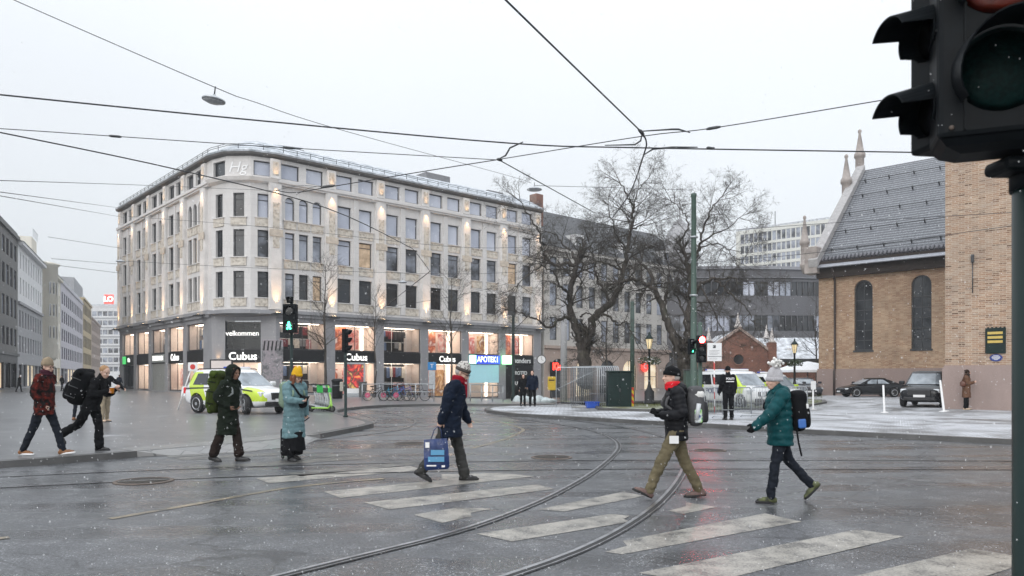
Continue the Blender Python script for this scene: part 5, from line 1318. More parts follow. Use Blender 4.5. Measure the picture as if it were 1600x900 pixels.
# stacked fence panels
fa = G(870, 637, PZ)
for i in range(12):
    pos = fa + V((1.9 + .13*i - .2, .15 + .12*i, 0)) if i else fa + V((.95, .0, 0))
    if i == 0:
        t = thing('fence_panel', 'fence panel with dark mesh lying across the front of the stack', 'fence panel', fa + V((1.05, -.35, 0)), R(2))
        L, H = 2.2, 1.95
    else:
        t = thing('fence_panel', 'grey temporary fence panel stood in the stack beside the green cabinet', 'fence panel', fa + V((1.25 + .105*i, .35 + .02*i, 0)), R(-58), 'temporary fence panels stood in a stack'); L, H = 2.1, 2.0
    MB().tube([(-L/2, 0, .02), (-L/2, 0, H - .1), (-L/2 + .1, 0, H), (L/2 - .1, 0, H), (L/2, 0, H - .1), (L/2, 0, .02)], .022, 8).build('frame', K['galv'], t)
    mb = MB(); mb.tube([(-L/2, 0, .25), (L/2, 0, .25)], .02, 6)
    for k in range(1, 26): mb.tube([(-L/2 + L*k/26, 0, .25), (-L/2 + L*k/26, 0, H)], .005 if i else .009, 4)
    for k in range(1, 9 if i == 0 else 4): z = .25 + (H - .25)*k/(9 if i == 0 else 4); mb.tube([(-L/2, .01, z), (L/2, .01, z)], .004, 4)
    mb.build('mesh_infill', K['galv'] if i else K['dgrey'], t)
    MB().bbox((-.35, -.11, -.0), (.35, .11, .1), .03).build('foot_block', M('concrete_foot', (.3, .3, .29), .8, var=.2) if i == 0 else bpy.data.materials['concrete_foot'], t)
    if i == 0: MB().tube([(-L/2, -.03, .9), (L/2, -.03, H)], .015, 6).build('brace', K['galv'], t)
p = G(925, 637.5, PZ)
t = thing('plastic_crate', 'small blue plastic crate at the foot of the fence panels', 'crate', p, .2); MB().bbox((-.3, -.2, 0), (.3, .2, .3), .04).build('shell', M('blue_plastic', (.03, .1, .5), .4, var=.1), t); MB().bbox((-.33, -.23, .25), (.33, .23, .31), .02).build('rim', bpy.data.materials['blue_plastic'], t)
p = G(967, 638.5, PZ); t = thing('utility_cabinet', 'dark green snow-speckled utility cabinet on the pavement', 'cabinet', p, .04)
MB().bbox((-.55, -.3, .0), (.55, .35, 1.72), .03).build('body', K['green'], t); MB().bbox((-.6, -.35, 1.7), (.6, .4, 1.78), .02).build('lid', K['green'], t)
for s in (-1, 1): MB().bbox((s*.27 - .255, -.315, .12), (s*.27 + .255, -.29, 1.64), .01).build('door', K['green'], t)
MB().bbox((-.05, -.34, .8), (.03, -.31, .95), .008).build('handle', K['dgrey'], t)
p = G(986, 638.5, PZ); t = thing('marker_post', 'red and yellow striped marker board beside the green cabinet', 'marker board', p, .05)
n = NT('red_yellow_stripes'); q = n.n('SeparateXYZ', {0: n.c}); s_ = n.math('GREATER_THAN', n.math('FRACT', n.math('MULTIPLY', n.math('ADD', q.outputs[0], q.outputs[2]), 3.2)), .5)
n.P(Base_Color=n.mix(s_, (.6, .03, .02), (.75, .55, .02)), Roughness=.4)
MB().bbox((-.13, -.02, .1), (.13, .02, 1.0), .012).build('board', n.mat, t); MB().bbox((-.3, -.15, 0), (.3, .15, .1), .03).build('base', K['rubber'], t)
p = G(1116, 646, PZ); t = thing('sign_board', 'white information sign on a striped pole in front of the police van', 'sign', p, R(4)); H = 2.75
n = NT('red_white_stripes'); q = n.n('SeparateXYZ', {0: n.c}); s_ = n.math('GREATER_THAN', n.math('FRACT', n.math('MULTIPLY', n.math('ADD', q.outputs[2], n.math('MULTIPLY', q.outputs[0], 1.2)), 1.7)), .5)
n.P(Base_Color=n.mix(s_, (.5, .05, .04), (.7, .7, .7)), Roughness=.4)
MB().cyl((0, 0, 0), (0, 0, H - .6), .03, None, 10).build('pole', n.mat, t); MB().bbox((-.3, -.04, H - .62), (.3, -.01, H + .12), .01).build('board', K['white'], t)
mb = MB(); mb.box((-.07, -.045, H - .09), (.05, -.041, H + .03)); mb.box((-.28, -.045, H - .44), (.28, -.041, H - .42)); [mb.box((-.22, -.044, H - .2 - .05*k), (.2 - .07*(k % 2), -.041, H - .19 - .05*k)) for k in range(4)]; [mb.box((-.22, -.044, H - .5 - .04*k), (.12, -.041, H - .493 - .04*k)) for k in range(2)]
mb.build('small_print', K['dgrey'], t)
MB().tube([(.0, -.02, H + .1), (.38, .3, H + .36)], .014, 6).build('stay', K['galv'], t)
# white marker posts on the square
for px, py, H, lean, plate, lab in ((1270.5, 640, 1.55, 0, 1, 'white post with a small square plate on the snowy square'), (1382, 645, 1.3, -2.5, 0, 'slightly leaning white post before the black saloon car'), (1475, 643, 1.4, -7, 0, 'strongly leaning white post in front of the black SUV')):
    t = thing('marker_post', lab, 'post', G(px, py, PZ)); t.rotation_euler = (0, R(lean), 0)
    MB().lathe([(.2, 0), (.2, .03), (.05, .05), (.042, H), (.01, H + .02)], 14).build('post', K['white'], t)
    if plate: MB().bbox((-.14, -.05, H - .45), (.14, -.03, H + .02), .01).build('plate', K['white'], t)
# parasol over the cars
p = GD(1262, 69, PZ); t = thing('parasol', 'large snow-covered white parasol at the corner of the church', 'parasol', p)
MB().cyl((0, 0, 0), (0, 0, 2.9), .05, None, 10).build('pole', K['dgrey'], t)
MB().loft([[V((s*x, s*y, z)) for x, y in ((-1, -1), (0, -1.02), (1, -1), (1.02, 0), (1, 1), (0, 1.02), (-1, 1), (-1.02, 0))] for s, z in ((2.4, 1.95), (2.35, 2.15), (1.2, 2.65), (.05, 2.95))], 0, False).build('canopy', K['snow'], t)
t = thing('utility_cabinet', 'grey cabinet behind the crowd fence next to the green mast', 'cabinet', GD(1079, 37.5, PZ)); MB().bbox((-.3, -.3, 0), (.3, .3, 1.9), .03).build('body', K['pgreen'], t); MB().bbox((-.33, -.33, 1.88), (.33, .33, 1.96), .02).build('lid', K['dgrey'], t)
# round clock and yellow box by the store's end
p = GD(846, 84, 0); t = thing('street_clock', 'small round white clock jutting out at the end of the store', 'clock', (p.x, p.y, 3.6)); MB().cyl((0, -.12, 0), (0, .12, 0), .5, None, 24).build('dial', K['white'], t); MB().ring((0, -.12, 0), (0, 1, 0), .48, .04, 24, 6).build('rim', K['dgrey'], t)
MB().tube([(0, -.13, 0), (0, -.13, .33)], .02, 4).build('hand', K['black'], t); MB().tube([(0, -.13, 0), (.2, -.13, -.1)], .025, 4).build('hand', K['black'], t); MB().tube([(0, .1, 0), (.1, 1.4, 0)], .04, 6).build('bracket', K['dgrey'], t)
p = GD(862, 66, 0); t = thing('post_box', 'yellow box on a post beside the arcade doorway', 'post box', p); MB().bbox((-.35, -.25, 1.1), (.35, .25, 2.3), .06).build('box', M('yellow_box', (.62, .42, .03), .4, var=.1), t); MB().cyl((0, 0, -.1), (0, 0, 1.12), .06, None, 8).build('post', K['dgrey'], t); MB().bbox((-.25, -.28, 1.95), (.25, -.24, 2.05), .01).build('slot', K['black'], t)
p = GD(945, 42, PZ); t = thing('bollard', 'short black bollard between the fence stack and the cabinet', 'bollard', p); MB().lathe([(.09, 0), (.09, .1), (.06, .14), (.055, 1.05), (.085, 1.1), (.07, 1.2), (.01, 1.26)], 12).build('post', K['black'], t)
MB().lathe([(.07, 1.0), (.075, 1.03), (.07, 1.06)], 12).build('collar', K['galv'], t)
t = thing('snow_heap', 'low heap of snow and ice behind the couple in dark coats', 'snow heap', GD(835, 52, .1)); 
mb = MB(); rr = random.Random(5)
for k in range(14): mb.ell((rr.uniform(-1.2, 1.2), rr.uniform(-.3, .3), .1), (rr.uniform(.25, .5), .3, rr.uniform(.15, .42)), 0, 8, 5)
mb.build('heap', M('dirty_ice', (.5, .56, .57), .5, var=.2), t)

# left side: advert stand, bin, tripod board, rail, sign
p = GD(554, 57, PZ); t = thing('advert_stand', 'grey framed backlit advert with a figure in red and orange', 'advert', p, R(8))
mb = MB(); w, H = 1.6, 2.6
mb.bbox((-w/2, -.12, 0), (w/2, .12, .3), .03); mb.bbox((-w/2, -.12, .3), (-w/2 + .12, .12, H), .02); mb.bbox((w/2 - .12, -.12, .3), (w/2, .12, H), .02); mb.bbox((-w/2, -.12, H - .12), (w/2, .12, H), .02); mb.build('frame', K['galv'], t)
MB().box((-w/2 + .1, -.06, .28), (w/2 - .1, .06, H - .1)).build('poster', mk_poster('poster_advert', [(.9, .45, .1), (.7, .05, .05), (.06, .03, .03), (.85, .5, .15)], 1.6, 4.4, .35), t)
MB().box((-w/2 + .1, -.07, .29), (w/2 - .1, -.062, .65)).build('caption_strip', K['white'], t)
p = GD(527, 52, PZ); t = thing('litter_bin', 'dark round litter bin left of the advert stand', 'bin', p); MB().lathe([(.32, 0), (.36, .05), (.36, 1.15), (.4, 1.2), (.4, 1.3), (.3, 1.38), (.001, 1.4)], 20).build('body', K['black'], t); MB().lathe([(.365, .85), (.38, .9), (.365, .95)], 20).build('band', K['dgrey'], t)
p = G(302, 640, PZ); d_ = p.y
t = thing('tripod_sign', 'white tripod sign stand left of the police SUV', 'sign', p)
for a, b_ in (((-.62, -.2, 0), (-.05, 0, 2.0)), ((.35, -.15, .0), (.05, 0, 2.0)), ((-.05, .6, 0), (0, .03, 2.0))): MB().tube([a, b_], .03, 6).build('leg', K['white'], t)
MB().bbox((-.22, -.06, 1.75), (.22, -.02, 2.15), .02).build('plate', K['white'], t); MB().cyl((0, -.065, 1.95), (0, -.07, 1.95), .12, None, 16).build('emblem', K['red'], t)
p = GD(296, 60, PZ); t = thing('sandwich_board', 'low white board standing on the paving by the side front', 'board', p, R(-20)); mb = MB(); mb.quad((-.9, 0, 0), (.9, 0, 0), (.9, .2, .75), (-.9, .2, .75)); mb.quad((.9, .45, 0), (-.9, .45, 0), (-.9, .22, .75), (.9, .22, .75)); mb.build('panel', K['white'], t)
mb = MB(); [mb.tube([(s*.9, y, 0), (s*.9, .21, .77)], .02, 5) for s in (-1, 1) for y in (0, .45)]; mb.build('frame', K['galv'], t)
MB().box((-.5, .05, .3), (.5, .07, .42)).build('print', M('pale_blue_print', (.3, .45, .6), .5, var=.1), t)
p = GD(346, 63, PZ); t = thing('advert_stand', 'dark framed round-cornered sign board behind the police SUV', 'sign', p, R(5)); MB().bbox((-.95, -.08, .2), (.95, .08, 3.0), .07).build('frame', K['black'], t); MB().bbox((-.82, -.1, 1.1), (.82, -.082, 2.88), .008).build('panel', K['shopwall'], t)
p = GD(426, 62, PZ); t = thing('map_stand', 'grey panel stand with dark slanted stripes on its top beside the entrance', 'sign', p, R(5)); MB().bbox((-.85, -.06, 1.3), (.85, .06, 4.6), .03).build('panel', mk_poster('collage', [(.05, .05, .055), (.16, .16, .17), (.3, .26, .28), (.1, .13, .14)], 2.2, 2.), t)
mb = MB()
for k in range(5): x = -.72 + .32*k; mb.quad((x - .06, -.065, 3.7), (x + .08, -.065, 3.7), (x + .17, -.065, 4.5), (x + .05, -.065, 4.5))
mb.build('stripes', K['black'], t); mb = MB(); [mb.box((s*.7 - .06, -.06, 0), (s*.7 + .06, .06, 1.32)) for s in (-1, 1)]; mb.build('posts', K['galv'], t)
p = GD(675, 64, PZ); t = thing('stop_sign_post', 'slim pale post with a blue transit plate near the bicycle rail', 'sign', p); MB().cyl((0, 0, -.2), (0, 0, 2.9), .05, None, 8).build('pole', K['galv'], t); MB().bbox((-.36, -.06, 2.4), (.36, .06, 3.1), .03).build('plate', M('blue_plate', (.02, .2, .5), .35, var=0), t); MB().bbox((-.28, -.05, .8), (.28, .05, 2.35), .03).build('panel', K['galv'], t)
text('lettering', 'T', .5, K['whiteP'], t, upright(0, -.065, 2.75), .003)
def rail(label, px0, px1, y0, y1, posts, H=1.05):
    a, b_ = G(px0, y0, PZ), G(px1, y1, PZ); u = b_ - a; t = thing('railing', label, 'railing', a, math.atan2(u.y, u.x)); L = u.xy.length; dz = u.z
    mb = MB()
    mb.tube([(0, 0, H), (L, 0, H + dz)], .035, 8); mb.tube([(0, 0, H*.55), (L, 0, H*.55 + dz)], .025, 8); mb.build('rail', K['galv'], t)
    for k in range(posts): f = k/(posts - 1); MB().cyl((L*f, 0, dz*f - .1), (L*f, 0, H + dz*f), .035, None, 8).build('post', K['galv'], t)
rail('galvanised railing with bicycles leaning on it in front of the store', 566, 678, 626, 626.8, 5); rail('grey railing in front of the pharmacy window', 735, 786, 627, 627.5, 4)
p = GD(567, 57, PZ); t = thing('stone_post', 'square grey stone post at the left end of the bicycle railing', 'post', p); MB().bbox((-.25, -.25, 0), (.25, .25, 1.1), .03).build('shaft', K['kerb'], t); MB().bbox((-.28, -.28, 1.1), (.28, .28, 1.18), .02).build('cap', K['kerb'], t)

# bicycles and scooters
def bicycle(label, p, rz, col, guard=None):
    t = thing('bicycle', label, 'bicycle', p, rz, 'bicycles parked along the railing'); t.scale = (.98,)*3
    for x in (-.53, .53):
        w = thing('wheel', None, None, (x, 0, .34), 0, parent=t); MB().ring((0, 0, 0), (0, 1, 0), .325, .02, 26, 6).build('tyre', K['rubber'], w)
        mb = MB(); [mb.tube([(0, 0, 0), (.31*math.cos(a), 0, .31*math.sin(a))], .004, 3) for a in [6.2832*k/12 for k in range(12)]]; mb.cyl((0, -.05, 0), (0, .05, 0), .03, None, 8); mb.build('spokes', K['rim'], w)
        if guard and x < 0:
            MB().cyl((0, -.03, .03), (0, .03, .03), .17, None, 20).build('skirt_guard', guard, w)
    mb = MB()
    for a, b_ in (((-.53, 0, .34), (-.12, 0, .3)), ((-.53, 0, .34), (-.2, 0, .78)), ((-.12, 0, .3), (-.22, 0, .88)), ((-.12, 0, .3), (.36, 0, .78)), ((-.2, 0, .72), (.34, 0, .86)), ((.53, 0, .34), (.34, 0, .95))): mb.tube([a, b_], .024, 6)
    mb.build('frame', col, t); mb = MB(); mb.tube([(.34, 0, .93), (.32, 0, 1.05), (.36, 0, 1.07)], .016, 6); mb.tube([(.22, -.3, 1.05), (.36, -.22, 1.08), (.36, .22, 1.08), (.22, .3, 1.05)], .015, 6); mb.build('handlebar', K['dgrey'], t)
    MB().ell((-.24, 0, .93), (.15, .08, .045)).build('saddle', K['rubber'], t)
    mb = MB(); mb.cyl((-.12, -.04, .3), (-.12, .04, .3), .09, None, 14); mb.tube([(-.12, -.06, .3), (-.02, -.1, .16)], .012, 5); mb.tube([(-.12, .06, .3), (-.22, .1, .44)], .012, 5); mb.build('crank', K['dgrey'], t)
bc = lambda n, c: M(n, c, .35, .2, var=.05)
pink = bc('pink_guard', (.42, .08, .15)); cols = [bc('bike_black', (.02, .02, .022)), bc('bike_blue', (.04, .12, .3)), bc('bike_violet', (.12, .12, .35)), bc('bike_blue2', (.03, .2, .32)), bc('bike_grey', (.1, .1, .11))]
bl = [('black low bicycle with a pink wheel guard at the left end of the rail', 0, pink, 587), ('blue bicycle third from the right on the rail', 3, pink, 612), ('violet bicycle second from the right with pink guard', 2, pink, 632), ('dark blue bicycle in the middle of the railing row', 1, None, 622), ('grey bicycle at the right end of the rail nearest the post', 4, None, 651)]
for lab, ci, gd, px in bl: bicycle(lab, G(px, 626.5, PZ), R(rnd.uniform(-12, 12)), cols[ci], gd)
lime = M('lime_green_paint', (.32, .6, .1), .35, var=.08); sgrey = M('scooter_grey', (.35, .37, .38), .4, .2, var=.1); bgreen = M('bright_green_plastic', (.03, .45, .08), .4, var=.1)
def scooter(label, p, rz, col, lean=0.):
    t = thing('electric_scooter', label, 'scooter', p, rz, 'electric scooters parked in a row'); t.rotation_euler = (R(lean), 0, rz)
    for x in (-.5, .5):
        w = thing('wheel', None, None, (x, 0, .13), 0, parent=t); MB().ring((0, 0, 0), (0, 1, 0), .1, .035, 20, 8).build('tyre', K['rubber'], w); MB().cyl((0, -.03, 0), (0, .03, 0), .075, None, 14).build('rim', K['dgrey'], w)
    MB().bbox((-.48, -.08, .13), (.34, .08, .2), .02).build('deck', col, t)
    mb = MB(); mb.tube([(.32, 0, .17), (.42, 0, .32), (.4, 0, .45)], .045, 8); mb.tube([(.5, 0, .13), (.46, 0, .3), (.28, 0, 1.12)], [.03, .04, .032], 8); mb.build('stem', col, t)
    MB().tube([(.2, -.26, 1.14), (.28, -.1, 1.16), (.28, .1, 1.16), (.2, .26, 1.14)], .02, 6).build('handlebar', K['rubber'], t)
    MB().bbox((-.66, -.05, .2), (-.36, .05, .26), .02).build('mudguard', K['dgrey'], t); MB().tube([(.0, .08, .14), (-.02, .2, .0)], .012, 5).build('kick_stand', K['dgrey'], t)
    MB().bbox((.3, -.07, .82), (.42, .07, 1.02), .02).build('battery_box', bgreen if col == lime else K['dgrey'], t)
for i in range(7):
    p = G(503 - 3.6*i, 643.5 - .9*i, PZ); lab = 'lime green electric scooter at the near end of the row' if i == 0 else 'grey electric scooter parked in the row behind the lime green one'
    scooter(lab, p, R(-14 + rnd.uniform(-3, 3)), lime if i == 0 else sgrey, rnd.uniform(-3, 5))
t = thing('bike_basket', 'bright green carrier box standing among the scooters', 'box', G(497, 642, PZ) + V((0, .7, .78)), R(10)); MB().bbox((-.22, -.2, 0), (.22, .2, .34), .04).build('shell', bgreen, t); MB().bbox((-.24, -.22, .3), (.24, .22, .36), .02).build('lid', bgreen, t)
# ================================================================== people
def rotY(a): return Matrix.Rotation(-R(a), 3, 'Y')      # positive pitch: x axis tips up
def ik(a, b, l1, l2, pole):
    d = b - a; L = min(d.length, (l1 + l2)*.999); u = d.normalized()
    x = (l1*l1 - l2*l2 + L*L)/(2*L); h = math.sqrt(max(0, l1*l1 - x*x))
    w = pole - u*pole.dot(u); w.normalize()
    return a + u*x + w*h, a + u*L
def skeleton(s, p):
    J = {}
    for k, sy in (('L', 1), ('R', -1)):
        th, kn, fp = p['leg' + k]; sp = p.get('spread', 0)
        hip = V((0, .09*s*sy, 0)); a, b = R(th), R(th - kn)
        knee = hip + V((math.sin(a), math.sin(R(sp))*sy, -math.cos(a)))*.445*s
        ank = knee + V((math.sin(b), math.sin(R(sp))*sy*.6, -math.cos(b)))*.415*s
        m = Matrix.Rotation(R(p.get('toe', 6))*sy, 3, 'Z') @ rotY(fp)
        J['hip' + k], J['kne' + k], J['ank' + k], J['fm' + k] = hip, knee, ank, m
    lo = min(min((J['ank' + k] + J['fm' + k] @ V((x, 0, -.085))*s).z for x in (-.07, .1, .19)) for k in 'LR')
    up = V((0, 0, -lo))
    for k in list(J):
        if not k.startswith('fm'): J[k] = J[k] + up
    J['pel'] = up; l = R(p.get('lean', 3)); u = V((math.sin(l), 0, math.cos(l))); J['u'] = u
    f = V((math.cos(l), 0, -math.sin(l))); tw = R(p.get('twist', 0)); side = Matrix.Rotation(tw, 3, 'Z') @ V((0, 1, 0)); J['f'], J['side'] = f, side
    J['chest'] = up + u*.36*s; J['sho'] = up + u*.49*s; J['neck'] = up + u*.545*s + f*.01*s
    hp, hy = p.get('head', (0, 0)); hm = Matrix.Rotation(R(hy), 3, 'Z') @ rotY(-hp + -p.get('lean', 3)*.35)
    J['hm'] = hm; J['head'] = J['neck'] + (u*.6 + hm @ V((0, 0, .4)))*.155*s + hm @ V((.025, 0, 0))*s
    for k, sy in (('L', 1), ('R', -1)):
        sh = J['sho'] + side*.175*s*sy; q = p['arm' + k]
        if 'to' in q:
            el, wr = ik(sh, up + V(q['to'])*s, .285*s, .255*s, V(q.get('pole', (-.6, sy*.5, -.5))))
        else:
            a, o, e = R(q['a']), R(q.get('o', 8)), R(q.get('e', 15)); inn = R(q.get('i', 0))
            el = sh + V((math.sin(a)*math.cos(o), sy*math.sin(o), -math.cos(a)*math.cos(o)))*.285*s
            wr = el + V((math.sin(a + e)*math.cos(inn), -sy*math.sin(inn) + sy*math.sin(o)*.3, -math.cos(a + e)*math.cos(inn)))*.255*s
        J['sh' + k], J['el' + k], J['wr' + k] = sh, el, wr
    return J
def hand(mb, J, k, s, curl, g=0.):
    """palm, four bent fingers of unequal length and a thumb from the side of the palm"""
    w, d = J['wr' + k], (J['wr' + k] - J['el' + k]).normalized(); sy = 1 if k == 'L' else -1
    a = J['f'] - d*J['f'].dot(d)                    # thumb side faces forward
    if a.length < .2: a = V((0, 0, 1)) - d*d.z
    a.normalize(); n = d.cross(a)*sy                # towards the body
    pc = w + d*.055*s
    m = Matrix((d, a, n)).transposed()
    mb.ell(pc, ((.052 + g)*s, (.041 + g)*s, (.017 + g)*s), 0, 12, 8, m)
    for i, (off, ln) in enumerate(((.028, .07), (.01, .08), (-.01, .074), (-.028, .056))):
        p0 = w + (d*.075 + a*off)*s; r = (.0088 + g*.7)*s; c = R(curl + 4*i)
        v1 = d*math.cos(c) + n*math.sin(c); p1 = p0 + v1*ln*.48*s
        v2 = d*math.cos(c*2.1) + n*math.sin(c*2.1); p2 = p1 + v2*ln*.45*s
        mb.cap(p0 - d*.03*s, p1, r*1.05, r, 8); mb.cap(p1, p2, r, r*.82, 8)
    t0 = w + (d*.03 + a*.03)*s; t1 = t0 + (d*.55 + a*.75 + n*.2).normalized()*.04*s; t2 = t1 + (d*.85 + a*.25 + n*.4).normalized()*.035*s
    mb.cap(t0, t1, .013*s + g, .011*s + g, 8); mb.cap(t1, t2, .011*s + g, .009*s + g, 8)
def limb(mb, pts, rads, n=14, puff=0., sp=.085, ph=0.):
    """tapered limb through joints, optionally quilted"""
    P_, r_ = [], []
    for i in range(len(pts) - 1):
        L = (pts[i+1] - pts[i]).length; m = max(2, int(L/.018))
        for k in range(m): P_.append(pts[i].lerp(pts[i+1], k/m)); r_.append(rads[i] + (rads[i+1] - rads[i])*k/m)
    P_.append(pts[-1]); r_.append(rads[-1])
    # soften bends
    for _ in range(3): P_ = [P_[0]] + [P_[i]*.5 + (P_[i-1] + P_[i+1])*.25 for i in range(1, len(P_) - 1)] + [P_[-1]]
    d = 0
    if puff:
        for i in range(len(P_)):
            if i: d += (P_[i] - P_[i-1]).length
            r_[i] += puff*(abs(math.sin(math.pi*d/sp + ph))**.6 - .5)
    mb.tube(P_, r_, n); mb.ell(P_[0], (r_[0],)*3, 0, 12, 8); mb.ell(P_[-1], (r_[-1]*.98,)*3, 0, 12, 8)
def trunk(mb, J, s, prof, puff=0., sp=.085):
    """prof: (height along the spine from the pelvis, depth, width, forward shift); below the pelvis it hangs straight down"""
    rows = []; pr = []
    for (h0, a0, b0, c0), (h1, a1, b1, c1) in zip(prof[:-1], prof[1:]):
        m = max(1, int(abs(h1 - h0)/.02))
        for k in range(m): t = k/m; pr.append((h0 + (h1 - h0)*t, a0 + (a1 - a0)*t, b0 + (b1 - b0)*t, c0 + (c1 - c0)*t))
    pr.append(prof[-1])
    for h, rx, ry, sh in pr:
        q = puff*(abs(math.sin(math.pi*h/sp))**.6 - .5) if puff else 0
        if h >= 0: c, fx = J['pel'] + J['u']*h*s, J['f']
        else: c, fx = J['pel'] + V((0, 0, h*s)), V((1, 0, 0))
        sd = V((0, 1, 0)).lerp(J['side'], min(1, max(0, h/.45)))
        rows.append([c + fx*(sh*s + (rx*s + q)*math.cos(t)) + sd*(ry*s + q)*math.sin(t) for t in [6.2832*k/26 for k in range(26)]])
    mb.loft(rows)
def headm(J, s): return Matrix.Translation(J['head']) @ J['hm'].to_4x4() @ Matrix.Scale(s, 4)
def person(label, loc, rz, H, p, o, vox=.0105, group=None):
    s = H/1.75; J = skeleton(s, p); mb = MB()
    trunk(mb, J, s, [(-.08, .06, .09, 0), (0, .1, .15, 0), (.12, .09, .135, 0), (.3, .105, .15, .0), (.44, .1, .165, 0), (.52, .06, .08, 0)])
    for k in 'LR':
        limb(mb, [J['hip' + k], J['kne' + k], J['ank' + k]], [.08*s, .055*s, .036*s]); limb(mb, [J['sh' + k], J['el' + k], J['wr' + k]], [.05*s, .04*s, .026*s])
        hand(mb, J, k, s, p['arm' + k].get('curl', 22))
        mb.cap(J['ank' + k] + J['fm' + k] @ V((-.03, 0, -.045))*s, J['ank' + k] + J['fm' + k] @ V((.15, 0, -.06))*s, .04*s, .025*s)
    mb.cap(J['neck'] - J['u']*.05*s, J['head'] - J['hm'] @ V((.03, 0, .05))*s, .06*s, .052*s)
    hm = headm(J, s); h3 = hm.to_3x3(); mb.m = hm
    mb.ell((-.005, 0, .035), (.1, .078, .085)); mb.ell((.015, 0, -.03), (.082, .066, .085)); mb.ell((.05, 0, -.085), (.042, .042, .034))
    mb.cap((.088, 0, .012), (.112, 0, -.03), .011, .016, 8); mb.cap((.082, -.03, .028), (.082, .03, .028), .016, .016, 8); mb.cap((.088, -.016, -.062), (.088, .016, -.062), .012, .012, 8)
    for sy in (-1, 1): mb.ell((-.005, sy*.078, -.01), (.02, .01, .032), 0, 10, 6); mb.ell((.06, sy*.038, -.03), (.03, .024, .022), 0, 10, 6)
    mb.m = None
    b = tag(link('person', fuse(mb, 'person', vox*.85, 2), o.get('skin', K['skin'])), label, 'person', group); b.location = loc; b.rotation_euler = (0, 0, rz)
    def part(nm, m_, mat, v=vox, it=3, wr=0.): return link(nm, fuse(m_, nm, v*1.0, it, .5, wr), mat, b)
    def hpart(nm, mat, fn, fz=False, it=3):
        q = MB(); q.m = hm; fn(q)
        return link(nm, fuse(q, nm, vox*.8, it), mat, b) if fz else q.build(nm, mat, b)
    for sy in (-1, 1): hpart('eye', K['eye'], lambda q: q.ell((.0885, sy*.033, .006), (.009, .014, .008), 0, 10, 6))
    hpart('mouth', K['lip'], lambda q: q.ell((.1, 0, -.062), (.006, .024, .006), 0, 10, 6))
    # trousers / skirt
    tr = o['trousers']; m_ = MB(); fl_ = tr.get('flare', .0); rr = tr.get('r', 1.)
    trunk(m_, J, s, [(-.1, .075, .11, 0), (-.04, .11, .16, 0), (.06, .108, .158, 0), (.14, .09, .14, 0)])
    for k in 'LR': limb(m_, [J['hip' + k], J['kne' + k], J['ank' + k] + (J['ank' + k] - J['kne' + k]).normalized()*tr.get('len', .0)*s], [.102*s*rr, .074*s*rr, (.06 + fl_)*s*rr])
    part('trousers', m_, tr['mat'], wr=tr.get('wr', .014))
    if 'skirt' in o: 
        k_ = o['skirt']; m_ = MB(); trunk(m_, J, s, [(k_['z'], .2, .22, .02), (k_['z']*.5, .17, .19, .01), (0, .12, .165, 0)]); part('skirt', m_, k_['mat'])
    # shoes
    sh = o['shoes']
    for k in 'LR':
        a, fm = J['ank' + k], J['fm' + k]; T = lambda x, y, z: a + fm @ V((x, y, z))*s
        m_ = MB(); m_.cap(T(-.045, 0, -.05), T(.1, 0, -.052), .045*s, .043*s); m_.cap(T(.08, 0, -.055), T(.165, 0, -.062), .042*s, .032*s); m_.cap(T(-.02, 0, -.04), T(-.008, 0, .0), .05*s, .05*s)
        if sh.get('h', 0) > .05: m_.cap(a, a.lerp(J['kne' + k], sh['h']/.42), .05*s, .056*s)
        part('shoe', m_, sh['mat'], vox*.9, 2)
        m_ = MB(); m_.m = Matrix.Translation(a) @ fm.to_4x4() @ Matrix.Scale(s, 4)
        m_.loft([[V((.062 + .15*math.cos(t)*q, (.044 + .006*math.cos(t))*math.sin(t)*q, z)) for t in [6.2832*i/20 for i in range(20)]] for q, z in ((.97, -.09), (1, -.08), (1, -.066), (.95, -.06))]); m_.build('sole', sh.get('sole', K['rubber']), b)
    # upper garment
    t = o['top']; m_ = MB(); pf = t.get('puff', 0); g = t.get('g', 1.); hem = t.get('hem', -.2); fl2 = t.get('flare', 0.)
    trunk(m_, J, s, [(hem, (.135 + fl2)*g, (.185 + fl2)*g, .0), (min(hem + .1, -.03), (.135 + fl2*.7)*g, (.185 + fl2*.7)*g, 0), (.05, .135*g, .178*g, 0), (.25, .14*g, .182*g, .005), (.4, .138*g, .188*g, .0), (.47, .118*g, .18*g, 0), (.53, .085*g, .12*g, 0), (.56, .07, .085, .005)], pf, t.get('sp', .085))
    for k in 'LR':
        w = J['wr' + k] + (J['wr' + k] - J['el' + k]).normalized()*.012
        limb(m_, [J['sh' + k], J['el' + k], w], [.083*s*g, .068*s*g, .05*s*g], 14, pf, t.get('sp', .085), k == 'L')
    if t.get('collar', 1):
        c = J['neck'] + J['u']*.02*s; m_.cap(c - J['u']*.05*s, c + J['u']*(.03*t.get('collar', 1))*s, .088*s, .08*s)
    part('coat' if hem < -.4 else 'jacket', m_, t['mat'], wr=t.get('wr', .008 if pf else .017))
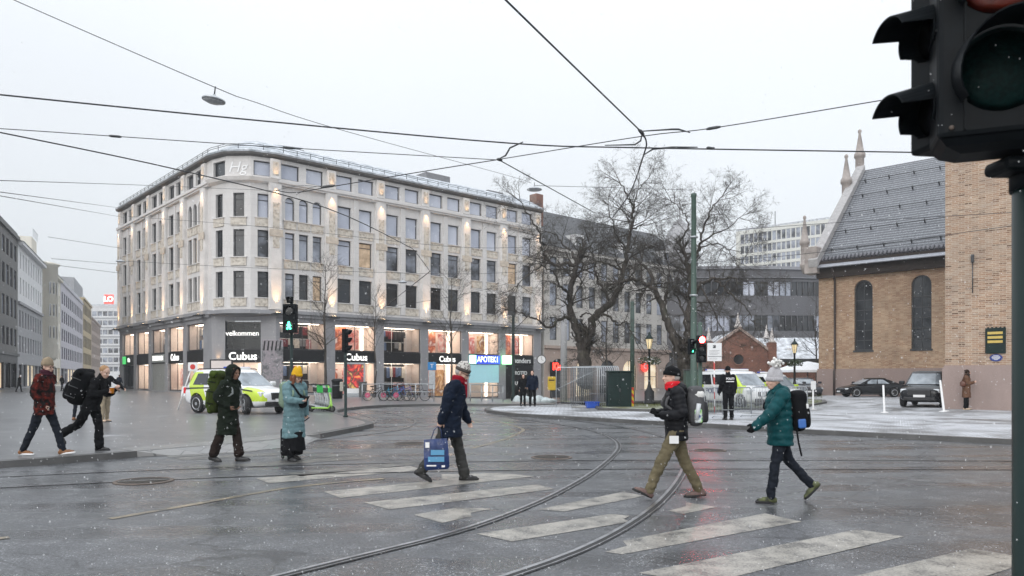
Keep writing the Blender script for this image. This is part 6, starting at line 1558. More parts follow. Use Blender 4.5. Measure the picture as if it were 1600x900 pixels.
    if 'hood' in o:
        k_ = o['hood']
        if k_['up']:
            def fn(q):
                rows = []
                for i in range(9):
                    th = -.25 + (math.pi - .15)*i/8; y_ = []
                    c = V((-.02, 0, .01)); 
                    for j in range(16):
                        ph = R(-150 + 300*j/15) ; pass
                q.ell((-.03, 0, .025), (.135, .118, .14)); q.ell((-.03, 0, -.12), (.13, .12, .1))
            q = MB(); q.m = hm; fn(q); hd = fuse(q, 'hood', vox*.8, 3)
            bm = bmesh.new(); bm.from_mesh(hd); inv = hm.inverted()
            dl = [v for v in bm.verts if (lambda l: l.x > .035 and abs(l.y)/.082 <= 1 and -.13 < l.z < .105)(inv @ v.co)]
            bmesh.ops.delete(bm, geom=dl, context='VERTS'); bm.to_mesh(hd); bm.free()
            ho = link('hood', evaluated(hd, 'hood', [('SOLIDIFY', dict(thickness=.014, offset=-1))]), k_['mat'], b)
            if k_.get('fur'): hpart('hood_trim', k_['fur'], lambda q: q.tube([(.05 + .03*math.cos(a*1.), .088*math.sin(a), -.015 + .125*math.cos(a)) for a in [6.2832*i/24 for i in range(25)]], .024, 8))
        else:
            m_ = MB(); c = J['neck'] + J['u']*.0*s - J['f']*.075*s
            m_.ell(c, (.1*s, .14*s, .085*s)); m_.ell(c - J['u']*.06*s - J['f']*.03*s, (.075*s, .12*s, .09*s))
            for sy in (-1, 1): m_.cap(c + J['side']*.1*s*sy, J['neck'] + J['f']*.06*s + J['side']*.06*s*sy, .05*s, .035*s)
            part('hood', m_, k_['mat'])
    if 'hat' in o:
        k_ = o['hat']; lo = k_.get('lo', .03); tl = k_.get('tall', 0)
        def fn(q):
            prof = [(lo, 1.05), (lo + .03, 1.1), (.075, 1.08), (.11 + tl*.5, .92), (.135 + tl, .62), (.15 + tl, .2)]
            q.loft([[V((-.008 - (z - lo)*.15 + .1*r*math.cos(a), .08*r*math.sin(a), z + .012*math.cos(a))) for a in [6.2832*i/24 for i in range(24)]] for z, r in prof])
        hpart('hat', k_['mat'], fn)
        if k_.get('cuff'): hpart('hat_cuff', k_['cuff'], lambda q: q.loft([[V((-.008 + (.1*r)*math.cos(a), .08*r*math.sin(a), z + .012*math.cos(a))) for a in [6.2832*i/24 for i in range(24)]] for z, r in ((lo - .012, 1.08), (lo - .01, 1.17), (lo + .035, 1.18), (lo + .04, 1.08))]))
        if k_.get('pom'):
            rr2 = random.Random(2)
            def fp(q):
                q.ell((-.03, 0, .2 + tl), (.055, .055, .052)); [q.ell((-.03 + rr2.gauss(0, .032), rr2.gauss(0, .032), .2 + tl + rr2.gauss(0, .03)), (.022,)*3, 0, 6, 4) for _ in range(40)]
            hpart('pompom', k_['pom'], fp)
    if 'hair' in o:
        k_ = o['hair']; kd = k_.get('kind', 'short')
        def fn(q):
            if kd == 'back': q.ell((-.04, 0, .0), (.075, .08, .07))
            else: q.ell((-.022, 0, .045), (.1, .086, .088))
            if kd == 'long':
                q.ell((-.05, 0, -.06), (.075, .095, .12)); q.ell((-.05, 0, -.17), (.07, .1, .09))
                for sy in (-1, 1): q.cap((.03, sy*.08, .03), (.045, sy*.085, -.17), .028, .035)
            if kd == 'curly':
                r2 = random.Random(4)
                for _ in range(70):
                    a = r2.uniform(.9, 5.38); z = r2.uniform(-.26, .1); q.ell((-.01 + .1*math.cos(a), .105*math.sin(a), z), (.034,)*3, 0, 6, 4)
        hd = hpart('hair', k_['mat'], fn, True, 2)
        bm = bmesh.new(); bm.from_mesh(hd.data); inv = hm.inverted()
        dl = [v for v in bm.verts if (lambda l: l.x > .045 and l.z < .06 and abs(l.y) < .07)(inv @ v.co)]; bmesh.ops.delete(bm, geom=dl, context='VERTS'); bm.to_mesh(hd.data); bm.free()
    if 'scarf' in o:
        k_ = o['scarf']; m_ = MB(); c = J['neck'] + J['u']*.035*s + J['f']*.01*s
        for dz in (-.02, .03): m_.ring(c + J['u']*dz*s, J['u'], .072*s, .036*s, 20, 10)
        m_.ell(c, (.07*s, .08*s, .06*s))
        if k_.get('tail'): m_.cap(c + J['f']*.08*s, c + J['f']*.135*s - J['u']*k_['tail']*s, .05*s, .035*s)
        part('scarf', m_, k_['mat'])
    if 'gloves' in o:
        for k in 'LR': m_ = MB(); hand(m_, J, k, s, p['arm' + k].get('curl', 22), .006); m_.cap(J['wr' + k] - (J['wr' + k] - J['el' + k]).normalized()*.03, J['wr' + k] + (J['wr' + k] - J['el' + k]).normalized()*.03, .036*s, .033*s); part('glove', m_, o['gloves'], vox*.75, 2)
    if o.get('glasses'):
        hpart('glasses', K['black'], lambda q: ([q.ring((.108, sy*.034, .004), (1, 0, 0), .024, .003, 16, 5) for sy in (-1, 1)], [q.tube([(.106, sy*.058, .008), (.0, sy*.084, .012)], .003, 5) for sy in (-1, 1)], q.tube([(.11, -.012, .008), (.11, .012, .008)], .003, 5)))
    b['_s'] = s
    return b, J, s
def on(b, v): return b.matrix_basis @ V(v) if False else (Matrix.Translation(b.location) @ Matrix.Rotation(b.rotation_euler.z, 4, 'Z')) @ V(v)
def rucksack(label, b, J, s, mat, w=.3, h=.45, d=.2, top=.0, mat2=None, strap=None, extra=None):
    """a backpack worn on the back, with shoulder straps and a front pocket"""
    up = (J['u']).copy(); f = J['f']; sd = J['side']
    org = J['pel'] + up*(.5 + top - h/2/s*1.)*s - f*(.135*s + d/2)
    t = thing('backpack', label, 'backpack', on(b, org), b.rotation_euler.z)
    m = Matrix((f, sd, up)).transposed().to_4x4()
    mb = MB(); mb.m = m; mb.ell((0, 0, 0), (d/2, w/2, h/2), 0, 20, 14, None, .7); mb.ell((-.02, 0, h*.36), (d*.46, w*.47, h*.2), 0, 18, 10, None, .7)
    link('body', fuse(mb, 'body', .012, 2), mat, t)
    mb = MB(); mb.m = m; mb.ell((-d*.48, 0, -h*.14), (d*.2, w*.36, h*.28), 0, 16, 10, None, .6); mb.build('pocket', mat2 or mat, t)
    for sy in (-1, 1):
        mb = MB(); pts = []
        for q in (J['sho'] - f*.12*s + sd*.1*s*sy - up*.02*s, J['sho'] + up*.065*s + sd*.115*s*sy, J['sho'] + f*.125*s + sd*.12*s*sy - up*.08*s, J['chest'] + f*.15*s + sd*.13*s*sy - up*.02*s, J['chest'] + f*.06*s + sd*.165*s*sy - up*.1*s, J['chest'] - f*.12*s + sd*.14*s*sy - up*.14*s): pts.append(q - org)
        mb.tube([V((p.x, p.y, 0)) if False else p for p in [x for i in range(len(pts) - 1) for x in (pts[i], pts[i].lerp(pts[i+1], .5))] + [pts[-1]]], .02, 6); mb.build('strap', strap or mat, t)
    if extra: extra(t, m)
    return t
def lumps(t, m, w, h, d, pm, sm):
    r_ = random.Random(int(h*100)); mb = MB(); mb.m = m
    for k in range(9): mb.ell((r_.uniform(-.45, -.2)*d, r_.uniform(-.4, .4)*w, r_.uniform(-.42, .46)*h), (d*.22, w*r_.uniform(.15, .26), h*r_.uniform(.07, .13)), 0, 12, 8, None, .8)
    mb.cap((-.02, -w*.46, h*.5), (-.02, w*.46, h*.5), .075, .07, 14)
    link('stuffed_pockets', fuse(mb, 'stuffed_pockets', .012, 2, .5, .012, 14.), pm, t)
    for z in (-.25, .05, .3):
        mb = MB(); mb.m = m; mb.tube([(d*.2, -w*.5, h*z), (-d*.35, -w*.47, h*z), (-d*.62, 0, h*z + .02), (-d*.35, w*.47, h*z), (d*.2, w*.5, h*z)], .011, 6); mb.build('compression_strap', sm, t)
FB = lambda n, c, **k: mk_fabric(n, c, **k)
fab = dict(navy=FB('navy_coat', (.006, .011, .024)), black=FB('black_cloth', (.006, .0065, .008)), bpuf=FB('black_puffer', (.009, .0095, .012), bump=.15, rough=.5), teal=FB('teal_puffer', (.002, .052, .06), bump=.2, rough=.5), dgreen=FB('dark_green_coat', (.009, .014, .009)), dgreen2=FB('dark_green_trim', (.015, .022, .015)), lblue=FB('pale_blue_coat', (.12, .205, .225), bump=.25, rough=.6),
           grey=FB('grey_trousers', (.045, .045, .043)), khaki=FB('khaki_trousers', (.13, .11, .068)), khaki2=FB('pale_khaki', (.3, .25, .18)), denim=FB('dark_denim', (.012, .015, .022)), brown=FB('brown_coat', (.13, .07, .045)), dbrown=FB('brown_trousers', (.022, .015, .013)),
           yellow=FB('yellow_knit', (.62, .36, .02), sc=90), beige=FB('beige_knit', (.25, .2, .14), sc=90), lgrey=FB('grey_knit', (.42, .41, .43), sc=90), dred=FB('red_scarf', (.25, .008, .02)), red=FB('red_hood', (.6, .02, .03)), wht=FB('white_wool', (.75, .74, .72), sc=80), green=FB('green_pack', (.03, .043, .008), bump=.6, wr=9.), sage=FB('sage_pack', (.2, .27, .2)),
           tan=M('tan_leather', (.2, .085, .03), .5, var=.3, vs=20), blk=M('black_leather', (.016, .016, .017), .4, var=.3, vs=12), trail=M('trail_shoe', (.13, .08, .07), .6, var=.5, vs=18), neon=M('neon_shoe', (.07, .08, .03), .6, var=.9, vs=14), cream=M('pale_shoe', (.5, .38, .28), .6, var=.2),
           blond=FB('ginger_blond_hair', (.36, .22, .12), sc=60), auburn=FB('auburn_hair', (.17, .07, .04), sc=60), dark=FB('dark_brown_hair', (.03, .017, .012), sc=60), white=FB('grey_hair', (.4, .38, .36), sc=60))
nk = NT('patterned_knit'); f_ = nk.n('TexVoronoi', {'Vector': nk.c, 'Scale': 34.}).outputs['Distance']; nk.P(Base_Color=nk.ramp(f_, [(.3, (.09, .085, .08)), (.48, (.5, .48, .45))]), Roughness=.95, Normal=nk.bump(nk.noise(90), .4, .01)); fab['norw'] = nk.mat
fab['plaid'] = mk_plaid('dark_red_plaid', (.008, .006, .006), (.13, .016, .01), (.004, .004, .005))
def at(px, py, dz=0): return G(px, py, dz)
# 1 man in plaid
b, J, s = person('man in a dark red plaid jacket, beige beanie and tan boots at the kerb', at(69, 711, PZ), R(2), 1.82, dict(legR=(-19, 6, -2), legL=(21, 4, 6), lean=2, head=(8, -12), armL=dict(to=(.06, .14, .0), pole=(-.7, .7, -.2)), armR=dict(to=(.06, -.15, .0), pole=(-.8, -.6, -.2))),
    dict(top=dict(mat=fab['plaid'], hem=-.17, g=1.08, collar=1.5), trousers=dict(mat=fab['denim'], r=.95), shoes=dict(mat=fab['tan'], h=.05, sole=K['whiteP']), hat=dict(mat=fab['beige'], tall=.025, lo=.02), scarf=dict(mat=FB('dark_wine_scarf', (.05, .015, .025))), hair=dict(mat=fab['dark'], kind='back'), glasses=True))
# 2 blond with a huge pack
b, J, s = person('red-blond person in black bending forward under a huge black backpack', at(143, 704.5, PZ), R(0), 1.74, dict(legR=(-27, 34, -40), legL=(12, 10, 0), lean=20, head=(14, -18), armL=dict(to=(.42, .1, .3)), armR=dict(to=(.36, -.12, .26), pole=(-.6, -.5, -.7), curl=40)),
    dict(top=dict(mat=fab['black'], hem=-.14, g=1.03), trousers=dict(mat=fab['black'], r=1.08, flare=.02), shoes=dict(mat=fab['blk'], h=.05), hair=dict(mat=fab['blond'], kind='short')))
rucksack('very large black hiking backpack on the red-blond person', b, J, s, fab['black'], .46, .68, .36, .06, extra=lambda t, m: lumps(t, m, .46, .68, .36, fab['black'], K['dgrey']))
cp = J['wrR'] + V((.1, .03, .02)); t = thing('cup', 'orange paper cup held by the red-blond person', 'cup', on(b, cp)); MB().lathe([(.032, -.06), (.042, .05), (.045, .052), (.04, .055)], 16).build('cup_body', M('orange_paper', (.75, .25, .01), .5, var=0), t); MB().lathe([(.047, .05), (.045, .066), (.001, .068)], 16).build('lid', K['white'], t)
# 3 behind them
b, J, s = person('person in pale khaki trousers stretching one arm out behind the big backpack', at(164, 659, PZ), R(-25), 1.76, dict(legR=(4, 3, 0), legL=(-4, 4, 0), lean=4, head=(0, 0), spread=3, armL=dict(a=38, o=40, e=12), armR=dict(a=-5, o=10, e=15)),
    dict(top=dict(mat=fab['black'], hem=-.12), trousers=dict(mat=fab['khaki2'], r=1.05), shoes=dict(mat=fab['cream']), hat=dict(mat=fab['black'])), .016)
b, J, s = person('person in dark clothes with tan shoes mostly hidden by the big backpack', at(123, 657, PZ), R(80), 1.7, dict(legR=(6, 4, 0), legL=(-6, 4, -5), lean=2, head=(0, 0), armL=dict(a=0, e=15), armR=dict(a=0, e=15)),
    dict(top=dict(mat=fab['black'], hem=-.2), trousers=dict(mat=fab['denim'], r=.9), shoes=dict(mat=fab['tan']), hat=dict(mat=fab['black'])), .016)
# 4 green hood
b, J, s = person('person in a dark green fur-trimmed hooded coat under a green backpack', at(356, 721), R(-14), 1.8, dict(legR=(-12, 10, -8), legL=(15, 6, 4), lean=7, head=(6, -4), armL=dict(to=(.1, .13, .08), pole=(-.7, .7, -.2)), armR=dict(to=(.1, -.14, .08), pole=(-.8, -.6, -.2))),
    dict(skin=K['skin2'], top=dict(mat=fab['dgreen'], hem=-.44, g=1.12, flare=.015), trousers=dict(mat=fab['dbrown'], r=1.12, flare=.02, len=-.05), shoes=dict(mat=fab['blk'], h=.12), hood=dict(up=True, mat=fab['dgreen'], fur=FB('dark_fur', (.012, .012, .01), sc=90, bump=.6))))
rucksack('tall green hiking backpack worn over the hooded coat', b, J, s, fab['green'], .34, .74, .26, .14, FB('dark_green_pocket', (.045, .07, .012)), strap=FB('grey_strap', (.2, .22, .22)), extra=lambda t, m: lumps(t, m, .34, .74, .26, bpy.data.materials['dark_green_pocket'], fab['dgreen']))
# 5 pale blue coat
b, J, s = person('woman in a long pale blue coat and yellow beanie looking at her phone', at(459, 719.5), R(-38), 1.72, dict(legR=(8, 4, 2), legL=(-10, 8, -6), lean=3, head=(20, 6), spread=4, armR=dict(to=(.31, -.06, .22), pole=(-.4, -.7, -.6), curl=45), armL=dict(a=-4, o=14, e=10, curl=60)),
    dict(top=dict(mat=fab['lblue'], hem=-.5, g=1.13, puff=.011, sp=.1, flare=.03), trousers=dict(mat=fab['black']), skirt=dict(mat=fab['black'], z=-.74), shoes=dict(mat=fab['blk'], h=.1), hat=dict(mat=fab['yellow'], tall=.06, cuff=fab['yellow']), hair=dict(mat=fab['auburn'], kind='long'), hood=dict(up=False, mat=fab['lblue']), glasses=True))
w = J['wrR'] + (J['wrR'] - J['elR']).normalized()*.075; t = thing('phone', 'dark phone in the hand of the woman in the pale blue coat', 'phone', on(b, w + V((.02, .02, .035))), b.rotation_euler.z); t.rotation_euler = (0, R(-50), b.rotation_euler.z); MB().bbox((-.075, -.037, -.005), (.075, .037, .005), .004).build('case', K['black'], t); MB().box((-.07, -.034, .0052), (.07, .034, .006)).build('screen', M('phone_screen', (.05, .06, .08), .1, var=0), t)
t = thing('shoulder_bag', 'black crossbody pouch on the pale blue coat', 'bag', on(b, J['pel'] + V((.17, .08, .2))*s), b.rotation_euler.z); mb = MB(); mb.ell((0, 0, 0), (.065, .09, .12), 0, 16, 10, None, .7); mb.build('pouch', fab['black'], t)
MB().tube([V(q) - (J['pel'] + V((.17, .08, .2))*s) for q in (J['pel'] + V((.19, .08, .28))*s, J['chest'] + V((.18, -.03, 0))*s, J['sho'] + V((.1, -.11, .03))*s, J['sho'] + V((-.02, -.12, .075))*s, J['chest'] + V((-.17, -.04, -.02))*s)], .02, 6).build('strap', fab['black'], t)
rucksack('sage green backpack worn over the pale blue coat', b, J, s, fab['sage'], .3, .5, .2, .05)
sp = on(b, V((-.34, .2, 0))); t = thing('suitcase', 'black wheeled suitcase pulled behind the woman in the pale blue coat', 'suitcase', sp, b.rotation_euler.z)
MB().bbox((-.12, -.2, .06), (.12, .2, .6), .05).build('shell', fab['black'], t); hw_ = J['wrL'] + (J['wrL'] - J['elL']).normalized()*.08
hl = Matrix.Rotation(-b.rotation_euler.z, 3, 'Z') @ (on(b, hw_) - sp)
MB().tube([(-.03, -.05, .58), hl + V((0, -.06, 0)), hl + V((0, .06, 0)), (-.03, .08, .58)], .011, 6).build('handle', K['dgrey'], t)
for y in (-.15, .15): MB().ring((-.08, y, .045), (0, 1, 0), .032, .013, 14, 6).build('wheel', K['rubber'], t)
# 6 old man with a blue bag
b, J, s = person('elderly man in a navy coat with red scarf and patterned cap, carrying a blue bag', at(703, 752), R(0), 1.82, dict(legR=(-21, 15, -27), legL=(15, 2, 2), lean=11, head=(24, -14), armL=dict(a=10, o=8, e=14), armR=dict(a=-24, o=9, e=4, curl=58)),
    dict(top=dict(mat=fab['navy'], hem=-.27, g=1.22, flare=.012, collar=.6), trousers=dict(mat=fab['grey'], r=1.1, flare=.012), shoes=dict(mat=fab['blk'], h=.06), hat=dict(mat=fab['norw'], tall=.03, lo=.035, cuff=FB('dark_cuff', (.08, .07, .065))), hair=dict(mat=fab['white'], kind='back'), scarf=dict(mat=fab['dred'], tail=.22), glasses=True))
hw_ = on(b, J['wrR'] + (J['wrR'] - J['elR']).normalized()*.085); t = thing('carrier_bag', 'blue plastic carrier bag with two pale blue ovals in the old man\'s hand', 'bag', hw_, R(4))
bgm = M('blue_bag_plastic', (.006, .025, .11), .3, var=.35, vs=7, bump=.6, bs=9, bd=.03); mb = MB(); mb.m = Matrix.Translation((-.04, 0, -.41)) @ Matrix.Rotation(R(-3), 4, 'Y')
mb.loft([[V((x*w_, y*d_, z)) for x, y in ((-1, -.8), (-.5, -1.), (.1, -.95), (.6, -1), (1, -.8), (1, .8), (.4, 1), (-.5, 1), (-1, .8))] for w_, d_, z in ((.165, .055, -.24), (.185, .075, -.2), (.185, .085, -.05), (.18, .06, .12), (.172, .03, .2), (.17, .022, .215))], 0, False); mb.build('bag_body', bgm, t)
ov = M('pale_blue_print_oval', (.1, .3, .5), .4, var=.05); wl = K['whiteP']
for dx, dz, w_ in ((.02, .02, .1), (.0, -.08, .12)): mb = MB(); mb.m = Matrix.Translation((-.04, -.097, -.41)); mb.bbox((dx - w_, -.003, dz - .038), (dx + w_, .0, dz + .038), .0014); mb.build('print', ov, t)
mb = MB(); mb.m = Matrix.Translation((-.04, -.088, -.41)); mb.box((-.14, -.002, -.185), (.0, .0, -.165)); mb.box((.08, -.002, -.2), (.13, .0, -.17)); mb.box((-.16, .012, .09), (-.1, .015, .17)); mb.build('label_print', wl, t)
for y in (-.012, .012): MB().tube([(-.12, y, -.2), (-.07, y, -.06), (-.01, y*.5, .0), (.03, y, -.07), (.05, y, -.2)], .007, 5).build('handle', bgm, t)
# 7 man in black puffer
b, J, s = person('man in a black puffer jacket with red hood and khaki trousers striding left', at(1057, 779), R(180), 1.74, dict(legR=(-17, 10, -6), legL=(28, 4, 25), lean=3, head=(-2, 6), armL=dict(to=(.21, .15, .2), pole=(-.7, .5, -.6), curl=50), armR=dict(to=(.22, -.1, .22), curl=50)),
    dict(top=dict(mat=fab['bpuf'], hem=-.13, g=1.06, puff=.014, sp=.062, collar=.6), trousers=dict(mat=fab['khaki'], r=1.06), shoes=dict(mat=fab['trail'], h=.03), hat=dict(mat=fab['black'], lo=.025, tall=-.008, cuff=fab['black']), hair=dict(mat=fab['white'], kind='back'), scarf=dict(mat=fab['red']), hood=dict(up=False, mat=fab['bpuf']), gloves=fab['black']))
link('paper', MB().bbox((-.06, -.004, -.05), (.06, .004, .05), .003).mesh('paper'), K['white'], b, J['kneL'].lerp(J['hipL'], .72) + V((.02, .125, 0)))
def bot(t, m):
    mb = MB(); mb.m = m; mb.tube([(.02, .13, -.16), (-.02, .15, .05)], .03, 8); mb.build('bottle', M('white_bottle', (.6, .62, .65), .3, var=.1), t)
    mb = MB(); mb.m = m; mb.bbox((-.06, .1, -.2), (.04, .15, -.02), .02); mb.build('side_pocket', mk_poster('bright_pocket', [(.02, .1, .5), (.3, .6, .1), (.7, .75, .75), (.02, .06, .2)], 9, 2.), t)
    mb = MB(); mb.m = m; mb.ell((-.03, 0, .17), (.1, .135, .085), 0, 16, 10, None, .75); mb.build('lid_pocket', fab['wht'], t)
rucksack('grey and white daypack on the man in the black puffer jacket', b, J, s, FB('grey_pack', (.085, .085, .09)), .28, .5, .24, .04, FB('dark_grey_pocket', (.03, .03, .034)), extra=bot)
# 8 teal
b, J, s = person('woman in a teal puffer jacket and grey bobble hat walking left', at(1219, 784), R(180), 1.66, dict(legL=(13, 5, 2), legR=(-22, 22, -46), lean=4, head=(4, 10), armL=dict(a=38, o=14, e=12), armR=dict(a=-24, o=12, e=14)),
    dict(top=dict(mat=fab['teal'], hem=-.17, g=1.15, puff=.018, sp=.1, collar=1.2), trousers=dict(mat=fab['denim'], r=.95), shoes=dict(mat=fab['neon'], h=.02), hat=dict(mat=fab['lgrey'], tall=.03, lo=.0, pom=fab['wht'], cuff=fab['lgrey']), hood=dict(up=False, mat=fab['teal']), gloves=fab['black']))
def strp(t, m):
    mb = MB(); mb.m = m; mb.tube([(.06, .1, -.2), (.05, .11, -.38), (.02, .1, -.55)], .012, 5); mb.build('hanging_strap', fab['black'], t)
    mb = MB(); mb.m = m; mb.bbox((-.05, .12, -.2), (.05, .16, -.08), .02); mb.build('side_bottle', M('blue_bottle', (.05, .15, .45), .3, var=.1), t)
    mb = MB(); mb.m = m; mb.bbox((-.11, .04, .04), (-.07, .12, .1), .01); mb.build('patch', K['white'], t)
rucksack('black daypack on the woman in the teal jacket', b, J, s, fab['black'], .3, .5, .21, .02, extra=strp)
# 9 policeman
b, J, s = person('police officer in black seen from behind at the barriers', at(1138, 656, PZ), R(96), 1.82, dict(legL=(-5, 4, -2), legR=(5, 3, 0), spread=4, lean=1, head=(6, 0), armL=dict(a=2, o=13, e=22), armR=dict(a=0, o=13, e=22)),
    dict(top=dict(mat=fab['black'], hem=-.08, g=1.12), trousers=dict(mat=fab['black'], r=1.08), shoes=dict(mat=fab['blk'], h=.08), hat=dict(mat=fab['black'], lo=.0), gloves=fab['black']), .014)
ps = J['pel'] + J['u']*.42*s
text('lettering', 'POLITI', .1, K['whiteP'], b, Matrix.Translation((-.165, 0, ps.z)) @ Matrix.Rotation(R(-90), 4, 'Z') @ Matrix.Rotation(R(90), 4, 'X'), .004, .003); MB().box((-.17, -.14, ps.z - .11), (-.155, .14, ps.z - .08)).build('reflective_strip', K['whiteP'], b)
for k in 'LR': q = J['ank' + k].lerp(J['kne' + k], .6); MB().ring(q, (0, 0, 1), .078*s, .012, 16, 6).build('reflective_band', K['galv'], b)
# 10 brown coat
b, J, s = person('woman with long curly hair in a brown coat standing by the church tower', at(1510, 640.5, PZ), R(-35), 1.8, dict(legL=(2, 2, 0), legR=(-2, 2, 0), spread=3, lean=1, head=(2, 15), armL=dict(to=(.28, .02, .27), curl=45), armR=dict(to=(.26, -.06, .25), curl=45)),
    dict(top=dict(mat=fab['brown'], hem=-.4, g=1.13, flare=.02), trousers=dict(mat=fab['black'], r=1.05), shoes=dict(mat=fab['cream']), hair=dict(mat=fab['dark'], kind='curly')), .014)
t = thing('shoulder_bag', 'small brown bag on the back of the woman by the tower', 'bag', on(b, J['pel'] + V((-.12, -.24, .2))), b.rotation_euler.z); MB().ell((0, 0, 0), (.12, .07, .12), 0, 14, 10, None, .7).build('bag_body', M('brown_leather', (.1, .035, .02), .4, var=.15), t); MB().tube([(-.05, 0, .1), (.05, .06, .4), (.1, .12, .42), (.06, 0, .1)], .012, 5).build('strap', bpy.data.materials['brown_leather'], t)
# 11, 12 couple
b, J, s = person('dark-haired woman in a black coat, left of the couple on the far kerb', at(817, 634.8, PZ), R(-80), 1.62, dict(legL=(3, 2, 0), legR=(-4, 2, 0), lean=1, head=(4, 10), armL=dict(to=(.14, .16, .1)), armR=dict(a=3, o=10, e=25)),
    dict(top=dict(mat=fab['black'], hem=-.3, g=1.1, puff=.01), trousers=dict(mat=fab['black']), shoes=dict(mat=fab['blk'], h=.1), hair=dict(mat=fab['dark'], kind='long')), .016)
b, J, s = person('man in a dark jacket, right of the couple on the far kerb', at(832, 634.8, PZ), R(-95), 1.8, dict(legL=(2, 2, 0), legR=(-2, 2, 0), spread=2, lean=1, head=(2, -10), armL=dict(a=0, o=12, e=25), armR=dict(a=4, o=12, e=30)),
    dict(top=dict(mat=fab['navy'], hem=-.14, g=1.12), trousers=dict(mat=fab['black']), shoes=dict(mat=fab['blk']), hair=dict(mat=fab['dark'], kind='short')), .016)
# distant walkers
for px, py, H, hd, lab, c in ((84, 611.5, 1.75, 60, 'distant walker in dark green right of the plaid jacket', 'dgreen'), (97, 611, 1.7, -110, 'distant walker in black near the far end of the left row', 'black'), (30, 612.5, 1.72, 10, 'distant walker in black passing the lit shops', 'black'), (186, 612, 1.75, 90, 'distant walker in navy at the far corner of the store', 'navy')):
    person(lab, at(px, py, PZ), R(hd), H, dict(legL=(14, 6, 0), legR=(-14, 8, -8), lean=3, head=(0, 0), armL=dict(a=-14, e=18), armR=dict(a=14, e=18)), dict(top=dict(mat=fab[c], hem=-.2), trousers=dict(mat=fab['black']), shoes=dict(mat=fab['blk']), hair=dict(mat=fab['dark'], kind='short')), .022)
# ================================================================== trees
def bend(pts, n=6, wob=.0, r=None):
    out = []; pts = [V(p) for p in pts]
    for i in range(len(pts) - 1):
        a, b = pts[i], pts[i+1]; p0 = pts[i-1] if i else a*2 - b; p3 = pts[i+2] if i + 2 < len(pts) else b*2 - a
        for k in range(n):
            t = k/n; q = .5*((2*a) + (b - p0)*t + (2*p0 - 5*a + 4*b - p3)*t*t + (3*a - p0 - 3*b + p3)*t**3)
            out.append(q + V((r.gauss(0, wob), r.gauss(0, wob), r.gauss(0, wob))) if r and wob else q)
    return out + [pts[-1]]
def twig(mb, p, d, L, rad, lev, r, cfg):
    n = 4 if lev > 1 else 5; pts = [p.copy()]; q = p.copy(); d = d.normalized()
    for i in range(n):
        d = (d + V((r.gauss(0, cfg['w']), r.gauss(0, cfg['w']), r.gauss(0, cfg['w']) + cfg['g'][min(lev, len(cfg['g']) - 1)]))).normalized(); q = q + d*L/n; pts.append(q.copy())
    mb.tube(pts, [rad*(1 - .75*i/n) for i in range(n + 1)], 5 if lev == 0 else (4 if lev == 1 else 3), 0, False)
    if lev >= cfg['lev']: return
    for k in range(cfg['n'][lev]):
        f = r.uniform(.18, 1.); i = min(n - 1, int(f*n)); s_ = pts[i].lerp(pts[i+1], f*n - i); ax = (pts[i+1] - pts[i]).normalized()
        o = ax.orthogonal(); o.rotate(Matrix.Rotation(r.uniform(0, 6.283), 3, ax)); ang_ = R(r.uniform(24, 54))
        twig(mb, s_, ax*math.cos(ang_) + o*math.sin(ang_), L*r.uniform(.45, .74)*(1 - .3*f), max(.0055, rad*(1 - .6*f)*.55), lev + 1, r, cfg)
def tree(label, limbs, d0, seed, cfg, base, group=None):
    """limbs: list of (pixel points, start depth offset, end depth offset, r0, r1)"""
    t = thing('bare_tree', label, 'tree', base); r = random.Random(seed); tr, cr = MB(), MB()
    for pts, e0, e1, r0, r1 in limbs:
        n = len(pts); w = [P(x, y, d0 + e0 + (e1 - e0)*i/(n - 1)) - base for i, (x, y) in enumerate(pts)]
        w = bend(w, 6, .05, r); m = len(w); rad = [(r0 + (r1 - r0)*(i/(m - 1))**.7)*.84 for i in range(m)]
        rad = [q*(1 + r.uniform(-.06, .1)) for q in rad]
        tr.tube(w, rad, 9)
        L = sum((w[i+1] - w[i]).length for i in range(m - 1)); st = cfg.get('start', .3) if r0 > .2 else .08
        for k in range(int(L*cfg['dens'])):
            f = r.uniform(st, 1.); i = min(m - 2, int(f*(m - 1))); s_ = w[i].lerp(w[i+1], f*(m - 1) - i); ax = (w[i+1] - w[i]).normalized()
            o = ax.orthogonal(); o.rotate(Matrix.Rotation(r.uniform(0, 6.283), 3, ax)); a_ = R(r.uniform(35, 85))
            twig(cr, s_, ax*math.cos(a_) + o*math.sin(a_), r.uniform(1., 2.6)*cfg.get('len', 1), max(.02, min(.06, rad[i]*.42)), 0, r, cfg)
        for k in range(3): twig(cr, w[-1], (w[-1] - w[-3]).normalized() + V((r.gauss(0, .4), r.gauss(0, .4), r.gauss(0, .3))), 1.6*cfg.get('len', 1), r1*.8, 0, r, cfg)
    tr.build('trunk', K['bark'], t); cr.build('crown', K['bark'], t); return t
X = lambda L: [(800 + x/2.195, 230 + y/2.195) for x, y in L]
cfg = dict(w=.085, g=(.02, .03, -.03, -.06), n=(8, 5, 4), lev=3, dens=1.8, start=.45)
b1 = GD(909, 47.5, .1)
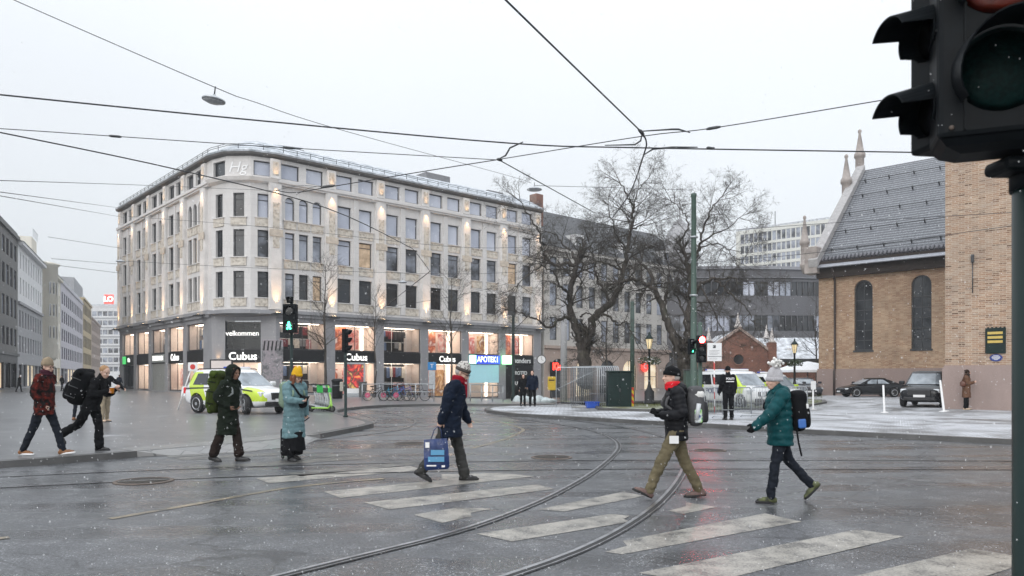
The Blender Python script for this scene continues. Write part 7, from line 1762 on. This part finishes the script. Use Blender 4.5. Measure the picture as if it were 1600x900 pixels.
T1L = [(X([(252, 815), (252, 760), (245, 700)]), 0, 0, .62, .46), (X([(245, 705), (226, 640), (203, 570), (199, 500), (213, 440), (222, 405)]), 0, .6, .36, .16), (X([(220, 410), (190, 400), (150, 405), (120, 385), (105, 345), (92, 290), (70, 255), (45, 215), (28, 185)]), .6, -1.2, .17, .03),
    (X([(222, 405), (205, 360), (175, 335), (150, 300), (120, 290)]), .6, 2., .13, .03), (X([(200, 580), (160, 590), (130, 620), (85, 590), (45, 575), (5, 560)]), 0, -2.5, .16, .03), (X([(199, 500), (170, 480), (140, 430), (110, 410)]), .3, -1.5, .12, .04), (X([(110, 410), (60, 430), (20, 470), (-5, 500)]), -1.5, -3, .06, .02),
    (X([(248, 705), (266, 640), (288, 575), (338, 540), (366, 485), (382, 425), (396, 355), (404, 290), (414, 225), (400, 170), (372, 125)]), 0, -.5, .4, .04), (X([(412, 230), (425, 170), (445, 130), (470, 105)]), -.4, .3, .07, .02), (X([(404, 290), (440, 270), (480, 265), (515, 250)]), -.3, 1.5, .07, .02),
    (X([(396, 355), (360, 300), (340, 240), (330, 200)]), -.2, -2, .08, .02), (X([(382, 425), (330, 400), (290, 390), (250, 400), (200, 380)]), -.2, -1.5, .1, .03), (X([(340, 540), (300, 470), (285, 420), (280, 370), (265, 330)]), 0, 1.6, .12, .03), (X([(290, 575), (330, 580), (360, 610), (390, 600), (420, 650)]), 0, -1.8, .12, .03), (X([(230, 580), (265, 570), (300, 600), (310, 640)]), 0, -1.4, .08, .02)]
tree('gnarled bare tree forking low behind the fence panels', T1L, 47.5, 11, cfg, b1)
b2 = GD(1072, 45.5, .2)
T2L = [(X([(597, 830), (594, 770), (590, 730)]), 0, 0, .6, .5), (X([(590, 735), (570, 690), (545, 630), (520, 560), (495, 500), (465, 475), (420, 450), (385, 460)]), 0, -.6, .36, .1), (X([(495, 500), (470, 430), (440, 395), (400, 360), (360, 345)]), -.4, 1., .18, .03), (X([(592, 735), (604, 680), (602, 620), (606, 560), (614, 500), (606, 430), (600, 385)]), 0, .5, .36, .14),
    (X([(606, 430), (640, 350), (650, 300), (668, 250), (690, 200), (720, 170)]), .3, -1., .13, .03), (X([(600, 385), (580, 330), (605, 270), (590, 230), (560, 195), (535, 180)]), .4, 1.2, .1, .02), (X([(645, 330), (690, 300), (740, 280), (790, 235)]), -.3, -1.5, .08, .02), (X([(616, 520), (645, 475), (690, 450), (725, 480), (765, 515), (800, 550), (830, 600)]), .1, -1.5, .17, .03), (X([(700, 455), (750, 445), (790, 470), (850, 465)]), -.5, -1.8, .08, .02), (X([(730, 480), (760, 430), (790, 390), (815, 345)]), -.7, -.5, .05, .015),
    (X([(604, 600), (570, 520), (545, 470), (520, 420)]), 0, 1.8, .1, .03), (X([(520, 560), (530, 500), (540, 440), (530, 380)]), -.3, 1, .12, .03), (X([(650, 480), (690, 560), (720, 620), (735, 660)]), 0, -1.2, .07, .02), (X([(640, 350), (700, 330), (740, 350), (770, 400)]), -.2, .9, .06, .02)]
tree('bare tree leaning left beside the tall green mast', T2L, 45.5, 23, dict(cfg, len=.92, dens=2.), b2)
def young(label, px, d, H, seed, dz=PZ, r0=.09, sp=1.):
    p = GD(px, d, dz); t = thing('street_tree', label, 'tree', p); r = random.Random(seed); tr, cr = MB(), MB()
    w = bend([(0, 0, -.1), (.05, 0, H*.3), (-.06, .05, H*.6), (.05, 0, H*.85), (.0, 0, H)], 6, .02, r); m = len(w); rad = [r0*(1 - .85*i/(m - 1)) for i in range(m)]; tr.tube(w, rad, 8)
    c = dict(w=.13, g=(.06, .04, .02), n=(6, 4, 2), lev=2)
    for k in range(int(H*3.4)):
        f = r.uniform(.3, 1.); i = min(m - 2, int(f*(m - 1))); a = r.uniform(0, 6.283); twig(cr, w[i], V((math.cos(a), math.sin(a), r.uniform(.5, 1.2))), H*.3*sp*(1.2 - .75*f), max(.012, rad[i]*.45), 0, r, c)
    tr.build('trunk', K['bark'], t); cr.build('crown', K['bark'], t)
young('slender bare street tree just left of the slim traffic light', 508, 52, 9.2, 3); young('slender bare street tree behind the slim traffic light', 586, 60, 8.2, 4, r0=.07); young('slender bare street tree behind the old man', 705, 60, 10, 5); young('small bare tree before the curved office near the church corner', 1275, 75, 10, 8, r0=.1)
young('thin bare tree between the two big trees', 948, 58, 8., 9)

# ================================================================== overhead wires
def zd(py, z): return (z - CAMH)*F/(HY - py)
def wire(label, pts, z=5.7, r=.011, n=5, sag=0):
    """pts in the photo; each node sits at wire height z (or explicit depth as third value)"""
    w = []
    for q in pts:
        if len(q) == 2: w.append(P(q[0], q[1], zd(q[1], z)))
        else: w.append(P(*q))
    t = MB().tube(bend(w, 5) if len(w) > 2 else w, r, n).build('overhead_wire', K['wire']); return tag(t, label, 'wire', 'overhead tram wires')
def fitting(label, pts, z=5.7, r=.03):
    w = [P(x, y, zd(y, z)) if True else 0 for x, y in pts]; return tag(MB().tube(w, [r*.6] + [r]*(len(w) - 2) + [r*.6] if len(w) > 2 else r, 8).build('wire_fitting', K['dgrey']), label, 'fitting')
wire('thick contact wire crossing the whole picture just under the left hanging lamp', [(-200, 126), (0, 148), (400, 188), (800, 224), (1003, 231), (1480, 239), (1800, 245)], 5.6, .0125)
wire('contact wire dropping steeply from the top edge to the central wire junction', [(700, -92), (790, 0), (1003, 207)], 5.6, .0125)
wire('curved wire running from the junction down across the tallest crown', [(1003, 207), (1010, 222), (1006, 241), (985, 300), (957, 340)], 5.6, .014)
wire('thin wire with insulators ending at the left wire knot', [(-150, 193), (0, 201), (180, 213), (450, 231), (780, 250)], 6., .008)
wire('wire sweeping from the left edge across the store front to a low kink', [(-120, 186), (0, 207), (290, 268), (510, 325), (632, 382), (650, 395), (672, 424)], 5.8, .013)
wire('short wire from the kink back to the pier of the store', [(672, 424, 27), (598, 482, 60)], r=.016)
wire('cross wire rising from the left knot to the right edge signal', [(780, 249), (1003, 213), (1115, 200), (1370, 158), (1500, 136)], 6., .009)
wire('cross wire falling from the left knot to the store corner', [(780, 249), (660, 268), (515, 292), (460, 301), (430, 297)], 6.2, .011)
wire('thin span wire carrying the left hanging lamp', [(-60, -40, 12.), (22, 0, 12.2), (330, 134, 12.6), (400, 160, 14), (540, 205, 18), (800, 276, 28), (830, 286, 29)], r=.007)
wire('wire from the left knot running down into the tree crown', [(780, 250), (930, 333)], 6., .011)
wire('thin wire from the dish lamp to the tall green mast', [(835, 290, 29), (950, 293, 32), (1084, 297, 36)], r=.01)
wire('thin wire from the left edge to the store cornice', [(-80, 281, 24), (0, 282, 25), (240, 290, 45), (430, 298, 62)], r=.014)
wire('upper of two wires running to the far corner of the store', [(-60, 294, 20), (0, 300, 24), (195, 326, 80)], r=.014)
wire('lower of two wires running to the far corner of the store', [(-60, 296, 20), (0, 306, 24), (195, 340, 80)], r=.014)
wire('faint wire over the roofs of the left row, upper one', [(75, 370, 70), (190, 388, 85)], r=.02); wire('faint wire over the roofs of the left row, middle one', [(80, 404, 70), (190, 413, 85)], r=.022); wire('faint wire over the roofs of the left row, lowest one', [(85, 414, 70), (190, 427, 85)], r=.022)
wire('upper wire from the mast to the church tower', [(1086, 364, 36), (1290, 349, 34), (1600, 331, 30)], r=.012); wire('lower wire from the mast to the church tower', [(1086, 412, 36), (1290, 393, 34), (1600, 350, 29)], r=.012)
wire('wire in front of the second window row of the store', [(200, 338, 60), (430, 356, 62), (700, 385, 60), (850, 386, 60)], r=.014); wire('wire in front of the third window row of the store', [(192, 408, 60), (430, 420, 60), (700, 428, 60), (830, 424, 60)], r=.014); wire('wire from the pharmacy pier up into the left bare tree', [(600, 482, 64), (760, 452, 58), (850, 420, 52)], r=.014)
wire('short bracket wire dipping under the store cornice', [(432, 297, 50), (470, 290, 50), (510, 293, 50)], r=.015); wire('second short bracket wire at the store cornice', [(463, 304, 50), (486, 293, 50), (512, 291, 50)], r=.015)
fitting('curved guide arm at the central wire junction', [(1003, 205), (1050, 202), (1060, 202), (1078, 207)], 5.65, .016); fitting('curved guide arm left of the central wire junction', [(1003, 210), (1001, 220), (992, 226), (945, 227)], 5.65, .014); fitting('curved guide arm below the central wire junction', [(1006, 242), (1020, 233), (1050, 230), (1090, 230)], 5.65, .016); fitting('bent rod from the left knot up to the contact wire', [(780, 248), (790, 243), (797, 231), (817, 222)], 5.7, .016)
fitting('insulator on the cross wire right of the junction', [(1104, 202), (1108, 201), (1120, 199), (1126, 198)], 5.9, .028); fitting('insulator on the thin wire at the upper left', [(170, 212), (174, 212.5), (186, 213.5), (190, 214)], 5.95, .024); fitting('insulator on the thin wire above the store corner', [(442, 230), (447, 230.5), (456, 231.5), (462, 232)], 5.95, .024); fitting('clamp at the central wire junction', [(998, 203), (1001, 205), (1004, 209), (1006, 213)], 5.62, .03); fitting('knot where four wires meet left of the centre', [(776, 249), (779, 249), (782, 250), (785, 250)], 6., .032); fitting('clamp on the contact wire right of the junction', [(1104, 231), (1107, 231), (1113, 232), (1116, 231)], 5.62, .026); fitting('insulator on the cross wire by the store corner', [(502, 293), (507, 292), (518, 290.5), (523, 290)], 6.1, .035)

# ================================================================== falling snow
mb = MB(); r = random.Random(99)
oc = [(1, 0, 0), (0, 1, 0), (-1, 0, 0), (0, -1, 0), (0, 0, 1), (0, 0, -1)]; of = [(0, 1, 4), (1, 2, 4), (2, 3, 4), (3, 0, 4), (1, 0, 5), (2, 1, 5), (3, 2, 5), (0, 3, 5)]
for k in range(16000):
    d = 2.2 + 34*r.random()**1.5; x = r.uniform(-.74, .74)*d; z = CAMH + r.uniform(-.29, .52)*d
    if z < .05: continue
    s = r.uniform(.0011, .003)*min(1, .45 + d/16); ax = V((r.gauss(.25, .2), r.gauss(0, .2), -1)).normalized(); q = ax.to_track_quat('Z', 'Y'); e = r.uniform(1.2, 2.4); c = V((x, d, z))
    mb.add([c + q @ V((a*s, b_*s, g_*s*e)) for a, b_, g_ in oc], of)
tag(mb.build('falling_snow', M('snowflake', (.9, .91, .93), .6, var=0)), kind='stuff')
# ================================================================== light, air, camera
w = bpy.data.worlds.new('World'); SC.world = w; w.use_nodes = True; nt = w.node_tree; nt.nodes.clear()
N = nt.nodes.new; out_ = N('ShaderNodeOutputWorld')
sky = N('ShaderNodeTexSky'); sky.sky_type = 'NISHITA'; sky.sun_disc = False; sky.sun_elevation = R(28); sky.sun_rotation = R(205); sky.air_density = 1.2; sky.dust_density = 3.
hs = N('ShaderNodeHueSaturation'); hs.inputs['Saturation'].default_value = .25; nt.links.new(sky.outputs[0], hs.inputs['Color'])
b1_ = N('ShaderNodeBackground'); nt.links.new(hs.outputs[0], b1_.inputs[0]); b1_.inputs[1].default_value = .05
# the cloud deck: brighter overhead than at the horizon, with soft unevenness
tc = N('ShaderNodeTexCoord'); sp_ = N('ShaderNodeSeparateXYZ'); nt.links.new(tc.outputs['Generated'], sp_.inputs[0])
pw = N('ShaderNodeMath'); pw.operation = 'POWER'; pw.use_clamp = True; nt.links.new(sp_.outputs[2], pw.inputs[0]); pw.inputs[1].default_value = 2.2
mr = N('ShaderNodeMapRange'); nt.links.new(pw.outputs[0], mr.inputs[0]); mr.inputs[1].default_value = 0; mr.inputs[2].default_value = 1; mr.inputs[3].default_value = SKY_LO; mr.inputs[4].default_value = SKY_HI
nz = N('ShaderNodeTexNoise'); nt.links.new(tc.outputs['Generated'], nz.inputs['Vector']); nz.inputs['Scale'].default_value = 2.2; nz.inputs['Detail'].default_value = 4
m2_ = N('ShaderNodeMapRange'); nt.links.new(nz.outputs['Fac'], m2_.inputs[0]); m2_.inputs[1].default_value = .3; m2_.inputs[2].default_value = .7; m2_.inputs[3].default_value = .97; m2_.inputs[4].default_value = 1.03
mu = N('ShaderNodeMath'); mu.operation = 'MULTIPLY'; nt.links.new(mr.outputs[0], mu.inputs[0]); nt.links.new(m2_.outputs[0], mu.inputs[1])
b2_ = N('ShaderNodeBackground'); b2_.inputs[0].default_value = (.905, .95, 1., 1); nt.links.new(mu.outputs[0], b2_.inputs[1])
ad = N('ShaderNodeAddShader'); nt.links.new(b1_.outputs[0], ad.inputs[0]); nt.links.new(b2_.outputs[0], ad.inputs[1]); nt.links.new(ad.outputs[0], out_.inputs[0])
l = bpy.data.lights.new('sun', 'SUN'); l.energy = .5; l.angle = R(25); l.color = (1, .97, .93); so = bpy.data.objects.new('sun', l); COL.objects.link(so)
az = R(205); el = R(28); sd = V((math.sin(az)*math.cos(el), math.cos(az)*math.cos(el), math.sin(el))); so.rotation_mode = 'QUATERNION'; so.rotation_quaternion = (-sd).to_track_quat('-Z', 'Y'); so.location = (0, -20, 60)
if HAZE:
    hz = MB().box((-420, -60, -7), (220, 480, 75)).build('haze', None); hz['kind'] = 'stuff'
    m = bpy.data.materials.new('snowy_air'); m.use_nodes = True; t_ = m.node_tree; t_.nodes.clear(); o_ = t_.nodes.new('ShaderNodeOutputMaterial'); pv = t_.nodes.new('ShaderNodeVolumePrincipled'); t_.links.new(pv.outputs[0], o_.inputs['Volume'])
    pv.inputs['Color'].default_value = (.9, .93, .97, 1); pv.inputs['Density'].default_value = HAZE; pv.inputs['Anisotropy'].default_value = .2
    hz.data.materials.append(m)
cam = bpy.data.cameras.new('camera'); co_ = bpy.data.objects.new('camera', cam); COL.objects.link(co_); SC.camera = co_
co_.location = (0, 0, CAMH); co_.rotation_euler = (R(90), 0, 0)
cam.sensor_width = 36; cam.lens = F/1600*36; cam.shift_y = (HY - 450)/1600; cam.clip_start = .1; cam.clip_end = 3000
cam.dof.use_dof = True; cam.dof.focus_distance = 13; cam.dof.aperture_fstop = 4.5
SC.view_settings.view_transform = 'Standard'; SC.view_settings.look = 'None'; SC.view_settings.gamma = 1; SC.view_settings.exposure = EXPO; SC.view_settings.use_curve_mapping = False
SC.render.engine = 'CYCLES'; SC.cycles.use_denoising = True; SC.cycles.max_bounces = 6; SC.cycles.diffuse_bounces = 3; SC.cycles.glossy_bounces = 3; SC.cycles.transparent_max_bounces = 12; SC.cycles.volume_bounces = 0
SC.cycles.sample_clamp_indirect = 4; SC.cycles.use_light_tree = True
for o in list(bpy.data.objects):
    for k in ('label', 'category', '_s'):
        if k in o and (o[k] is None or k == '_s' or o[k] == ''): del o[k]
